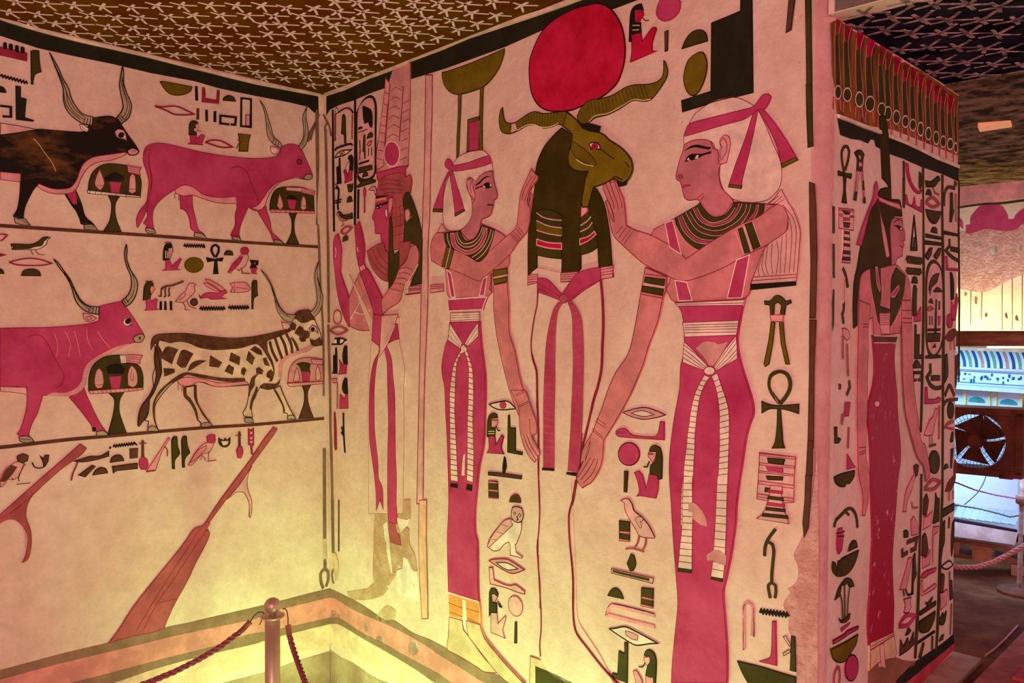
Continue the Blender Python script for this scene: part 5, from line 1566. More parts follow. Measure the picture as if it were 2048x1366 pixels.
s rd 1.4 1828,1277 1851,1293
s rd 1.4 1834,1276 1856,1286
s rd 1.4 1852,1275 1876,1246 1884,1216 1879,1132
s rd 1.4 1856,1269 1869,1240 1874,1207 1869,1132
s rd 1.4 1861,1215 1862,1188 1858,1131
s rd 1.4 1852,1208 1849,1169 1849,1131
s rd 1.4 1840,1199 1844,1169 1839,1129
s rd 1.5 1829,1195 1827,1160 1831,1130
s rd 1.5 1818,1190 1814,1150 1821,1129
s rd 1.5 1811,1186 1805,1150 1811,1128
s rd 1.5 1807,1175 1796,1141 1800,1127
S rd 1.8 1783,1125 1885,1128
S rd 1.8 1781,1117 1884,1122
F k 1779,1110 1884,1114 1884,1106 1778,1098
p hanging_arm
f sk/rd/2.3 1490,1156 1554,1132 1551,1099 1543,1082 1535,1048 1525,1017 1500,962 1486,922 1466,882 1448,847 1412,791 1373,737 1360,719 1357,687 1351,655 1335,626 1316,603 1303,596 1286,585 1270,601 1265,613 1276,632 1290,656 1280,650 1286,683 1306,715 1322,737 1335,765 1350,795 1372,847 1400,897 1439,946 1459,1013 1476,1091
f lp/rd/2.0 1298,665 1309,701 1316,716 1309,686 1296,657
s rd 2.3 1316,670 1293,640 1270,611
s rd 2.3 1329,669 1306,634 1280,605
s rd 2.3 1341,671 1326,634 1290,599
S rd 1.8 1335,774 1366,761
S rd 1.8 1330,767 1363,753
S rd 1.8 1322,746 1357,728
S rd 1.8 1320,741 1356,723
F ol/k/1.7 1490,1133 1550,1126 1547,1110 1486,1119
F lp 1486,1119 1547,1108 1546,1102 1484,1112
F ol/k/1.7 1483,1112 1546,1103 1542,1087 1480,1097
S rd 2.0 1477,1091 1542,1081
S rd 2.0 1490,1140 1553,1131
p dress
f mg/rd/2.0 1579,1070 1764,1079 1757,1053 1749,1012 1746,987 1749,962 1758,929 1773,889 1785,855 1788,828 1779,803 1770,771 1763,724 1754,668 1748,619 1746,578 1735,502 1723,446 1716,412 1722,349 1728,275 1728,210 1576,160 1578,206 1586,288 1593,358 1587,425 1578,513 1572,589 1566,657 1566,702 1571,748 1578,793 1586,832 1594,872 1596,921 1604,950 1606,987 1603,1027 1595,1053
p waistband
F cr/rd/1.7 1601,1024 1751,1031 1745,998 1607,990
s rd 1.6 1607,1018 1749,1023
s rd 1.6 1607,1012 1748,1018
s rd 1.6 1607,1007 1746,1012
s rd 1.6 1607,1000 1744,1005
F cr/rd/1.5 1579,1069 1764,1076 1761,1064 1586,1062
S rd 1.5 1581,1066 1763,1069
p belt
F cr/rd/1.6 1606,979 1623,967 1672,928 1664,914 1602,931 1603,955
p belt
F cr/rd/1.6 1744,996 1747,971 1748,946 1694,916 1687,926 1718,968
p belt
f dp 1638,965 1661,981 1689,980 1699,976 1723,983 1713,964 1687,929 1674,928 1662,945
s rd 1.5 1606,971 1641,950 1672,924
s rd 1.5 1605,962 1639,941 1669,920
s rd 1.5 1603,953 1636,935 1667,917
s rd 1.5 1603,942 1634,928 1664,915
s rd 1.4 1743,990 1716,957 1689,924
s rd 1.4 1744,979 1718,949 1692,921
s rd 1.4 1747,967 1721,941 1693,918
s rd 1.4 1747,957 1723,935 1697,917
p belt
e cr/rd/2.0 1676,915 1691,916 1677,905
p sash
r cr/rd 1.8|1662,904 1649,883 1637,859 1627,823 1622,790 1617,756 1615,731 1610,700 1607,666 1602,628 1601,588 1600,547|1677,900 1665,885 1652,856 1645,822 1641,792 1638,759 1638,733 1636,704 1634,659 1631,615 1629,575 1628,553|28
p sash
r cr/rd 1.7|1682,903 1692,882 1700,851 1704,819 1704,787 1705,755 1704,723 1702,680 1699,637 1697,594 1696,561|1697,910 1707,885 1719,857 1727,830 1729,800 1729,758 1728,726 1727,684 1724,641 1724,598 1724,566|26
p sash
r cr/rd 1.8|1608,663 1606,631 1605,587 1604,542 1599,496 1594,444|1633,667 1632,636 1634,570 1633,526 1633,492 1633,448|14
p sash
r cr/rd 1.7|1700,676 1698,635 1696,581 1693,527 1690,483 1685,445|1727,680 1725,629 1724,565 1722,511 1721,479 1717,447|13
p sash
F ol/k/1.7 1595,444 1633,448 1631,440 1593,435
p sash
F ol/k/1.6 1686,444 1717,447 1715,439 1685,439
p paint_loss
f dp 1622,603 1638,606 1661,590 1671,572 1674,558 1656,559 1635,570 1633,583 1623,583
p paint_loss
f dp 1673,492 1690,505 1707,510 1725,501 1724,480 1707,478 1690,483 1675,479
o ornament_hieroglyph|olive looped cloth sign with two hanging ends, above the large ankh|hieroglyph
f ol/k/1.4 1810,1073 1824,1073 1832,1082 1841,1085 1852,1080 1859,1072 1870,1075 1872,1069 1860,1064 1857,1044 1848,1044 1850,1064 1841,1071 1833,1066 1832,1044 1825,1044 1823,1064 1811,1066
F og/k/1.5 1827,1028 1836,1028 1831,982 1823,938 1814,932 1811,938 1822,988
F og/k/1.4 1846,1029 1855,1029 1860,983 1871,940 1862,940 1851,983
F pk/rd/1.5 1825,1043 1856,1044 1855,1029 1827,1029
o ankh_hieroglyph|large olive ankh below the looped cloth sign, right of the right goddess|hieroglyph
p loop
s ol 7.8 1849,855 1833,872 1824,891 1827,912 1839,921 1852,923 1865,918 1872,904 1871,886 1861,868 1849,854
s yl 1.1 1846,855 1836,872 1828,891 1830,908 1841,916
p cross
f ol/k/1.5 1806,856 1824,851 1846,850 1892,857 1892,837 1868,842 1850,844 1855,795 1857,773 1861,761 1832,757 1839,771 1843,802 1844,843 1824,841 1807,831
o djed_pillar_hieroglyph|banded pillar sign with four pink and olive bars under the large ankh|hieroglyph
p crossbar
F lp/rd/1.8 1802,744 1888,745 1885,702 1885,648 1851,642 1797,641 1801,702 1802,719
F pk/rd/1.5 1803,742 1888,745 1887,740 1803,738
F pk/rd/1.5 1803,722 1886,726 1885,721 1803,717
F pk/rd/1.5 1802,704 1885,708 1885,704 1802,700
F ol/k/1.5 1822,735 1863,737 1860,725 1824,725
F mg/rd/1.5 1819,715 1859,717 1859,709 1824,708
F ol/k/1.5 1820,695 1859,699 1858,692 1823,688
F pk/rd/1.5 1802,682 1886,685 1885,678 1801,675
F ol/k/1.5 1818,669 1857,671 1856,665 1817,661
F pk/rd/1.5 1800,653 1885,657 1885,651 1798,646
p shaft
f lp/rd/1.6 1830,677 1859,679 1857,657 1864,626 1871,611 1875,601 1797,598 1811,610 1822,632 1828,652
F mg/rd/1.5 1824,639 1864,641 1864,635 1822,632
F ol/k/1.5 1825,653 1861,655 1862,648 1824,646
F ol/k/1.5 1822,628 1865,631 1866,625 1820,621
F ol/k/1.5 1815,613 1871,618 1873,612 1811,606
F mg/rd/1.5 1826,666 1859,668 1859,663 1826,661
o was_scepter_hieroglyph|thin bent-headed sceptre sign with a forked foot at the lower right of the main wall|hieroglyph
s ol 6.3 1843,584 1833,570 1824,556 1818,538 1817,519
s ol 6.3 1826,552 1835,549 1839,536 1837,509 1835,484 1835,465
s ol 5.8 1835,465 1827,457 1828,445 1832,430
s ol 5.8 1835,465 1844,461 1845,447 1843,433
o bent_cloth_hieroglyph|tall thin bent loop sign left of the water line, lowest right of the main wall|hieroglyph
s pk 6.6 1769,300 1768,342 1767,392 1772,404 1779,407 1788,402 1791,390 1790,365 1789,335
s k 1.7 1768,297 1767,392 1771,402
s rd 1.7 1793,334 1792,399
o water_hieroglyph|dark zigzag water line half lost in the damaged corner edge of the main wall|hieroglyph
z k 4.6 1807,395 1876,405 9 3.0
o leg_hieroglyph|upright magenta leg and foot sign above the grey-olive basket|hieroglyph
f mg/rd/1.6 1838,381 1846,383 1847,343 1849,287 1835,286 1807,283 1826,294 1834,302 1837,320
o kneading_hieroglyph|broken dark post sign with two side pegs at the damaged corner edge|hieroglyph
F ol/k/1.5 1883,362 1891,362 1894,288 1881,287
F lp/k/1.5 1864,355 1870,359 1882,343 1879,338
F lp/k/1.5 1864,319 1879,332 1882,327 1866,314
o basket_hieroglyph|large grey-olive half basket cut by the bottom frame edge beside the corner|hieroglyph
f ol/k/1.9 1753,267 1804,272 1849,274 1894,276 1893,256 1880,235 1832,215 1793,218 1769,240
o seated_god_hieroglyph|tiny bearded kneeling figure with dark wig right of the great sun disc|hieroglyph
p body
f sd/k/1.8 1441,1723 1470,1721 1474,1699 1501,1723 1510,1725 1517,1719 1505,1691 1504,1670 1518,1667 1438,1658 1442,1680
p head
f sd/rd/1.8 1448,1780 1475,1773 1478,1761 1472,1756 1464,1747 1454,1751
s k 2.0 1475,1756 1484,1746 1495,1745
s k 1.8 1462,1771 1476,1769
p wig
f k 1433,1708 1436,1767 1442,1784 1455,1791 1470,1790 1476,1773 1452,1779 1452,1751 1468,1746 1470,1721 1441,1725 1439,1708
S lp 2.2 1445,1744 1467,1739
S lp 2.2 1444,1733 1465,1729
o disc_hieroglyph|small red disc cut by the top frame edge right of the great sun disc|hieroglyph
f mg/rd/1.7 1530,1788 1571,1777 1585,1765 1582,1744 1563,1732 1539,1732 1520,1745 1516,1761 1521,1775
o stroke_hieroglyph|small brown upright stroke under the small red disc near the top|hieroglyph
F br/k/1.7 1541,1707 1550,1708 1549,1662 1542,1661
o loaf_hieroglyph|slanted dark bread loaf above the olive egg sign near the top|hieroglyph
f ol/k/1.6 1590,1657 1598,1672 1613,1686 1631,1690 1647,1685 1657,1672 1659,1659
o egg_hieroglyph|upright olive egg beside the very large black throne at the top|hieroglyph
f og/k/2.0 1639,1639 1652,1631 1659,1609 1656,1584 1645,1559 1630,1545 1617,1545 1604,1558 1596,1583 1599,1608 1611,1629
o throne_hieroglyph|very large black throne sign above the right goddess's head|hieroglyph
F kb/k/1.9 1744,1734 1771,1727 1776,1523 1688,1520 1593,1512 1590,1538 1670,1545 1670,1696 1744,1704
o reed_hieroglyph|thin brown tapering stroke cut by the top frame edge right of the large throne|hieroglyph
F br/k/1.4 1859,1702 1872,1699 1864,1636 1853,1633
o corner_line|thick black vertical border line along the outer corner of the main wall|border line
p line
F ol/k/0.9 1895,1693 1907,1690 1910,1572 1914,1426 1903,1428 1899,1574
F ol/k/0.9 1900,1516 1911,1514 1917,1389 1906,1388 1902,1458
F br/k/0.8 1910,1316 1921,1311 1925,1261 1929,1165 1927,1038 1915,1037 1916,1147 1912,1243
F br/k/0.9 1915,1033 1929,1033 1926,937 1927,769 1915,767 1916,917
F br/k/0.9 1915,784 1925,785 1925,711 1912,710
F br/k/0.9 1911,710 1924,712 1922,659 1918,601 1909,578 1906,609 1910,657
o seated_god_hieroglyph|tiny kneeling figure facing right at the bottom frame edge beside the lower throne|hieroglyph
p body
f pk/rd/1.8 1496,152 1522,158 1522,113 1496,105
f pk/rd/1.9 1457,151 1466,155 1484,136 1490,103 1473,97
p head
f lp/rd/1.8 1490,195 1507,202 1510,189 1501,177 1493,184
s k 2.9 1494,183 1487,170 1474,167
p wig
f ol/k/1.8 1491,200 1495,212 1507,219 1521,214 1527,197 1526,157 1522,120 1519,154 1507,151 1496,152 1501,175 1513,195 1507,203
o throne_hieroglyph|grey-olive throne sign facing left at the bottom frame edge of the main wall|hieroglyph
f ol/k/1.9 1428,214 1438,216 1437,113 1387,112 1389,123 1406,125 1410,187 1429,185
o eye_hieroglyph|large eye sign with pink iris above the lower throne at the bottom|hieroglyph
f cr/k/3.5 1377,235 1399,243 1427,255 1451,255 1535,243 1510,235 1466,218 1436,221 1405,228
f lp/rd/1.9 1431,245 1448,247 1472,245 1470,232 1451,230 1433,235
o bent_cloth_hieroglyph|pink folded open rectangle sign above the large eye at the bottom|hieroglyph
s pk 8.8 1522,308 1459,304 1389,299 1375,287 1369,269
s pk 8.7 1369,269 1436,274 1522,280
s k 1.9 1520,312 1459,309 1386,302 1371,285 1365,267
o loaf_hieroglyph|grey bread loaf left of the small banded block, low on the main wall|hieroglyph
f ol/k/1.9 1372,320 1380,334 1392,344 1405,345 1417,336 1423,324
o block_hieroglyph|small dark banded block right of the grey loaf, low on the main wall|hieroglyph
F ol/k/1.8 1481,367 1517,373 1516,325 1480,321
F pk/rd/1.8 1483,346 1517,348 1516,344 1482,341
F pk/rd/1.8 1481,326 1516,329 1516,325 1480,321
o pestle_hieroglyph|dark pestle standing on a long tilted bar under the quail chick|hieroglyph
f ol/k/1.9 1447,444 1456,442 1462,423 1454,404 1445,401 1435,417
f lp/k/1.9 1384,393 1447,396 1518,400 1516,386 1450,384 1384,381
f ol 1389,391 1444,393 1506,397 1506,390 1444,387 1389,385
o quail_chick_hieroglyph|large carved quail chick facing left beside the dark banded block|hieroglyph
p body
f lp/rd/2.3 1413,573 1425,579 1437,582 1449,574 1456,556 1478,546 1499,531 1522,502 1519,498 1488,494 1473,496 1461,510 1440,534 1428,551 1426,569
f lp/k/1.4 1461,533 1467,542 1481,544 1487,538 1477,529 1482,519 1476,515
s k 2.8 1440,582 1452,569 1458,554 1481,544 1505,525 1520,503
p leg
s dr 4.2 1473,496 1467,474 1458,462
s dr 4.2 1493,493 1493,479 1485,463
s dr 3.6 1430,453 1455,459 1488,458
o block_hieroglyph|dark banded block left of the large carved quail chick|hieroglyph
F ol/k/1.9 1409,521 1442,524 1442,475 1410,473
F pk/rd/1.9 1409,495 1442,499 1442,493 1409,490
F pk/rd/1.9 1410,476 1442,478 1442,474 1410,470
o stroke_hieroglyph|olive upright stroke under the round magenta disc in the middle text column|hieroglyph
F ol/k/1.9 1425,649 1436,650 1432,597 1424,597
o disc_hieroglyph|round magenta disc left of the kneeling figure in the middle text column|hieroglyph
e mg/k/2.3 1439,694 1473,698 1439,665
o seated_god_hieroglyph|kneeling magenta figure with olive wig facing left, beside the round magenta disc|hieroglyph
p body
f mg/rd/1.9 1503,653 1530,654 1530,623 1523,597 1502,596 1473,595 1464,592 1473,604 1467,631 1457,650 1470,656 1482,647 1493,614
p head
f pk/rd/1.8 1500,706 1525,712 1521,694 1513,682 1507,690 1500,694
s k 2.7 1500,702 1516,704
s ol 4.1 1504,685 1497,670 1486,669
p wig
f ol/k/1.8 1503,710 1507,720 1520,726 1535,721 1541,701 1540,647 1530,644 1527,654 1505,654 1507,676 1520,685 1525,710
o forearm_hieroglyph|reddish forearm sign with outstretched hand between the mouth and the magenta disc|hieroglyph
f mg/rd/2.2 1535,785 1547,785 1547,742 1472,737 1407,734 1397,740 1397,747 1410,754 1428,756 1449,743 1518,746 1529,757
s rd 1.7 1401,745 1428,750
s rd 1.7 1401,742 1431,746
o mouth_hieroglyph|pink mouth sign at the top of the middle text column, beside the right goddess|hieroglyph
f pk/k/2.2 1419,796 1457,809 1492,815 1529,809 1551,802 1523,793 1484,785 1448,788
f cr/k/1.8 1445,797 1481,807 1518,800 1484,792
W R
o ankh_hieroglyph|tall thin dark ankh under the black band at the left edge of the end wall|hieroglyph
p loop
s ol 5.8 83,994 73,1011 68,1033 81,1048 97,1050 107,1042 102,1023 87,1000
p cross
f ol/k/2.1 53,994 83,993 120,996 118,986 92,987 89,959 96,931 74,931 83,958 79,987 54,985
o ornament_hieroglyph|dark looped cloth sign with two hanging ends beside the thin ankh|hieroglyph
f ol/k/2.2 137,1043 151,1050 168,1053 186,1046 180,1035 177,1009 149,1006 152,1030 146,1037
f lp/rd/2.2 155,1027 174,1027 172,1017 155,1015
f lp 156,1040 165,1040 165,1033 158,1034
F pk/rd/2.2 149,1006 160,1007 149,960 138,959
F pk/rd/2.3 172,1009 179,1009 192,953 185,952
F ol/k/2.2 138,959 149,960 145,942 132,942
F ol/k/2.3 178,987 184,988 187,969 180,969
F ol/k/2.3 185,951 194,952 195,941 184,941
o djed_pillar_hieroglyph|banded pillar sign with checkered top under the ankh on the end wall|hieroglyph
p crossbar
F lp/rd/2.2 54,917 133,921 133,876 56,875
F pk/rd/2.2 54,917 133,921 133,917 54,913
F ol/k/2.2 70,913 115,914 107,908 86,907
F mg/rd/2.2 77,899 111,901 111,896 77,893
F pk/rd/2.1 55,905 74,906 75,901 55,901
F pk/rd/2.2 111,906 134,907 134,904 111,903
F br/k/2.2 79,889 112,890 108,881 81,880
p shaft
F lp/rd/2.2 82,876 110,876 113,840 117,805 72,805 81,838
F br/k/2.2 82,871 110,871 110,866 82,866
F br/k/2.2 81,858 112,858 112,853 81,853
F br/k/2.2 81,845 112,845 113,840 80,840
F br/k/2.2 79,830 114,830 114,824 78,824
F br/k/2.2 77,816 114,817 114,811 75,810
o was_scepter_hieroglyph|thin dark bent-headed sceptre under the banded pillar on the end wall|hieroglyph
s ol 6.7 83,793 99,778 110,753
s dp 5.0 91,776 90,748 90,719
s ol 5.8 91,723 90,704 84,696 91,676
o loop_staff_hieroglyph|pair of thin dark strokes under a faded pink disc on the end wall|hieroglyph
f dp/rd/2.2 81,665 99,666 118,658 121,646 108,639 84,653
S dr 6.6 86,653 89,600
S dr 7.6 109,633 118,562
o flail_hieroglyph|dark broken flail-like stroke low left of the queen's skirt on the end wall|hieroglyph
s br 6.8 124,553 129,539 113,522
F br 73,548 81,547 80,537 74,537
F mg/rd/2.2 105,507 130,505 123,477 100,478
F dr 88,483 100,482 91,460 86,463
o hook_hieroglyph|small olive hooked sign left of the thin red leg sign on the end wall|hieroglyph
f ol/k/2.1 53,458 63,458 65,432 75,434 83,430 72,423 56,425
o leg_hieroglyph|thin red leg sign above the olive basket on the end wall|hieroglyph
S dr 6.8 126,452 123,406
f mg/rd/2.2 120,394 135,381 163,360 144,361 119,361
o basket_hieroglyph|chipped olive basket left of the end-wall queen's hand|hieroglyph
f ol/k/2.2 56,353 94,355 161,353 157,340 132,328 120,332 108,325 79,331 59,343
o curved_sign_hieroglyph|dark arched band sign below the chipped olive basket on the end wall|hieroglyph
s ol 6.9 58,246 66,259 97,267 126,274 152,269 174,251 183,223
s ol 5.2 114,271 135,259
o beetle_hieroglyph|small purplish beetle-like sign under the dark arched band|hieroglyph
f mg/rd/2.2 78,239 98,238 101,228 104,212 96,190 82,184 72,201 73,230
S k 2.5 67,231 111,228
S k 2.5 71,225 109,218
o loaf_hieroglyph|small olive loaf above the fragmentary olive basket on the end wall|hieroglyph
f ol/k/2.3 134,180 142,191 158,198 174,195 183,180
o basket_hieroglyph|fragmentary olive basket with pale scratches below the small olive loaf|hieroglyph
f ol/k/2.2 101,171 190,171 177,153 156,138 123,131 82,136 61,148 51,160 53,173 65,169 74,146 81,169 95,168
o lotus_hieroglyph|three-stemmed olive plant sign low at the left of the end wall|hieroglyph
f ol/k/2.3 68,89 83,107 103,117 128,122 153,113 167,96 145,99 132,114 120,110 99,113 92,93
s ol 5.2 93,94 102,77 108,36
s ol 6.1 115,111 117,73 118,32
s ol 5.3 143,99 134,69 133,29
f mg/rd/2.3 100,19 148,20 140,16 103,12
f ol/k/2.3 87,45 106,35 147,40 144,30 123,27 98,33
o bolt_hieroglyph|slanted reddish bar sign above the large olive basket at the bottom left of end wall|hieroglyph
f mg/k/2.3 59,4 119,2 136,5 196,-1 194,-7 141,-5 120,-6 61,-4
o basket_hieroglyph|large green-olive basket near the bottom left of the end wall|hieroglyph
f og/k/2.5 49,-12 120,-17 193,-19 185,-37 151,-51 122,-59 89,-52 64,-37 52,-21
o disc_hieroglyph|tall magenta oval disc at the bottom left of the end wall|hieroglyph
e mg/k/2.9 161,-85 197,-97 156,-113
o loop_hieroglyph|outlined reddish loop cut by the bottom frame edge on the end wall|hieroglyph
s dr 6.1 68,-91 69,-72 85,-60 95,-68 98,-89 94,-99
o text_column_line|thin black line left of the end-wall queen's label text, at the wall edge|text line
F ol 28,918 35,918 37,864 31,864
F ol 30,840 37,840 40,772 34,772
F ol 35,746 39,746 39,673 34,660 32,722
o queen_relief|queen with long black wig and red skirt on the narrow end wall|wall figure
p crown
f wd/k/2.4 270,1140 281,1148 300,1151 310,1145 323,1115 333,1070 345,1005 350,964 275,963 273,970 289,982 341,992 316,1003 295,1008 285,1074 281,1105
p wig
f wd/k/2.4 243,953 276,956 402,969 413,959 422,932 369,927 355,909 345,900 347,861 355,836 357,800 356,774 346,763 348,716 351,708 286,708 290,735 287,802 227,800 196,793 179,786 173,775 167,753 160,714 162,673 145,666 141,713 145,766 161,800 177,844 209,901
p headband
f pk/rd/2.5 271,963 338,959 398,959 414,946 358,948 276,953
f mg/rd/2.3 258,996 267,985 266,964 253,947 226,930 201,890 177,847 153,847 175,881 209,922 239,956 247,985
f pk/rd/2.4 268,959 286,922 317,885 343,832 324,827 298,874 282,921
p face
f fc/rd/2.6 359,921 422,927 425,917 429,906 440,894 443,877 433,873 436,863 428,855 427,837 393,829 381,814 387,805 365,789 358,785 355,836 346,876 343,899
f k 367,910 384,918 405,921 423,918 420,920 394,922 369,914
f k 365,905 390,907 416,905 426,899 406,897 387,903
e cr 413,901 420,901 413,899
s rd 3.0 407,860 428,858
p body
f sf/rd/2.5 179,784 227,798 287,802 381,814 420,803 463,787 480,767 488,729 490,671 426,679 417,652 252,646 245,690 183,672 164,673 164,724 167,758
p collar
f ol/k/2.5 225,800 287,804 288,779 294,744 286,715 349,708 352,745 355,782 384,808 447,790 443,766 434,743 414,714 351,668 288,672 253,725 233,763
f mg/lp/2.4 257,803 268,803 279,775 289,756 284,748 265,768
f mg/lp/2.5 357,745 401,766 407,759 377,738 355,738
p wig_tip
F pk/rd/2.5 284,699 349,700 348,666 351,650 298,650 288,667
S dr 1.9 284,693 348,694
S dr 1.9 286,688 349,689
S dr 1.9 286,683 349,684
S dr 1.9 287,677 349,678
S dr 1.9 288,672 349,673
p arm
f sk/rd/2.3 164,727 226,718 229,702 219,662 221,606 219,562 221,501 216,413 217,378 232,350 242,322 235,276 218,244 200,247 203,292 179,339 171,383 166,453 162,556 163,642
f sk/rd/2.8 424,731 485,732 495,684 502,597 514,529 533,479 552,438 578,376 608,362 627,334 647,297 648,274 619,264 605,302 581,319 551,339 522,372 492,414 463,455 444,523 436,580 426,675
S rd 2.1 177,402 216,399
S rd 2.1 177,391 217,392
S rd 2.1 177,386 217,387
S rd 2.1 188,674 219,674
S rd 2.1 188,668 219,668
S rd 2.5 430,706 494,707
S rd 2.5 431,688 495,687
S rd 2.5 431,677 496,676
p dress
f mgw/rd/2.5 249,649 397,644 385,619 381,592 391,545 403,507 407,475 417,430 429,391 434,343 418,297 410,242 398,168 390,113 399,35 406,-5 404,-84 257,-61 248,-2 257,68 263,139 266,192 258,266 249,374 238,429 227,465 235,500 256,534 264,569 260,605 254,630
p belt
F br/k/2.5 249,648 397,643 387,629 254,632
S lp 2.8 251,648 394,644
S lp 2.8 254,632 390,629
p paint_loss
f lp 262,494 279,498 291,492 286,486 270,487
p anklet
F tn/rd/2.6 257,-55 406,-70 409,-79 260,-73
S rd 2.0 260,-65 406,-75
p foot
f tn/rd/2.6 260,-73 409,-79 427,-129 417,-138 361,-125 312,-118 260,-121
p foot
F lp/rd/2.6 315,-76 341,-78 357,-146 327,-132
o text_column_line|black text column line right of the end-wall queen's crown, first of three|text line
F ol/k/1.2 426,1064 433,1064 439,954 437,954
F ol/k/1.2 426,1023 436,1025 439,954 429,955
o text_column_line|black text column line left of the end-wall oval name ring|text line
F ol/k/1.3 561,1066 570,1066 572,992 586,845 593,646 590,437 586,397 580,397 582,587 582,746 572,943
F ol/k/1.3 587,288 597,287 599,203 592,96 593,-26 588,-106 575,-184 563,-180 576,-42 584,97 587,205
o text_column_line|black text column line right of the end-wall oval name ring|text line
F ol/k/1.4 710,1066 720,1066 722,976 738,853 754,686 759,433 768,219 760,7 752,-141 740,-213 730,-210 740,-95 745,53 758,221 749,434 736,728 719,914
o text_column_line|black line along the far right edge of the end wall|text line
F ol/k/1.5 852,1070 860,1054 863,946 883,730 890,511 885,511 875,730 856,946
o throwstick_hieroglyph|red curved stick beside a reed at the top of the end-wall text|hieroglyph
f mg/rd/2.7 442,1061 458,1061 467,1038 490,1016 535,1003 557,1010 546,999 513,999 474,1014 451,1036
f ol/k/2.8 538,1052 550,1048 554,1023 546,1009 537,1017
o hill_hieroglyph|red crescent ground sign below the curved stick on the end wall|hieroglyph
f mg/rd/2.7 443,986 451,985 465,966 482,963 498,969 505,987 514,967 537,963 554,968 553,984 561,983 566,954 444,965
o duck_hieroglyph|small dark duck at the top of the second end-wall text column|hieroglyph
f ol/k/2.9 585,1036 626,1038 661,1051 683,1059 695,1051 674,1041 651,1028 591,1021
s dr 5.6 642,1025 657,1013 688,1011
o loaf_hieroglyph|tiny dark loaf under the small duck on the end wall|hieroglyph
f ol/k/2.8 592,1002 603,1015 621,1015 631,1004
o mouth_hieroglyph|reddish mouth sign under the small duck on the end wall|hieroglyph
s dr 8.9 590,982 616,994 646,999 696,988 659,977 623,976 590,982
o basket_hieroglyph|olive bowl-like basket under the mouth in the second end-wall text column|hieroglyph
f ol/k/2.9 591,964 642,965 706,968 698,954 668,935 637,934 607,946
o loaf_hieroglyph|small dark loaf above two short bars on the end wall|hieroglyph
f ol/k/2.9 633,910 644,921 659,924 675,921 678,910
o bar_hieroglyph|upper of two short dark bars above the oval name ring on the end wall|hieroglyph
F ol/k/2.9 595,902 713,902 714,896 595,894
o bar_hieroglyph|lower of two short dark bars above the oval name ring on the end wall|hieroglyph
F ol/k/2.9 593,885 714,887 713,880 594,876
o slanted_stroke_hieroglyph|left of two slanted dark strokes above the oval name ring on the end wall|hieroglyph
F br/k/2.9 626,868 644,870 636,852 613,837 592,846
o slanted_stroke_hieroglyph|right of two slanted dark strokes above the oval name ring on the end wall|hieroglyph
F br/k/3.0 696,871 712,873 703,855 679,842 657,849
o cartouche|tall oval name ring with dark signs on the narrow end wall|cartouche
p ring
s ol 10.2 608,710 606,790 620,821 655,835 692,828 718,811 730,774 731,690 738,636 723,611 687,592 662,590 631,603 614,638 608,710
p background
f lp 609,790 626,819 655,830 692,824 716,804 727,753 731,638 711,610 680,594 649,597 621,620 612,690
p tie
f ol/k/3.0 611,590 662,592 724,589 728,583 662,583 611,585
p sign
f br/k/2.9 617,765 633,789 669,803 700,806 682,783 658,774 640,765 630,745
p sign
f ol/k/3.0 659,760 689,769 728,759 709,757 653,756
p sign
f br/k/2.9 618,728 630,737 645,737 655,725
p sign
F ol/k/3.0 673,735 682,736 684,645 668,645
p sign
F br/k/3.0 698,732 707,732 708,711 699,711
p sign
s dr 6.7 607,712 631,717 655,713 631,708 611,710
p sign
S k 5.6 629,694 630,670
p sign
S k 5.6 647,692 649,670
p sign
F mg/rd/3.0 693,692 712,693 710,670 698,670
p sign
F ol/k/2.9 616,660 714,660 714,655 616,655
p sign
F ol/k/2.9 617,649 715,648 710,626 618,627
p sign
f ol/k/3.0 652,611 673,621 682,611
o basket_hand_hieroglyph|olive curved hook with a small dark block below the end-wall name ring|hieroglyph
s ol 11.4 645,570 649,548 623,535 648,515 691,503 742,503
F br/k/3.0 657,538 721,535 722,522 656,525
o forearm_hieroglyph|red forearm sign below the olive hook on the end wall|hieroglyph
f mg/rd/3.0 609,510 624,509 629,478 693,474 718,478 734,471 719,463 608,467
o heron_hieroglyph|pale standing heron beside a thin red staff on the end wall|hieroglyph
f pk/rd/3.0 604,389 641,420 671,430 688,451 704,448 699,430 684,404 673,382 649,382 625,383
s dr 4.5 646,383 650,366 653,355
s dr 4.6 664,383 671,358
s br 6.9 647,354 700,353
o staff_hieroglyph|thin red staff right of the pale heron on the end wall|hieroglyph
S dr 9.4 722,455 725,364
o disc_hieroglyph|upright olive oval disc under the heron on the end wall|hieroglyph
e ol/k/3.0 691,307 733,302 693,276
o mouth_hieroglyph|reddish tilted mouth sign below the upright olive oval disc|hieroglyph
s dr 10.4 617,246 649,257 686,261 743,247 718,239 681,236 617,246
o owl_hieroglyph|slim carved owl beside the end-wall queen's right hand|hieroglyph
f pk/rd/2.8 463,224 473,255 504,280 531,294 530,316 550,319 570,313 562,290 537,283 522,258 490,233 483,209 459,213
f br/k/2.8 530,314 550,319 567,311 559,290 543,288
s dr 5.4 523,228 535,210 569,207
o throne_hieroglyph|dark tall stepped throne above two small boxes on the end wall|hieroglyph
F ol/k/2.8 526,671 534,671 535,646 559,646 558,595 581,594 582,585 528,586
o loaf_hieroglyph|olive loaf under the tall stepped throne on the end wall|hieroglyph
f ol/k/2.8 518,563 528,577 545,582 562,574 572,562
o house_hieroglyph|small dark house outline under the olive loaf on the end wall|hieroglyph
F ol/k/2.8 515,555 581,552 580,546 516,549
S ol 7.4 542,533 519,532 520,548
S ol 7.6 553,533 573,530 575,545
o seated_god_hieroglyph|small kneeling magenta figure beside the end-wall queen's shoulder|hieroglyph
f mg/rd/2.8 519,714 530,700 542,698 564,716 565,680 520,679
p wig
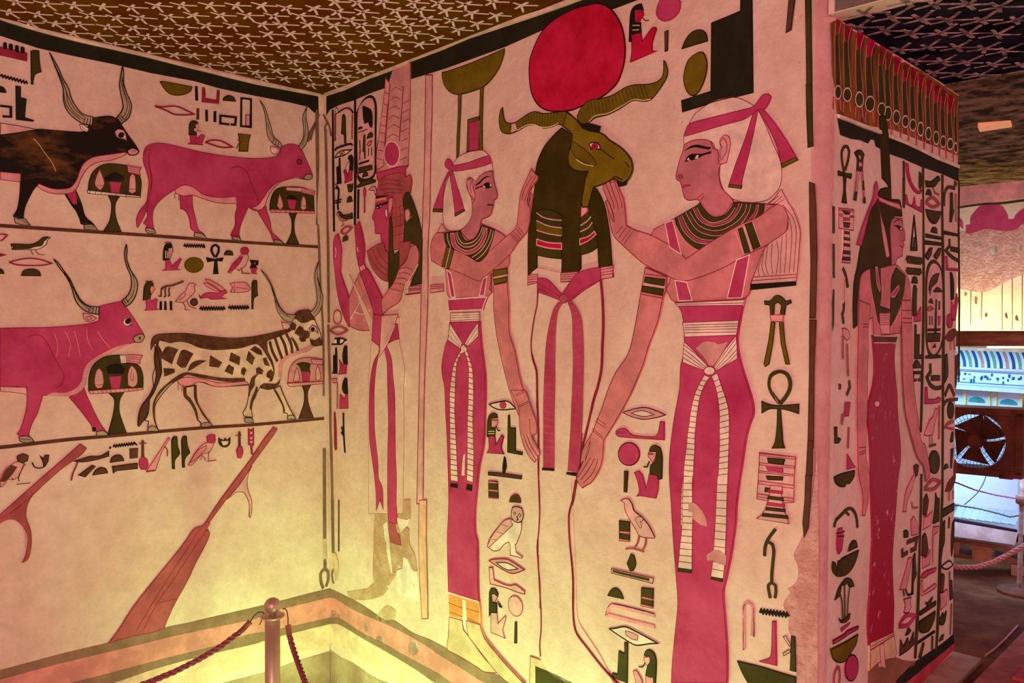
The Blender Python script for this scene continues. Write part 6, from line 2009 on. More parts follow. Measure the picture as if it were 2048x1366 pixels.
f ol/k/2.7 513,766 521,770 533,762 531,737 534,694 511,694 507,729
o loaf_hieroglyph|tiny dark loaf above the small kneeling figure beside the end-wall queen|hieroglyph
f ol/k/2.7 499,775 507,787 518,791 532,788 538,775
o water_hieroglyph|upper of two short zigzag lines right of the end-wall queen's chin|hieroglyph
z ol 8.4 458,831 569,831 9 3.3
o water_hieroglyph|lower of two short zigzag lines right of the end-wall queen's chin|hieroglyph
z ol 7.3 460,803 565,804 9 3.3
o spike_hieroglyph|tall thin black spike outline in front of the end-wall queen's face|hieroglyph
S k 4.2 489,861 507,939 530,863
F ol/k/2.7 488,861 531,863 530,856 488,854
F ol 506,887 512,887 515,864 502,864
o reed_sign_hieroglyph|tall dark reed at the top of the far right end-wall column|hieroglyph
s br 9.5 734,986 735,1019 763,1039 816,1042 822,1058 836,1055
f ol/k/3.1 784,1026 800,1028 806,988 813,980 795,949 783,948 785,1003
S dr 7.3 827,1029 835,953
o water_hieroglyph|short dark bar with teeth in the far right end-wall column|hieroglyph
F ol/k/3.1 738,920 858,920 858,915 738,912
o hook_hieroglyph|dark curved hook with a square in the far right end-wall column|hieroglyph
s ol 9.6 781,902 786,883 754,869 800,856 862,847
F ol/k/3.2 796,882 860,882 859,870 796,871
o forearm_hieroglyph|red angled forearm in the far right end-wall column|hieroglyph
f mg/rd/3.1 751,854 764,853 773,823 836,824 864,824 864,819 760,817
o seated_god_hieroglyph|thin dark kneeling figure in the far right end-wall column|hieroglyph
f mg/rd/3.2 808,735 829,714 854,756 862,734 845,682 804,682
p wig
f k 796,813 806,812 825,785 827,740 807,738 802,776
o disc_hieroglyph|upright red oval disc in the far right end-wall column|hieroglyph
e mg/rd/3.1 797,680 821,680 798,661
o bird_hieroglyph|dark reddish bird under the upright red oval in the far right column|hieroglyph
f br/rd/3.2 761,634 799,652 846,658 860,649 841,635 807,624
s dr 6.1 807,626 808,609 809,601
s dr 6.2 834,630 843,600
o reed_leaf_hieroglyph|pair of dark vertical leaves in the far right end-wall column|hieroglyph
f ol/k/3.1 760,585 779,591 788,550 786,529 761,513
f br/k/3.2 851,582 871,588 868,521 856,489
o hill_hieroglyph|dark peaked sign under the pair of leaves in the far right column|hieroglyph
s br 11.0 769,478 801,503 815,500 850,474
o bar_hieroglyph|reddish curved bar above the dark green oval in the far right column|hieroglyph
s br 9.8 758,452 783,463 879,461
o disc_hieroglyph|small dark green oval in the far right end-wall column|hieroglyph
e ol/k/3.2 820,434 846,432 821,411
o mouth_hieroglyph|red angular mouth sign under the small green oval in the far right column|hieroglyph
s dr 9.8 844,402 800,400 774,391 849,380
o reed_leaf_hieroglyph|slim dark leaf strokes in the middle of the far right column|hieroglyph
f ol/k/3.2 836,373 846,372 844,348 830,345 823,350
f ol/k/3.2 828,326 849,326 843,304 835,273 828,274
o loaf_hieroglyph|tiny dark loaf left of the slim leaf strokes in the far right column|hieroglyph
f ol/k/3.2 774,277 780,288 797,289 807,278
o bird_hieroglyph|long-necked reddish bird in the far right end-wall column|hieroglyph
f br/rd/3.3 788,214 810,235 863,249 859,274 868,291 883,278 873,257 871,237 851,220 825,211
s dr 7.5 818,210 819,184
s dr 7.6 852,209 854,183
o block_hieroglyph|tilted olive rectangle under the long-necked bird in the far right column|hieroglyph
F ol/k/3.2 767,168 865,170 862,151 769,147
o reed_leaf_hieroglyph|left of three thin vertical strokes below the tilted olive rectangle|hieroglyph
f ol/k/3.2 770,129 786,135 786,75 773,64 759,31 756,32
o reed_leaf_hieroglyph|right of three thin vertical strokes below the tilted olive rectangle|hieroglyph
f ol/k/3.3 854,115 868,121 867,68 853,24 847,59
o stroke_hieroglyph|short middle stroke of three below the tilted olive rectangle|hieroglyph
S ol 7.5 826,138 823,107
o eye_hieroglyph|small tilted eye outline low in the far right end-wall column|hieroglyph
f cr/k/5.0 756,14 829,16 865,-4 810,-5
o seated_god_hieroglyph|pale kneeling figure below the small tilted eye in the far right column|hieroglyph
f pk/rd/3.2 754,-56 780,-62 800,-60 817,-62 812,-102 763,-107
p wig
f br/k/3.2 761,-13 777,-9 791,-19 786,-42 780,-62 754,-58
S br 7.6 834,-15 846,-99
F br/k/3.3 836,-40 857,-47 867,-98 843,-99
o bowl_hieroglyph|small olive forked bowl near the bottom of the far right column|hieroglyph
f ol/k/3.2 751,-119 765,-131 784,-119 791,-132 814,-122 805,-146 785,-153 759,-143
f br/k/3.2 755,-191 774,-181 794,-182 788,-194
S br 7.7 857,-111 852,-198
o seated_god_hieroglyph|upper kneeling figure with brown wig in the middle end-wall column|hieroglyph
f pk/rd/3.0 612,175 642,172 678,179 668,143 608,141
p wig
f br/k/3.0 613,218 633,231 649,212 641,189 633,176 612,179
o throne_hieroglyph|narrow striped olive bar beside the upper kneeling figure in the middle column|hieroglyph
f ol/k/3.1 707,222 717,208 736,203 737,142 689,143 703,183
o seated_god_hieroglyph|lower kneeling figure with dark wig in the middle end-wall column|hieroglyph
f pk/rd/3.0 608,70 641,65 668,78 667,39 607,40
p wig
f br/k/3.0 607,97 609,123 626,130 639,117 646,98 653,80 635,69 605,75
o flag_hieroglyph|outlined pale flag on a thin red pole in the middle end-wall column|hieroglyph
f pk/rd/3.1 687,135 734,129 725,116 697,111 689,31 682,103
o fish_hieroglyph|slim purplish fish-like sign under the lower kneeling figure|hieroglyph
f mg/rd/3.0 599,19 619,27 668,25 721,19 712,11 656,13 626,11
o forearm_hieroglyph|pink forearm sign under the slim purplish fish-like sign|hieroglyph
f pk/rd/3.0 600,11 615,8 619,-24 683,-22 714,-22 724,-30 708,-35 605,-31
o table_hieroglyph|dark tilted slab with a small plant on it in the middle end-wall column|hieroglyph
f ol/k/3.0 598,-70 723,-72 723,-83 601,-80
f br/k/3.1 639,-54 660,-61 697,-53 679,-72 654,-68
o basket_hieroglyph|olive half basket low in the middle end-wall column|hieroglyph
f ol/k/3.0 593,-95 721,-99 713,-118 676,-138 628,-133 600,-120
o stroke_hieroglyph|dark slanted bar at the bottom of the middle end-wall column|hieroglyph
F k 578,-145 718,-151 721,-157 582,-151
F ol 626,-157 638,-163 613,-195 595,-188
F ol 696,-160 706,-163 704,-198 695,-196
o cone_hieroglyph|outlined pointed reddish cone left of the lower kneeling figures|hieroglyph
f pk/rd/2.8 517,181 536,189 560,170 575,143 570,138 522,142
o loaf_hieroglyph|greyish arched loaf beside the outlined reddish cone|hieroglyph
f ol/k/2.8 475,146 474,162 491,162 502,153 502,143
o house_hieroglyph|large tilted dark house outline beside the end-wall queen's skirt|hieroglyph
S br 10.9 495,130 568,127 557,102 521,104
S br 10.6 463,121 466,103 502,104
o owl_hieroglyph|long pale outlined bird low beside the end-wall queen's skirt|hieroglyph
f pk/rd/2.8 446,23 477,54 502,86 524,88 530,80 520,64 500,23 484,15
s k 5.3 473,16 482,-2
s k 5.4 489,16 507,-4 546,-9
o reed_leaf_hieroglyph|tall olive leaf low right of the long pale bird|hieroglyph
f ol/k/2.9 542,82 555,91 560,56 567,34 547,19 546,-9 537,-7 540,50
o vase_hieroglyph|small reddish vase outline under the long pale bird on the end wall|hieroglyph
f pk/k/2.8 477,-8 529,-15 524,-26 531,-41 509,-50 479,-42 486,-24
o mouth_hieroglyph|purplish tilted mouth sign under the small vase on the end wall|hieroglyph
s mg 10.8 450,-68 477,-57 515,-57 569,-73 544,-78 510,-82 450,-69
o crown_hieroglyph|dark reddish three-peaked sign at the bottom of the end-wall text|hieroglyph
f br/k/2.8 459,-144 463,-106 483,-129 512,-114 524,-135 554,-111 558,-143 519,-146
f ol/k/2.8 495,-103 516,-89 534,-102 512,-106
W F
w frieze_band
F pk -62,-2 0,0 92,2 274,-1 437,1 439,-81 277,-82 119,-88 12,-95 -60,-100
w frieze_bars|stuff
r -/br 6.8|21,-48 81,-47|23,-67 83,-66|5
r -/br 6.3|132,-45 271,-41 435,-37|133,-64 272,-57 436,-53|18
S br 6.8 21,-79 33,-79
S br 6.7 60,-77 75,-77
S br 8.7 150,-77 167,-76
S br 8.6 197,-75 213,-74
S br 8.5 241,-75 261,-73
w dark_line
s ol 10.9 -60,-101 14,-99 101,-94 187,-97 277,-92 439,-88
w red_disc_painting
f mg 56,-184 58,-150 73,-128 101,-101 178,-104 200,-128 212,-155 214,-172 239,-174 248,-151 278,-128 314,-124 344,-178 279,-193 244,-223 178,-219 122,-209 60,-225 38,-224 37,-186
w red_disc_painting
f mg -19,-151 2,-146 20,-164 26,-202 5,-187 -18,-186
w plaster_loss
f dp2 -57,-218 5,-208 60,-225 122,-210 178,-221 244,-223 279,-196 442,-186 448,-407 285,-422 190,-466 129,-498 15,-483 -51,-461
w plaster_chip
f cr 71,-270 92,-264 109,-282 87,-291
w plaster_chip
f cr 146,-304 161,-285 180,-296 171,-329 153,-331
w plaster_chip
f cr 263,-297 275,-294 273,-323 267,-323
w text_column_line
S br 3.1 64,-370 69,-650
w text_column_line
S br 3.1 114,-497 114,-625
w text_column_line
S br 3.0 197,-431 203,-674
w text_column_line
S br 3.0 238,-426 245,-673
w text_column_line
S br 3.0 277,-358 284,-673
w painted_mark
f br 130,-601 135,-595 139,-601 137,-613 131,-612
w painted_mark
f br 213,-601 219,-594 222,-607 224,-621 216,-614
w painted_mark
f br 255,-614 261,-604 265,-617 269,-630 258,-627
w painted_mark
f dr 85,-520 94,-524 93,-554 85,-551
w painted_mark
f dr 40,-499 49,-503 46,-516 40,-513
"""
def P2(s): return [tuple(float(x) for x in t.split(',')) for t in s.split()]
def curve(P, closed):                            # Catmull-Rom with sharp corners kept
    n = len(P)
    if n < 3: return P
    def ang(a, b, c):
        x1, y1, x2, y2 = b[0]-a[0], b[1]-a[1], c[0]-b[0], c[1]-b[1]
        l1 = math.hypot(x1, y1) or 1e-6; l2 = math.hypot(x2, y2) or 1e-6
        return math.acos(max(-1, min(1, (x1*x2+y1*y2)/l1/l2)))
    sharp = [(not closed and i in (0, n-1)) or ang(P[i-1], P[i], P[(i+1) % n]) > 0.95 for i in range(n)]
    out = []
    for i in range(n if closed else n-1):
        p1, p2 = P[i], P[(i+1) % n]; p0 = P[i-1] if not sharp[i] else p1; p3 = P[(i+2) % n] if not sharp[(i+1) % n] else p2
        d = math.hypot(p2[0]-p1[0], p2[1]-p1[1]); k = 1 if d < 5 else min(5, 2+int(d/18))
        if sharp[i] and sharp[(i+1) % n]: k = 1
        m1 = ((p2[0]-p0[0])/2, (p2[1]-p0[1])/2); m2 = ((p3[0]-p1[0])/2, (p3[1]-p1[1])/2)
        lim = d*1.1
        def cl(m):
            q = math.hypot(*m); return m if q <= lim else (m[0]*lim/q, m[1]*lim/q)
        m1 = cl(m1); m2 = cl(m2)
        for j in range(k):
            t = j/k; a = 2*t**3-3*t*t+1; b = t**3-2*t*t+t; c = -2*t**3+3*t*t; e = t**3-t*t
            out.append((a*p1[0]+b*m1[0]+c*p2[0]+e*m2[0], a*p1[1]+b*m1[1]+c*p2[1]+e*m2[1]))
    if not closed: out.append(P[-1])
    return out
def normals(P, closed):
    n = len(P); N = []
    for i in range(n):
        a = P[i-1] if closed or i else P[i]; b = P[(i+1) % n] if closed or i < n-1 else P[i]; c = P[i]
        x1, y1, x2, y2 = c[0]-a[0], c[1]-a[1], b[0]-c[0], b[1]-c[1]
        l1 = math.hypot(x1, y1); l2 = math.hypot(x2, y2)
        n1 = (-y1/l1, x1/l1) if l1 > 1e-9 else None; n2 = (-y2/l2, x2/l2) if l2 > 1e-9 else None
        n1 = n1 or n2 or (0, 1); n2 = n2 or n1
        sx, sy = n1[0]+n2[0], n1[1]+n2[1]; q = math.hypot(sx, sy)
        if q < 0.2: N.append(n1); continue
        sx, sy = sx/q, sy/q; k = min(2.0, 1/max(0.3, sx*n1[0]+sy*n1[1])); N.append((sx*k, sy*k))
    return N
def clean(P, closed):
    out = []
    for p in P:
        if not out or math.hypot(p[0]-out[-1][0], p[1]-out[-1][1]) > 0.15: out.append(p)
    if closed and len(out) > 2 and math.hypot(out[0][0]-out[-1][0], out[0][1]-out[-1][1]) < 0.15: out.pop()
    return out
def W3(w, P, z): return [wpt(w, p[0]/1000, p[1]/1000, z/1000) for p in P]
def do_fill(mb, w, P, k, z0, z1):
    P = clean(P, True)
    if len(P) < 3: return P
    ar = sum(P[i-1][0]*P[i][1]-P[i][0]*P[i-1][1] for i in range(len(P)))
    if ar < 0: P = P[::-1]
    r = delaunay_2d_cdt([V(p) for p in P], [], [list(range(len(P)))], 1, 1e-5)
    vs = [(p.x, p.y) for p in r[0]]
    mb.add(W3(w, vs, z1), [list(f) for f in r[2]], k)
    n = len(P); N = normals(P, True); out = [(p[0]-m[0]*1.3, p[1]-m[1]*1.3) for p, m in zip(P, N)]
    mb.add(W3(w, P, z1)+W3(w, out, z0), [[i, i+n, (i+1) % n+n, (i+1) % n] for i in range(n)], k)
    return P
def do_stroke(mb, w, P, k, wd, z0, z1, closed=False, off=0.0):
    P = clean(P, closed); n = len(P)
    if n < 2: return
    N = normals(P, closed); hw = wd/2
    a = [(p[0]+m[0]*(hw+off), p[1]+m[1]*(hw+off)) for p, m in zip(P, N)]; b = [(p[0]-m[0]*(hw-off), p[1]-m[1]*(hw-off)) for p, m in zip(P, N)]
    rng = range(n if closed else n-1); fs = []
    for i in rng:
        j = (i+1) % n; fs += [[i, i+n, j+n, j], [i, j, j+2*n, i+2*n], [j+n, i+n, i+3*n, j+3*n]]
    mb.add(W3(w, a, z1)+W3(w, b, z1)+W3(w, a, z0)+W3(w, b, z0), fs, k)
def lerp(P, n):                                   # n+1 points evenly along a polyline
    L = [0]
    for i in range(1, len(P)): L.append(L[-1]+math.hypot(P[i][0]-P[i-1][0], P[i][1]-P[i-1][1]))
    out = []; i = 0
    for k in range(n+1):
        t = L[-1]*k/n
        while i < len(P)-2 and L[i+1] < t: i += 1
        q = (t-L[i])/max(1e-6, L[i+1]-L[i]); out.append((P[i][0]+(P[i+1][0]-P[i][0])*q, P[i][1]+(P[i+1][1]-P[i][1])*q))
    return out
class St: h = 0.0
def shape(mb, w, ln, st):
    k = ln[0]
    if k in 'fFe':
        s = ln.split(); c = s[1].split('/')
        if k == 'e':
            (cx, cy), (ax, ay), (bx, by) = P2(' '.join(s[2:])); ax -= cx; ay -= cy; bx -= cx; by -= cy
            n = 22 if math.hypot(ax, ay) > 8 else 12
            P = [(cx+ax*math.cos(2*math.pi*i/n)+bx*math.sin(2*math.pi*i/n), cy+ay*math.cos(2*math.pi*i/n)+by*math.sin(2*math.pi*i/n)) for i in range(n)]
        else:
            P = P2(' '.join(s[2:])); P = curve(P, True) if k == 'f' else P
        st.h += 0.12; z0 = 0.05 if st.first else max(0.05, st.h-0.6); st.first = False
        P = do_fill(mb, w, P, c[0], z0, st.h)
        if len(c) > 1: do_stroke(mb, w, P, c[1], float(c[2]), st.h-0.4, st.h+0.06, True, float(c[2])*0.15)
    elif k in 'sS':
        s = ln.split(); P = P2(' '.join(s[3:])); P = curve(P, P[0] == P[-1])+([P[0]] if P[0] == P[-1] else []) if k == 's' else P
        z1 = st.h+0.08; do_stroke(mb, w, P, s[1], float(s[2]), 0.05 if st.first else st.h-0.3, z1)
    elif k == 'z':
        s = ln.split(); (x0, y0), (x1, y1) = P2(s[3]+' '+s[4]); n = int(s[5]); amp = float(s[6]); d = math.hypot(x1-x0, y1-y0); nx, ny = -(y1-y0)/d, (x1-x0)/d
        P = [(x0+(x1-x0)*i/(2*n)+nx*amp*(1.1 if i % 2 else -1.1), y0+(y1-y0)*i/(2*n)+ny*amp*(1.1 if i % 2 else -1.1)) for i in range(2*n+1)]
        do_stroke(mb, w, P, s[1], float(s[2]), 0.05, st.h+0.08)
    elif k == 'r':
        b = ln.split('|'); s = b[0].split(); c = s[1].split('/'); wd = float(s[2]); A = curve(P2(b[1]), False); B = curve(P2(b[2]), False); n = int(b[3])
        if c[0] != '-':
            st.h += 0.12; do_fill(mb, w, A+B[::-1], c[0], 0.05 if st.first else st.h-0.6, st.h); st.first = False
            do_stroke(mb, w, A, c[1], wd*0.8, st.h-0.3, st.h+0.06); do_stroke(mb, w, B, c[1], wd*0.8, st.h-0.3, st.h+0.06)
        A = lerp(A, n); B = lerp(B, n)
        for i in range(1, n): do_stroke(mb, w, [A[i], B[i]], c[1], wd, st.h-0.2, st.h+0.09)
def run_data():
    w = 'L'; things = []; cur = None; zb = 0.0
    for ln in DATA.strip().split('\n'):
        k = ln[0]
        if k == 'W': w = ln.split()[1]
        elif k == 'Z': zb = float(ln.split()[1])
        elif k == 'o': cur = {'w': w, 'h': ln[2:].split('|'), 'own': [], 'parts': [], 'z': 0, 'k': 'o'}; things.append(cur)
        elif k == 'w': cur = {'w': w, 'h': [ln[2:]], 'own': [], 'parts': [], 'z': zb, 'k': 'w'}; things.append(cur)
        elif k == 'p': cur['parts'].append((ln[2:], [], None))
        elif k == 'q': cur['parts'].append((ln[2:].split('/')[1], [], ln[2:].split('/')[0]))
        else: (cur['parts'][-1][1] if cur['parts'] else cur['own']).append((w, ln))
    for t in things:
        st = St(); st.h = (0.8 if t['k'] == 'w' else 2.8)+t['z']
        def make(lines):
            mb = MB(); st.first = True
            for ww, ln in lines: shape(mb, ww, ln, st)
            return mb
        own = make(t['own']) if t['own'] else None
        parts = [(n, make(ls), up) for n, ls, up in t['parts'] if ls]
        if t['k'] == 'w':
            nm = t['h'][0].split('|'); ob = own.build(nm[0], WOBJ[t['w']])
            if len(nm) > 1: ob['kind'] = nm[1]
            continue
        h = t['h']; allv = [V(p) for m in ([own] if own else [])+[m for _, m, _ in parts] for p in m.v]
        c = sum(allv, V())/len(allv)
        root = own.build(h[0], org=c) if own else empty(h[0], c)
        tag(root, h[1], h[2], h[3] if len(h) > 3 else None)
        made = {}
        for n, m, up in parts:
            ob = m.build(n, made.get(up, root)); made.setdefault(n, ob)
run_data()

# ---------------------------------------------------------------- stars painted on the two ceilings
TA = [tuple(float(x)/1000 for x in t.split(',')) for t in '-21,21 43,-4 19,21 -21,-23 2,-47'.split()]
def star_mesh(sc, wob, k):
    vs = []; fs = []
    for i, (x, y) in enumerate(TA):
        x *= sc*(1+random.uniform(-wob, wob)); y *= sc*(1+random.uniform(-wob, wob)); l = math.hypot(x, y)
        wdt = (0.0034, 0.0030, 0.0045, 0.0042, 0.0040)[i]*sc; nx, ny = -y/l*wdt, x/l*wdt; b = len(vs)
        s = -0.10
        q = [(x*s+nx, y*s+ny), (x*s-nx, y*s-ny), (x-nx*0.8, y-ny*0.8), (x+nx*0.8, y+ny*0.8)]
        vs += [(p[0], p[1], 0.0) for p in q]+[(p[0], p[1], 0.0012) for p in q]
        fs += [[b+4, b+5, b+6, b+7]]+[[b+j, b+(j+1) % 4, b+4+(j+1) % 4, b+4+j] for j in range(4)]
    me = bpy.data.meshes.new('star'); me.from_pydata(vs, [], fs); me.materials.append(MATS[k]); me.update(); return me
MATS['star'] = mat('star_paint', (0.95, 0.70, 0.68), var=0.12, scale=60)
MATS['star_dim'] = mat('star_paint_worn', (0.62, 0.42, 0.36), rgb2=(0.12, 0.09, 0.09), scale=38, mix=(0.40, 0.60))
def put_stars(txt, parent, o, a, b, n, meshes, sc=1.0):
    base = parent_world(parent)
    for t in txt.split():
        x, y = (float(q)/1000 for q in t.split(','))
        p = o+a*x+b*y+n*0.0006; ob = link('star', random.choice(meshes), parent)
        r = random.uniform(-0.10, 0.10); ax = a*math.cos(r)+b*math.sin(r); bx = b*math.cos(r)-a*math.sin(r); q = p-base
        ob.matrix_local = Matrix(((ax.x, bx.x, n.x, q.x), (ax.y, bx.y, n.y, q.y), (ax.z, bx.z, n.z, q.z), (0, 0, 0, 1)))
put_stars('-644,836 -567,826 -497,818 -422,811 -344,809 -267,825 -198,829 -121,832 -49,833 -706,763 -634,749 -557,741 -487,748 -421,732 -351,735 -266,746 -192,759 -114,762 -39,764 -693,682 -622,680 -555,678 -479,661 -406,655 -331,660 -253,669 -183,683 -106,686 -609,604 -544,588 -462,583 -397,586 -325,589 -252,595 -176,599 -95,602 -530,514 -463,504 -388,510 -313,513 -242,514 -173,524 -101,528 -459,433 -377,425 -318,424 -240,425 -167,434 -305,331 -240,340 -176,343 -247,252 -170,260 22,837 85,822 160,822 220,800 34,764 109,767 173,748 -17,700 41,698 115,701 191,701 -22,622 47,629 124,628 194,631 -22,539 50,542 126,545 200,557 -100,442 -16,455 47,458 128,457 -92,362 -11,375 58,369 125,367 -92,281 -17,290 61,283 121,286 -161,193 -88,196 -4,217 65,226 132,223 -12,127 70,137 286,867 289,801 244,743 269,704 267,640 270,568 200,477 271,480 186,360 270,385 196,290 227,869 356,874 437,873 502,871 573,866 648,884 723,863 381,816 448,823 518,821 588,806 655,791 330,751 392,758 461,761 530,750 599,729 335,699 404,707 472,700 543,679 345,644 412,644 477,611 352,574 419,556 344,486', CEIL, CEIL_O, CEIL_A, CEIL_B, CEIL_N, [star_mesh(1.0, 0.14, 'star') for _ in range(6)])
put_stars('760,1675 821,1687 888,1688 955,1699 706,1739 773,1764 838,1774 895,1778 963,1777 1032,1775 729,1826 794,1845 858,1865 921,1857 978,1859 1045,1864 886,1976 941,1957 1006,1956 1073,1964 1127,1980 963,2062 1029,2064 1087,2070 1158,2083 1229,2085 1054,2159 1120,2174 1179,2176 1249,2200 1199,2292 1270,2300', PASSC, V((0, 0, PASS_Z)), V((1, 0, 0)), V((0, 1, 0)), V((0, 0, -1)), [star_mesh(1.15, 0.2, 'star_dim') for _ in range(4)])

MATS['kerb'] = mat('kerb', (0.50, 0.17, 0.12), rgb2=(0.36, 0.10, 0.07), scale=14)
MATS['tile'] = mat('grey_tile', (0.42, 0.47, 0.42), var=0.1)
MATS['lampbar'] = emis('lamp_bar', (0.9, 0.38, 0.16), 0.30)
MATS['oliverope'] = mat('olive_rope', (0.20, 0.12, 0.04), var=0.2, scale=120)
MATS['pinkrope'] = mat('pink_rope', (0.55, 0.22, 0.17), var=0.2, scale=120)
MATS['paleplank2'] = mat('block_wood', (0.46, 0.19, 0.10), var=0.15, scale=14)
# ---------------------------------------------------------------- barrier post and ropes in front of the corner
def twisted(mb, P, r, k, turns_per_m=19, strands=3):
    P = [V(p) for p in P]; Q = []
    for i in range(len(P)-1):                    # refine
        m = max(2, int((P[i+1]-P[i]).length/0.006))
        Q += [P[i].lerp(P[i+1], j/m) for j in range(m)]
    Q.append(P[-1]); s = 0; F = []
    prev = None
    for i, p in enumerate(Q):
        t = (Q[min(i+1, len(Q)-1)]-Q[max(i-1, 0)]).normalized(); x = (prev if prev is not None else V((0, 0.3, 1))); x = (x-t*x.dot(t)).normalized(); prev = x
        if i: s += (p-Q[i-1]).length
        F.append((p, x, t.cross(x), s))
    for q in range(strands):
        tube(mb, [p+(x*math.cos(s*turns_per_m*2*math.pi+q*2*math.pi/strands)+y*math.sin(s*turns_per_m*2*math.pi+q*2*math.pi/strands))*r*0.60 for p, x, y, s in F], r*0.52, k, 6)
D0 = 2.45
pb = AT(558, 1366, D0); base = V((AT(545, 1240, D0).x, AT(545, 1240, D0).y, 0))
post = empty('barrier_post', base); tag(post, 'brown metal barrier post with a ball top standing before the painted corner', 'barrier post')
top = AT(548, 1234, D0).z; R0 = 0.0215
def mk(fn, name, parent, sm=True):
    mb = MB(); fn(mb); o = mb.build(name, parent); return smooth(o) if sm else o
Z = V((0, 0, 1))
mk(lambda m: lathe(m, base, Z, [(0, R0), (top, R0)], 'metal'), 'pole', post)
mk(lambda m: lathe(m, base, Z, [(0, 0.12), (0.012, 0.12), (0.02, 0.1), (0.03, 0.03), (0.05, R0+0.003)], 'metal'), 'base', post)
tp = base+Z*top
mk(lambda m: lathe(m, tp, Z, [(0.0, R0), (0.001, 0.034), (0.006, 0.0345), (0.007, 0.03), (0.0075, 0.012)], 'metal', 32), 'collar', post)
mk(lambda m: lathe(m, tp+Z*0.004, Z, [(0, 0.010)]+[(0.029-0.0235*math.cos(a*math.pi/14), max(0.002, 0.0235*math.sin(a*math.pi/14))) for a in range(2, 15)], 'metal', 32), 'ball_finial', post)
def rope_thing(label, hook, f0, f1, pts, nm='barrier_rope'):
    r = empty(nm, f0); tag(r, label, 'rope')
    mk(lambda m: twisted(m, pts, 0.0078, 'rope'), 'rope', r)
    d = (V(f1)-V(f0)); l = d.length
    mk(lambda m: lathe(m, f0, d, [(0, 0.006), (0.0005, 0.0088), (l*0.12, 0.0088), (l*0.14, 0.0078), (l*0.9, 0.0078), (l, 0.0085)], 'wood', 14), 'ferrule', r)
    mk(lambda m: tube(m, hook, 0.0016, 'iron', 6), 'hook', r)
fA = AT(501, 1243, D0-0.005); fB = AT(482, 1263, D0-0.02)
rope_thing('dark red twisted rope hooked to the left side of the ball-topped post', [AT(529, 1228, D0-0.01), AT(524, 1224, D0-0.01), AT(516, 1225, D0-0.01), AT(508, 1232, D0), fA], fA, fB,
           [fB, AT(468, 1273, D0-0.03), AT(440, 1294, D0-0.06), AT(400, 1318, D0-0.10), AT(350, 1343, D0-0.14), AT(300, 1364, D0-0.18), AT(240, 1385, D0-0.22), AT(150, 1408, D0-0.28)])
fA = AT(576, 1250, D0-0.01); fB = AT(579, 1271, D0-0.02)
rope_thing('dark red twisted rope hanging from the right side of the ball-topped post', [AT(566, 1218, D0-0.01), AT(570, 1217, D0-0.01), AT(574, 1222, D0-0.01), AT(576, 1236, D0-0.01), fA], fA, fB,
           [fB, AT(583, 1286, D0-0.03), AT(589, 1305, D0-0.06), AT(597, 1328, D0-0.10), AT(606, 1352, D0-0.15), AT(614, 1375, D0-0.20), AT(622, 1400, D0-0.27)])
mk(lambda m: tube(m, [AT(526, 1234, D0-0.012), AT(519, 1250, D0-0.012)], 0.0015, 'iron', 6), 'spare_hook', post)

# ---------------------------------------------------------------- right jamb foot
UR, NR = WALL['R'][1], WALL['R'][3]
def jamb_foot():
    mb = MB(); z0 = FZ
    e0 = wpt('R', 0.0, 0); e1 = wpt('R', 0.885, 0)
    box(mb, lv((e0+e1)/2+NR*0.02+UR*0.012, z0+0.006), UR*0.455, NR*0.05, V((0, 0, 0.006)), 'paleplank')
    o = mb.build('baseboard_right'); tag(o, kind='structure')
jamb_foot()
def kerb():
    r = MB(); a = AT(1935, 1372, 2.12); b = AT(2100, 1222, 2.75); a.z = b.z = FZ+0.02; d = (b-a); n = V((d.y, -d.x, 0)).normalized()
    box(r, (a+b)/2+n*0.2, d*0.8, n*0.2, V((0, 0, 0.022)), 'kerb'); return tag(r.build('stone_kerb'), 'low reddish stone kerb in the passage at the bottom right frame corner', 'kerb')
kerb()
mb = MB(); tube(mb, [V((p.x, p.y, FZ+0.003)) for p in (AT(1971, 1286, 2.42), AT(1990, 1272, 2.47), AT(2012, 1255, 2.55), AT(2036, 1236, 2.66))], 0.003, 'pk', 6)
tag(mb.build('floor_cable'), 'thin pink cable lying on the brown passage floor', 'cable')
mb = MB(); c = AT(2046, 1352, 2.2); c.z = FZ+0.047; box(mb, c+UC*0.05, UC*0.06, WALL['C'][3]*0.05, V((0, 0, 0.004)), 'mg2')
tag(mb.build('red_mat'), 'bright red mat at the bottom right corner of the frame', 'mat')

# ---------------------------------------------------------------- room behind the passage
NF, UF = WALL['F'][3], WALL['F'][1]
# decorated stone bench: cavetto cornice of coloured leaves, inscription band, ledge, niche panels
BD = 3.55
def brow(y): return AT(1985, y, BD)
bench = empty('stone_bench', lv(brow(800), FZ)); tag(bench, 'decorated stone bench with striped coloured cornice lit blue in the far room', 'bench')
bx = V((UF.x, UF.y, 0)).normalized(); bn = V((NF.x, NF.y, 0)).normalized(); bc = brow(700)
def bpt(s, y, out=0.0): p = brow(y); return V((bc.x, bc.y, 0))+bx*s+bn*out+V((0, 0, p.z))
mk(lambda m: prism(m, [bpt(-0.9, 742, 0.0), bpt(0.6, 742, 0), bpt(0.6, 1060, 0), bpt(-0.9, 1060, 0)], -bn*0.28, 'white'), 'body', bench, False)
mk(lambda m: prism(m, [bpt(-0.9, 696, 0.03), bpt(0.6, 696, 0.03), bpt(0.6, 702, 0.03), bpt(-0.9, 702, 0.03)], -bn*0.31, 'paleplank'), 'top_slab', bench, False)
cols = ['navy', 'white', 'green', 'white', 'navy', 'white', 'salmon', 'white']
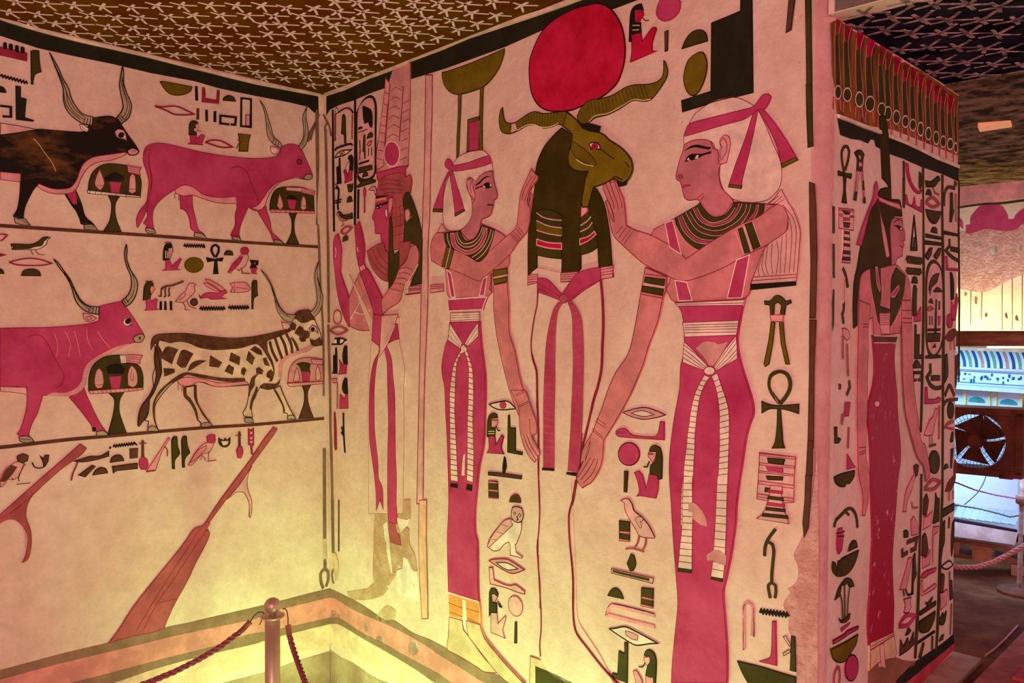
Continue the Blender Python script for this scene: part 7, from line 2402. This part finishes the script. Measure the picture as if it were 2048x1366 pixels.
for i in range(56):
    s = -0.30+i*0.0118
    mb = MB(); vs = []
    for j in range(6):
        t = j/5; y = 702+t*34; out = 0.055*(1-t)**2+0.004
        vs += [bpt(s+0.0004, y, out), bpt(s+0.0114, y, out)]
    mb.add(vs+[q-bn*0.03 for q in vs], [[2*j, 2*j+1, 2*j+3, 2*j+2] for j in range(5)]+[[2*j, 2*j+2, 12+2*j+2, 12+2*j] for j in range(5)]+[[2*j+1, 12+2*j+1, 12+2*j+3, 2*j+3] for j in range(5)], cols[i % 8])
    mb.build('cornice_leaf', bench)
mk(lambda m: tube(m, [bpt(-0.9, 739, 0.008), bpt(0.6, 739, 0.008)], 0.006, 'bluewhite', 8), 'moulding', bench)
def inscr(m):
    rr = random.Random(3)
    for s in [x*0.021-0.3 for x in range(30)]:
        for q in range(2):
            c = bpt(s+rr.uniform(0, 0.012), rr.uniform(750, 765), 0.001); box(m, c, bx*rr.uniform(0.002, 0.006), bn*0.001, V((0, 0, rr.uniform(0.002, 0.009))), 'navy')
    for y in (745, 768): box(m, bpt(-0.15, y, 0.001), bx*0.75, bn*0.001, V((0, 0, 0.0015)), 'navy')
mk(inscr, 'inscription_band', bench, False)
mk(lambda m: bevel_box(m, bpt(-0.15, 776, 0.03), bx*0.75, bn*0.035, V((0, 0, 0.009)), 'white'), 'ledge', bench, False)
for s in (-0.10, -0.005, 0.02, 0.115, 0.14):
    mk(lambda m: box(m, bpt(s, 803, 0.006), bx*0.005, bn*0.006, V((0, 0, 0.040)), 'yl'), 'niche_post', bench, False)
def arch(m, s):
    n = 12; P = [bpt(s-0.032, 806, 0.002)]+[bpt(s-0.032*math.cos(i*math.pi/n), 806-10*math.sin(i*math.pi/n), 0.002) for i in range(n+1)]
    prism(m, P[1:], bn*0.004, 'teal')
for s in (-0.055, 0.066): mk(lambda m: arch(m, s), 'niche_arch', bench, False)
# pale tube lamp behind the rail, and the round wooden rail in front of it
mb = MB(); tube(mb, [AT(1975, 693, 3.3), AT(2150, 694, 3.25)], 0.007, 'tube', 10)
tag(smooth(mb.build('tube_lamp')), 'glowing orange tube lamp under the brown rail in the far room', 'lamp')
mb = MB(); tube(mb, [AT(1840, 677, 3.05), AT(2150, 677, 3.0)], 0.0272, 'wood', 18)
tag(smooth(mb.build('hand_rail')), 'thick brown round rail crossing the far room above the striped bench', 'rail')
# ceiling lamp bar
lampb = empty('ceiling_lamp', AT(1990, 250, 2.68)); tag(lampb, 'small pale lamp bar under the mottled ceiling of the far room', 'lamp')
mk(lambda m: bevel_box(m, AT(1990, 250, 2.68), (AT(2022, 246, 2.66)-AT(1957, 256, 2.70))/2, V((0.02, 0.03, 0)), V((0, 0, 0.008)), 'lampbar'), 'housing', lampb, False)
# fan in a square housing standing before the bench
FD = 2.95
fc = AT(1958, 880, FD); fx = (AT(2045, 886, FD-0.10)-AT(1871, 874, FD+0.10)).normalized(); fy = V((0, 0, 1)); fn = fx.cross(fy).normalized()
if fn.dot(CAM-fc) < 0: fn = -fn
fan = empty('drum_fan', lv(fc, fc.z-0.12)); tag(fan, 'brown floor fan in a square housing before the blue lit bench', 'fan')
S = 0.138
def housing(m):
    H = 0.104; t = 0.012
    for sx, sy, hx, hy in ((0, H, S+0.01, t), (0, -H, S+0.01, t), (-S, 0, t, H), (S, 0, t, H)):
        bevel_box(m, fc+fx*sx+fy*sy, fx*hx, fy*hy, fn*0.05, 'fan')
mk(housing, 'housing', fan, False)
def front_plate(m):                             # plate with a round opening
    n = 40; r0 = 0.096; vs = []
    for i in range(n):
        a = 2*math.pi*i/n; c, s = math.cos(a), math.sin(a); q = min((S)/max(abs(c), 1e-6), 0.104/max(abs(s), 1e-6))
        vs += [fc+fx*c*r0+fy*s*r0+fn*0.045, fc+fx*c*q+fy*s*q+fn*0.045]
    m.add(vs, [[2*i, 2*i+1, (2*i+3) % (2*n), (2*i+2) % (2*n)] for i in range(n)], 'fan')
mk(front_plate, 'front_plate', fan, False)
def grille(m):
    for r in (0.03, 0.05, 0.065, 0.08, 0.095):
        tube(m, [fc+fx*math.cos(a*math.pi/20)*r+fy*math.sin(a*math.pi/20)*r+fn*0.05 for a in range(40)], 0.0009, 'fan', 5, True)
    for a in range(44):
        d = fx*math.cos(a*2*math.pi/44)+fy*math.sin(a*2*math.pi/44); tube(m, [fc+d*0.022+fn*0.051, fc+d*0.097+fn*0.049], 0.0009, 'fan', 4)
mk(grille, 'grille', fan, False)
mk(lambda m: lathe(m, fc-fn*0.02, fn, [(0, 0.02), (0.05, 0.026), (0.07, 0.024), (0.075, 0.015)], 'fan', 20), 'hub', fan)
for b in range(5):
    a0 = b*2*math.pi/5+0.62
    def blade(m):
        vs = []
        for i in range(7):
            r = 0.02+0.072*i/6; wdt = 0.555+0.02*i/6
            for sg in (-1, 1):
                a = a0+sg*wdt+0.2*i/6; vs.append(fc+fx*math.cos(a)*r+fy*math.sin(a)*r+fn*(sg*0.012))
        m.add(vs+[v-fn*0.002 for v in vs], [[2*i, 2*i+1, 2*i+3, 2*i+2] for i in range(6)]+[[14+2*i, 14+2*i+2, 14+2*i+3, 14+2*i+1] for i in range(6)], 'fan')
    mk(blade, 'blade', fan, False)
for sx in (-0.1, 0.1):
    mk(lambda m: bevel_box(m, fc+fx*sx-fy*0.112, fx*0.02, fy*0.008, fn*0.05, 'fan'), 'foot', fan, False)
# blue-lit panel with a tiled lower edge behind the barrier rope
PD = 3.2
def pp(x, y, d=PD): return AT(x, y, d)
panel = empty('lit_panel', pp(1980, 1045)); tag(panel, 'pale blue lit floor panel with a tiled edge below the fan', 'panel')
mk(lambda m: prism(m, [pp(1840, 925), pp(2035, 935), pp(2035, 1023), pp(1840, 998)], V((0.01, 0.04, 0)), 'bluewhite'), 'sheet', panel, False)
for i in range(8):
    x0 = 1912+i*15.5; y0 = 1007+i*2.0
    mk(lambda m: prism(m, [pp(x0+7, y0, PD-0.005), pp(x0+21.5, y0+2, PD-0.005), pp(x0+9.5, y0+29, PD-0.06), pp(x0-5, y0+26, PD-0.06)], V((0, 0.01, -0.004)), 'tile'), 'tile', panel, False)
mk(lambda m: tube(m, [pp(1860, 1030, PD-0.07), pp(2033, 1062, PD-0.07)], 0.006, 'iron', 8), 'frame_bar', panel)
mk(lambda m: prism(m, [pp(1860, 1036, PD-0.08), pp(2036, 1066, PD-0.08), pp(2030, 1090, PD-0.1), pp(1860, 1066, PD-0.1)], V((0.02, 0.05, 0)), 'paleplank'), 'pale_board', panel, False)
# wooden pallet under it
pal = empty('wooden_pallet', pp(1970, 1125)); tag(pal, 'low wooden pallet standing on the brown passage floor behind the thick rope', 'pallet')
pd = PD-0.02
for nme, q in (('plank', [(1850, 1066), (2080, 1104), (2080, 1112), (1850, 1074)]), ('plank', [(1850, 1098), (1948, 1112), (1948, 1120), (1850, 1106)]), ('plank', [(1990, 1112), (2080, 1128), (2080, 1136), (1990, 1121)]),
               ('block', [(1944, 1089), (1983, 1094), (1983, 1128), (1944, 1123)]), ('block', [(1846, 1072), (1920, 1083), (1918, 1108), (1846, 1100)]), ('block', [(2022, 1128), (2080, 1138), (2080, 1160), (2022, 1150)])):
    mk(lambda m: prism(m, [pp(x, y, pd) for x, y in q], V((0.05, 0.09, 0)), 'wood' if nme == 'plank' else 'paleplank2'), nme, pal, False)
# barrier post of the far room with two ropes, the fan's cable and a thick rope near the floor
pz = AT(2041, 1090, 2.98); bp = empty('barrier_post', lv(pz, FZ)); tag(bp, 'slim brown barrier post at the right frame edge beside the fan', 'barrier post')
mk(lambda m: lathe(m, lv(pz, FZ), Z, [(0, 0.07), (0.012, 0.07), (0.02, 0.008), (AT(2041, 800, 2.98).z-FZ, 0.0065)], 'wood', 14), 'pole', bp)
mk(lambda m: lathe(m, lv(pz, AT(2041, 1008, 2.98).z), Z, [(0, 0.012), (0.004, 0.019), (0.03, 0.019), (0.034, 0.012)], 'wood', 14), 'collar', bp)
def rope2(label, pts, r, nm='barrier_rope', k='rope'):
    mb = MB(); twisted(mb, pts, r, k, 20); tag(smooth(mb.build(nm)), label, 'rope')
rope2('thin dark rope sagging across the blue lit panel', [pp(1870, 950, 3.0), pp(1917, 967, 3.0), pp(1950, 980, 3.0), pp(1990, 990, 3.0), pp(2038, 998, 2.97)], 0.0028)
rope2('thin olive rope along the tiled edge of the blue panel', [pp(1870, 1008, 3.02), pp(1917, 1011, 3.02), pp(1960, 1018, 3.02), pp(2000, 1028, 3.0), pp(2020, 1034, 3.0), pp(2038, 1031, 2.97)], 0.0028, k='oliverope')
mb = MB(); tube(mb, [AT(1974, 938, 3.04), AT(1972, 952, 3.05), AT(1966, 968, 3.06), AT(1955, 986, 3.07), AT(1940, 1000, 3.08), AT(1929, 1009, 3.1)], 0.0017, 'iron', 6)
tag(mb.build('power_cable'), 'thin dark cable hanging from the fan across the blue panel', 'cable')
rope2('thick pinkish rope looped low in front of the wooden pallet', [pp(1860, 1128, 2.9), pp(1920, 1135, 2.9), pp(1955, 1134, 2.9), pp(1985, 1125, 2.9), pp(2015, 1110, 2.9), pp(2060, 1085, 2.88)], 0.0085, k='pinkrope')
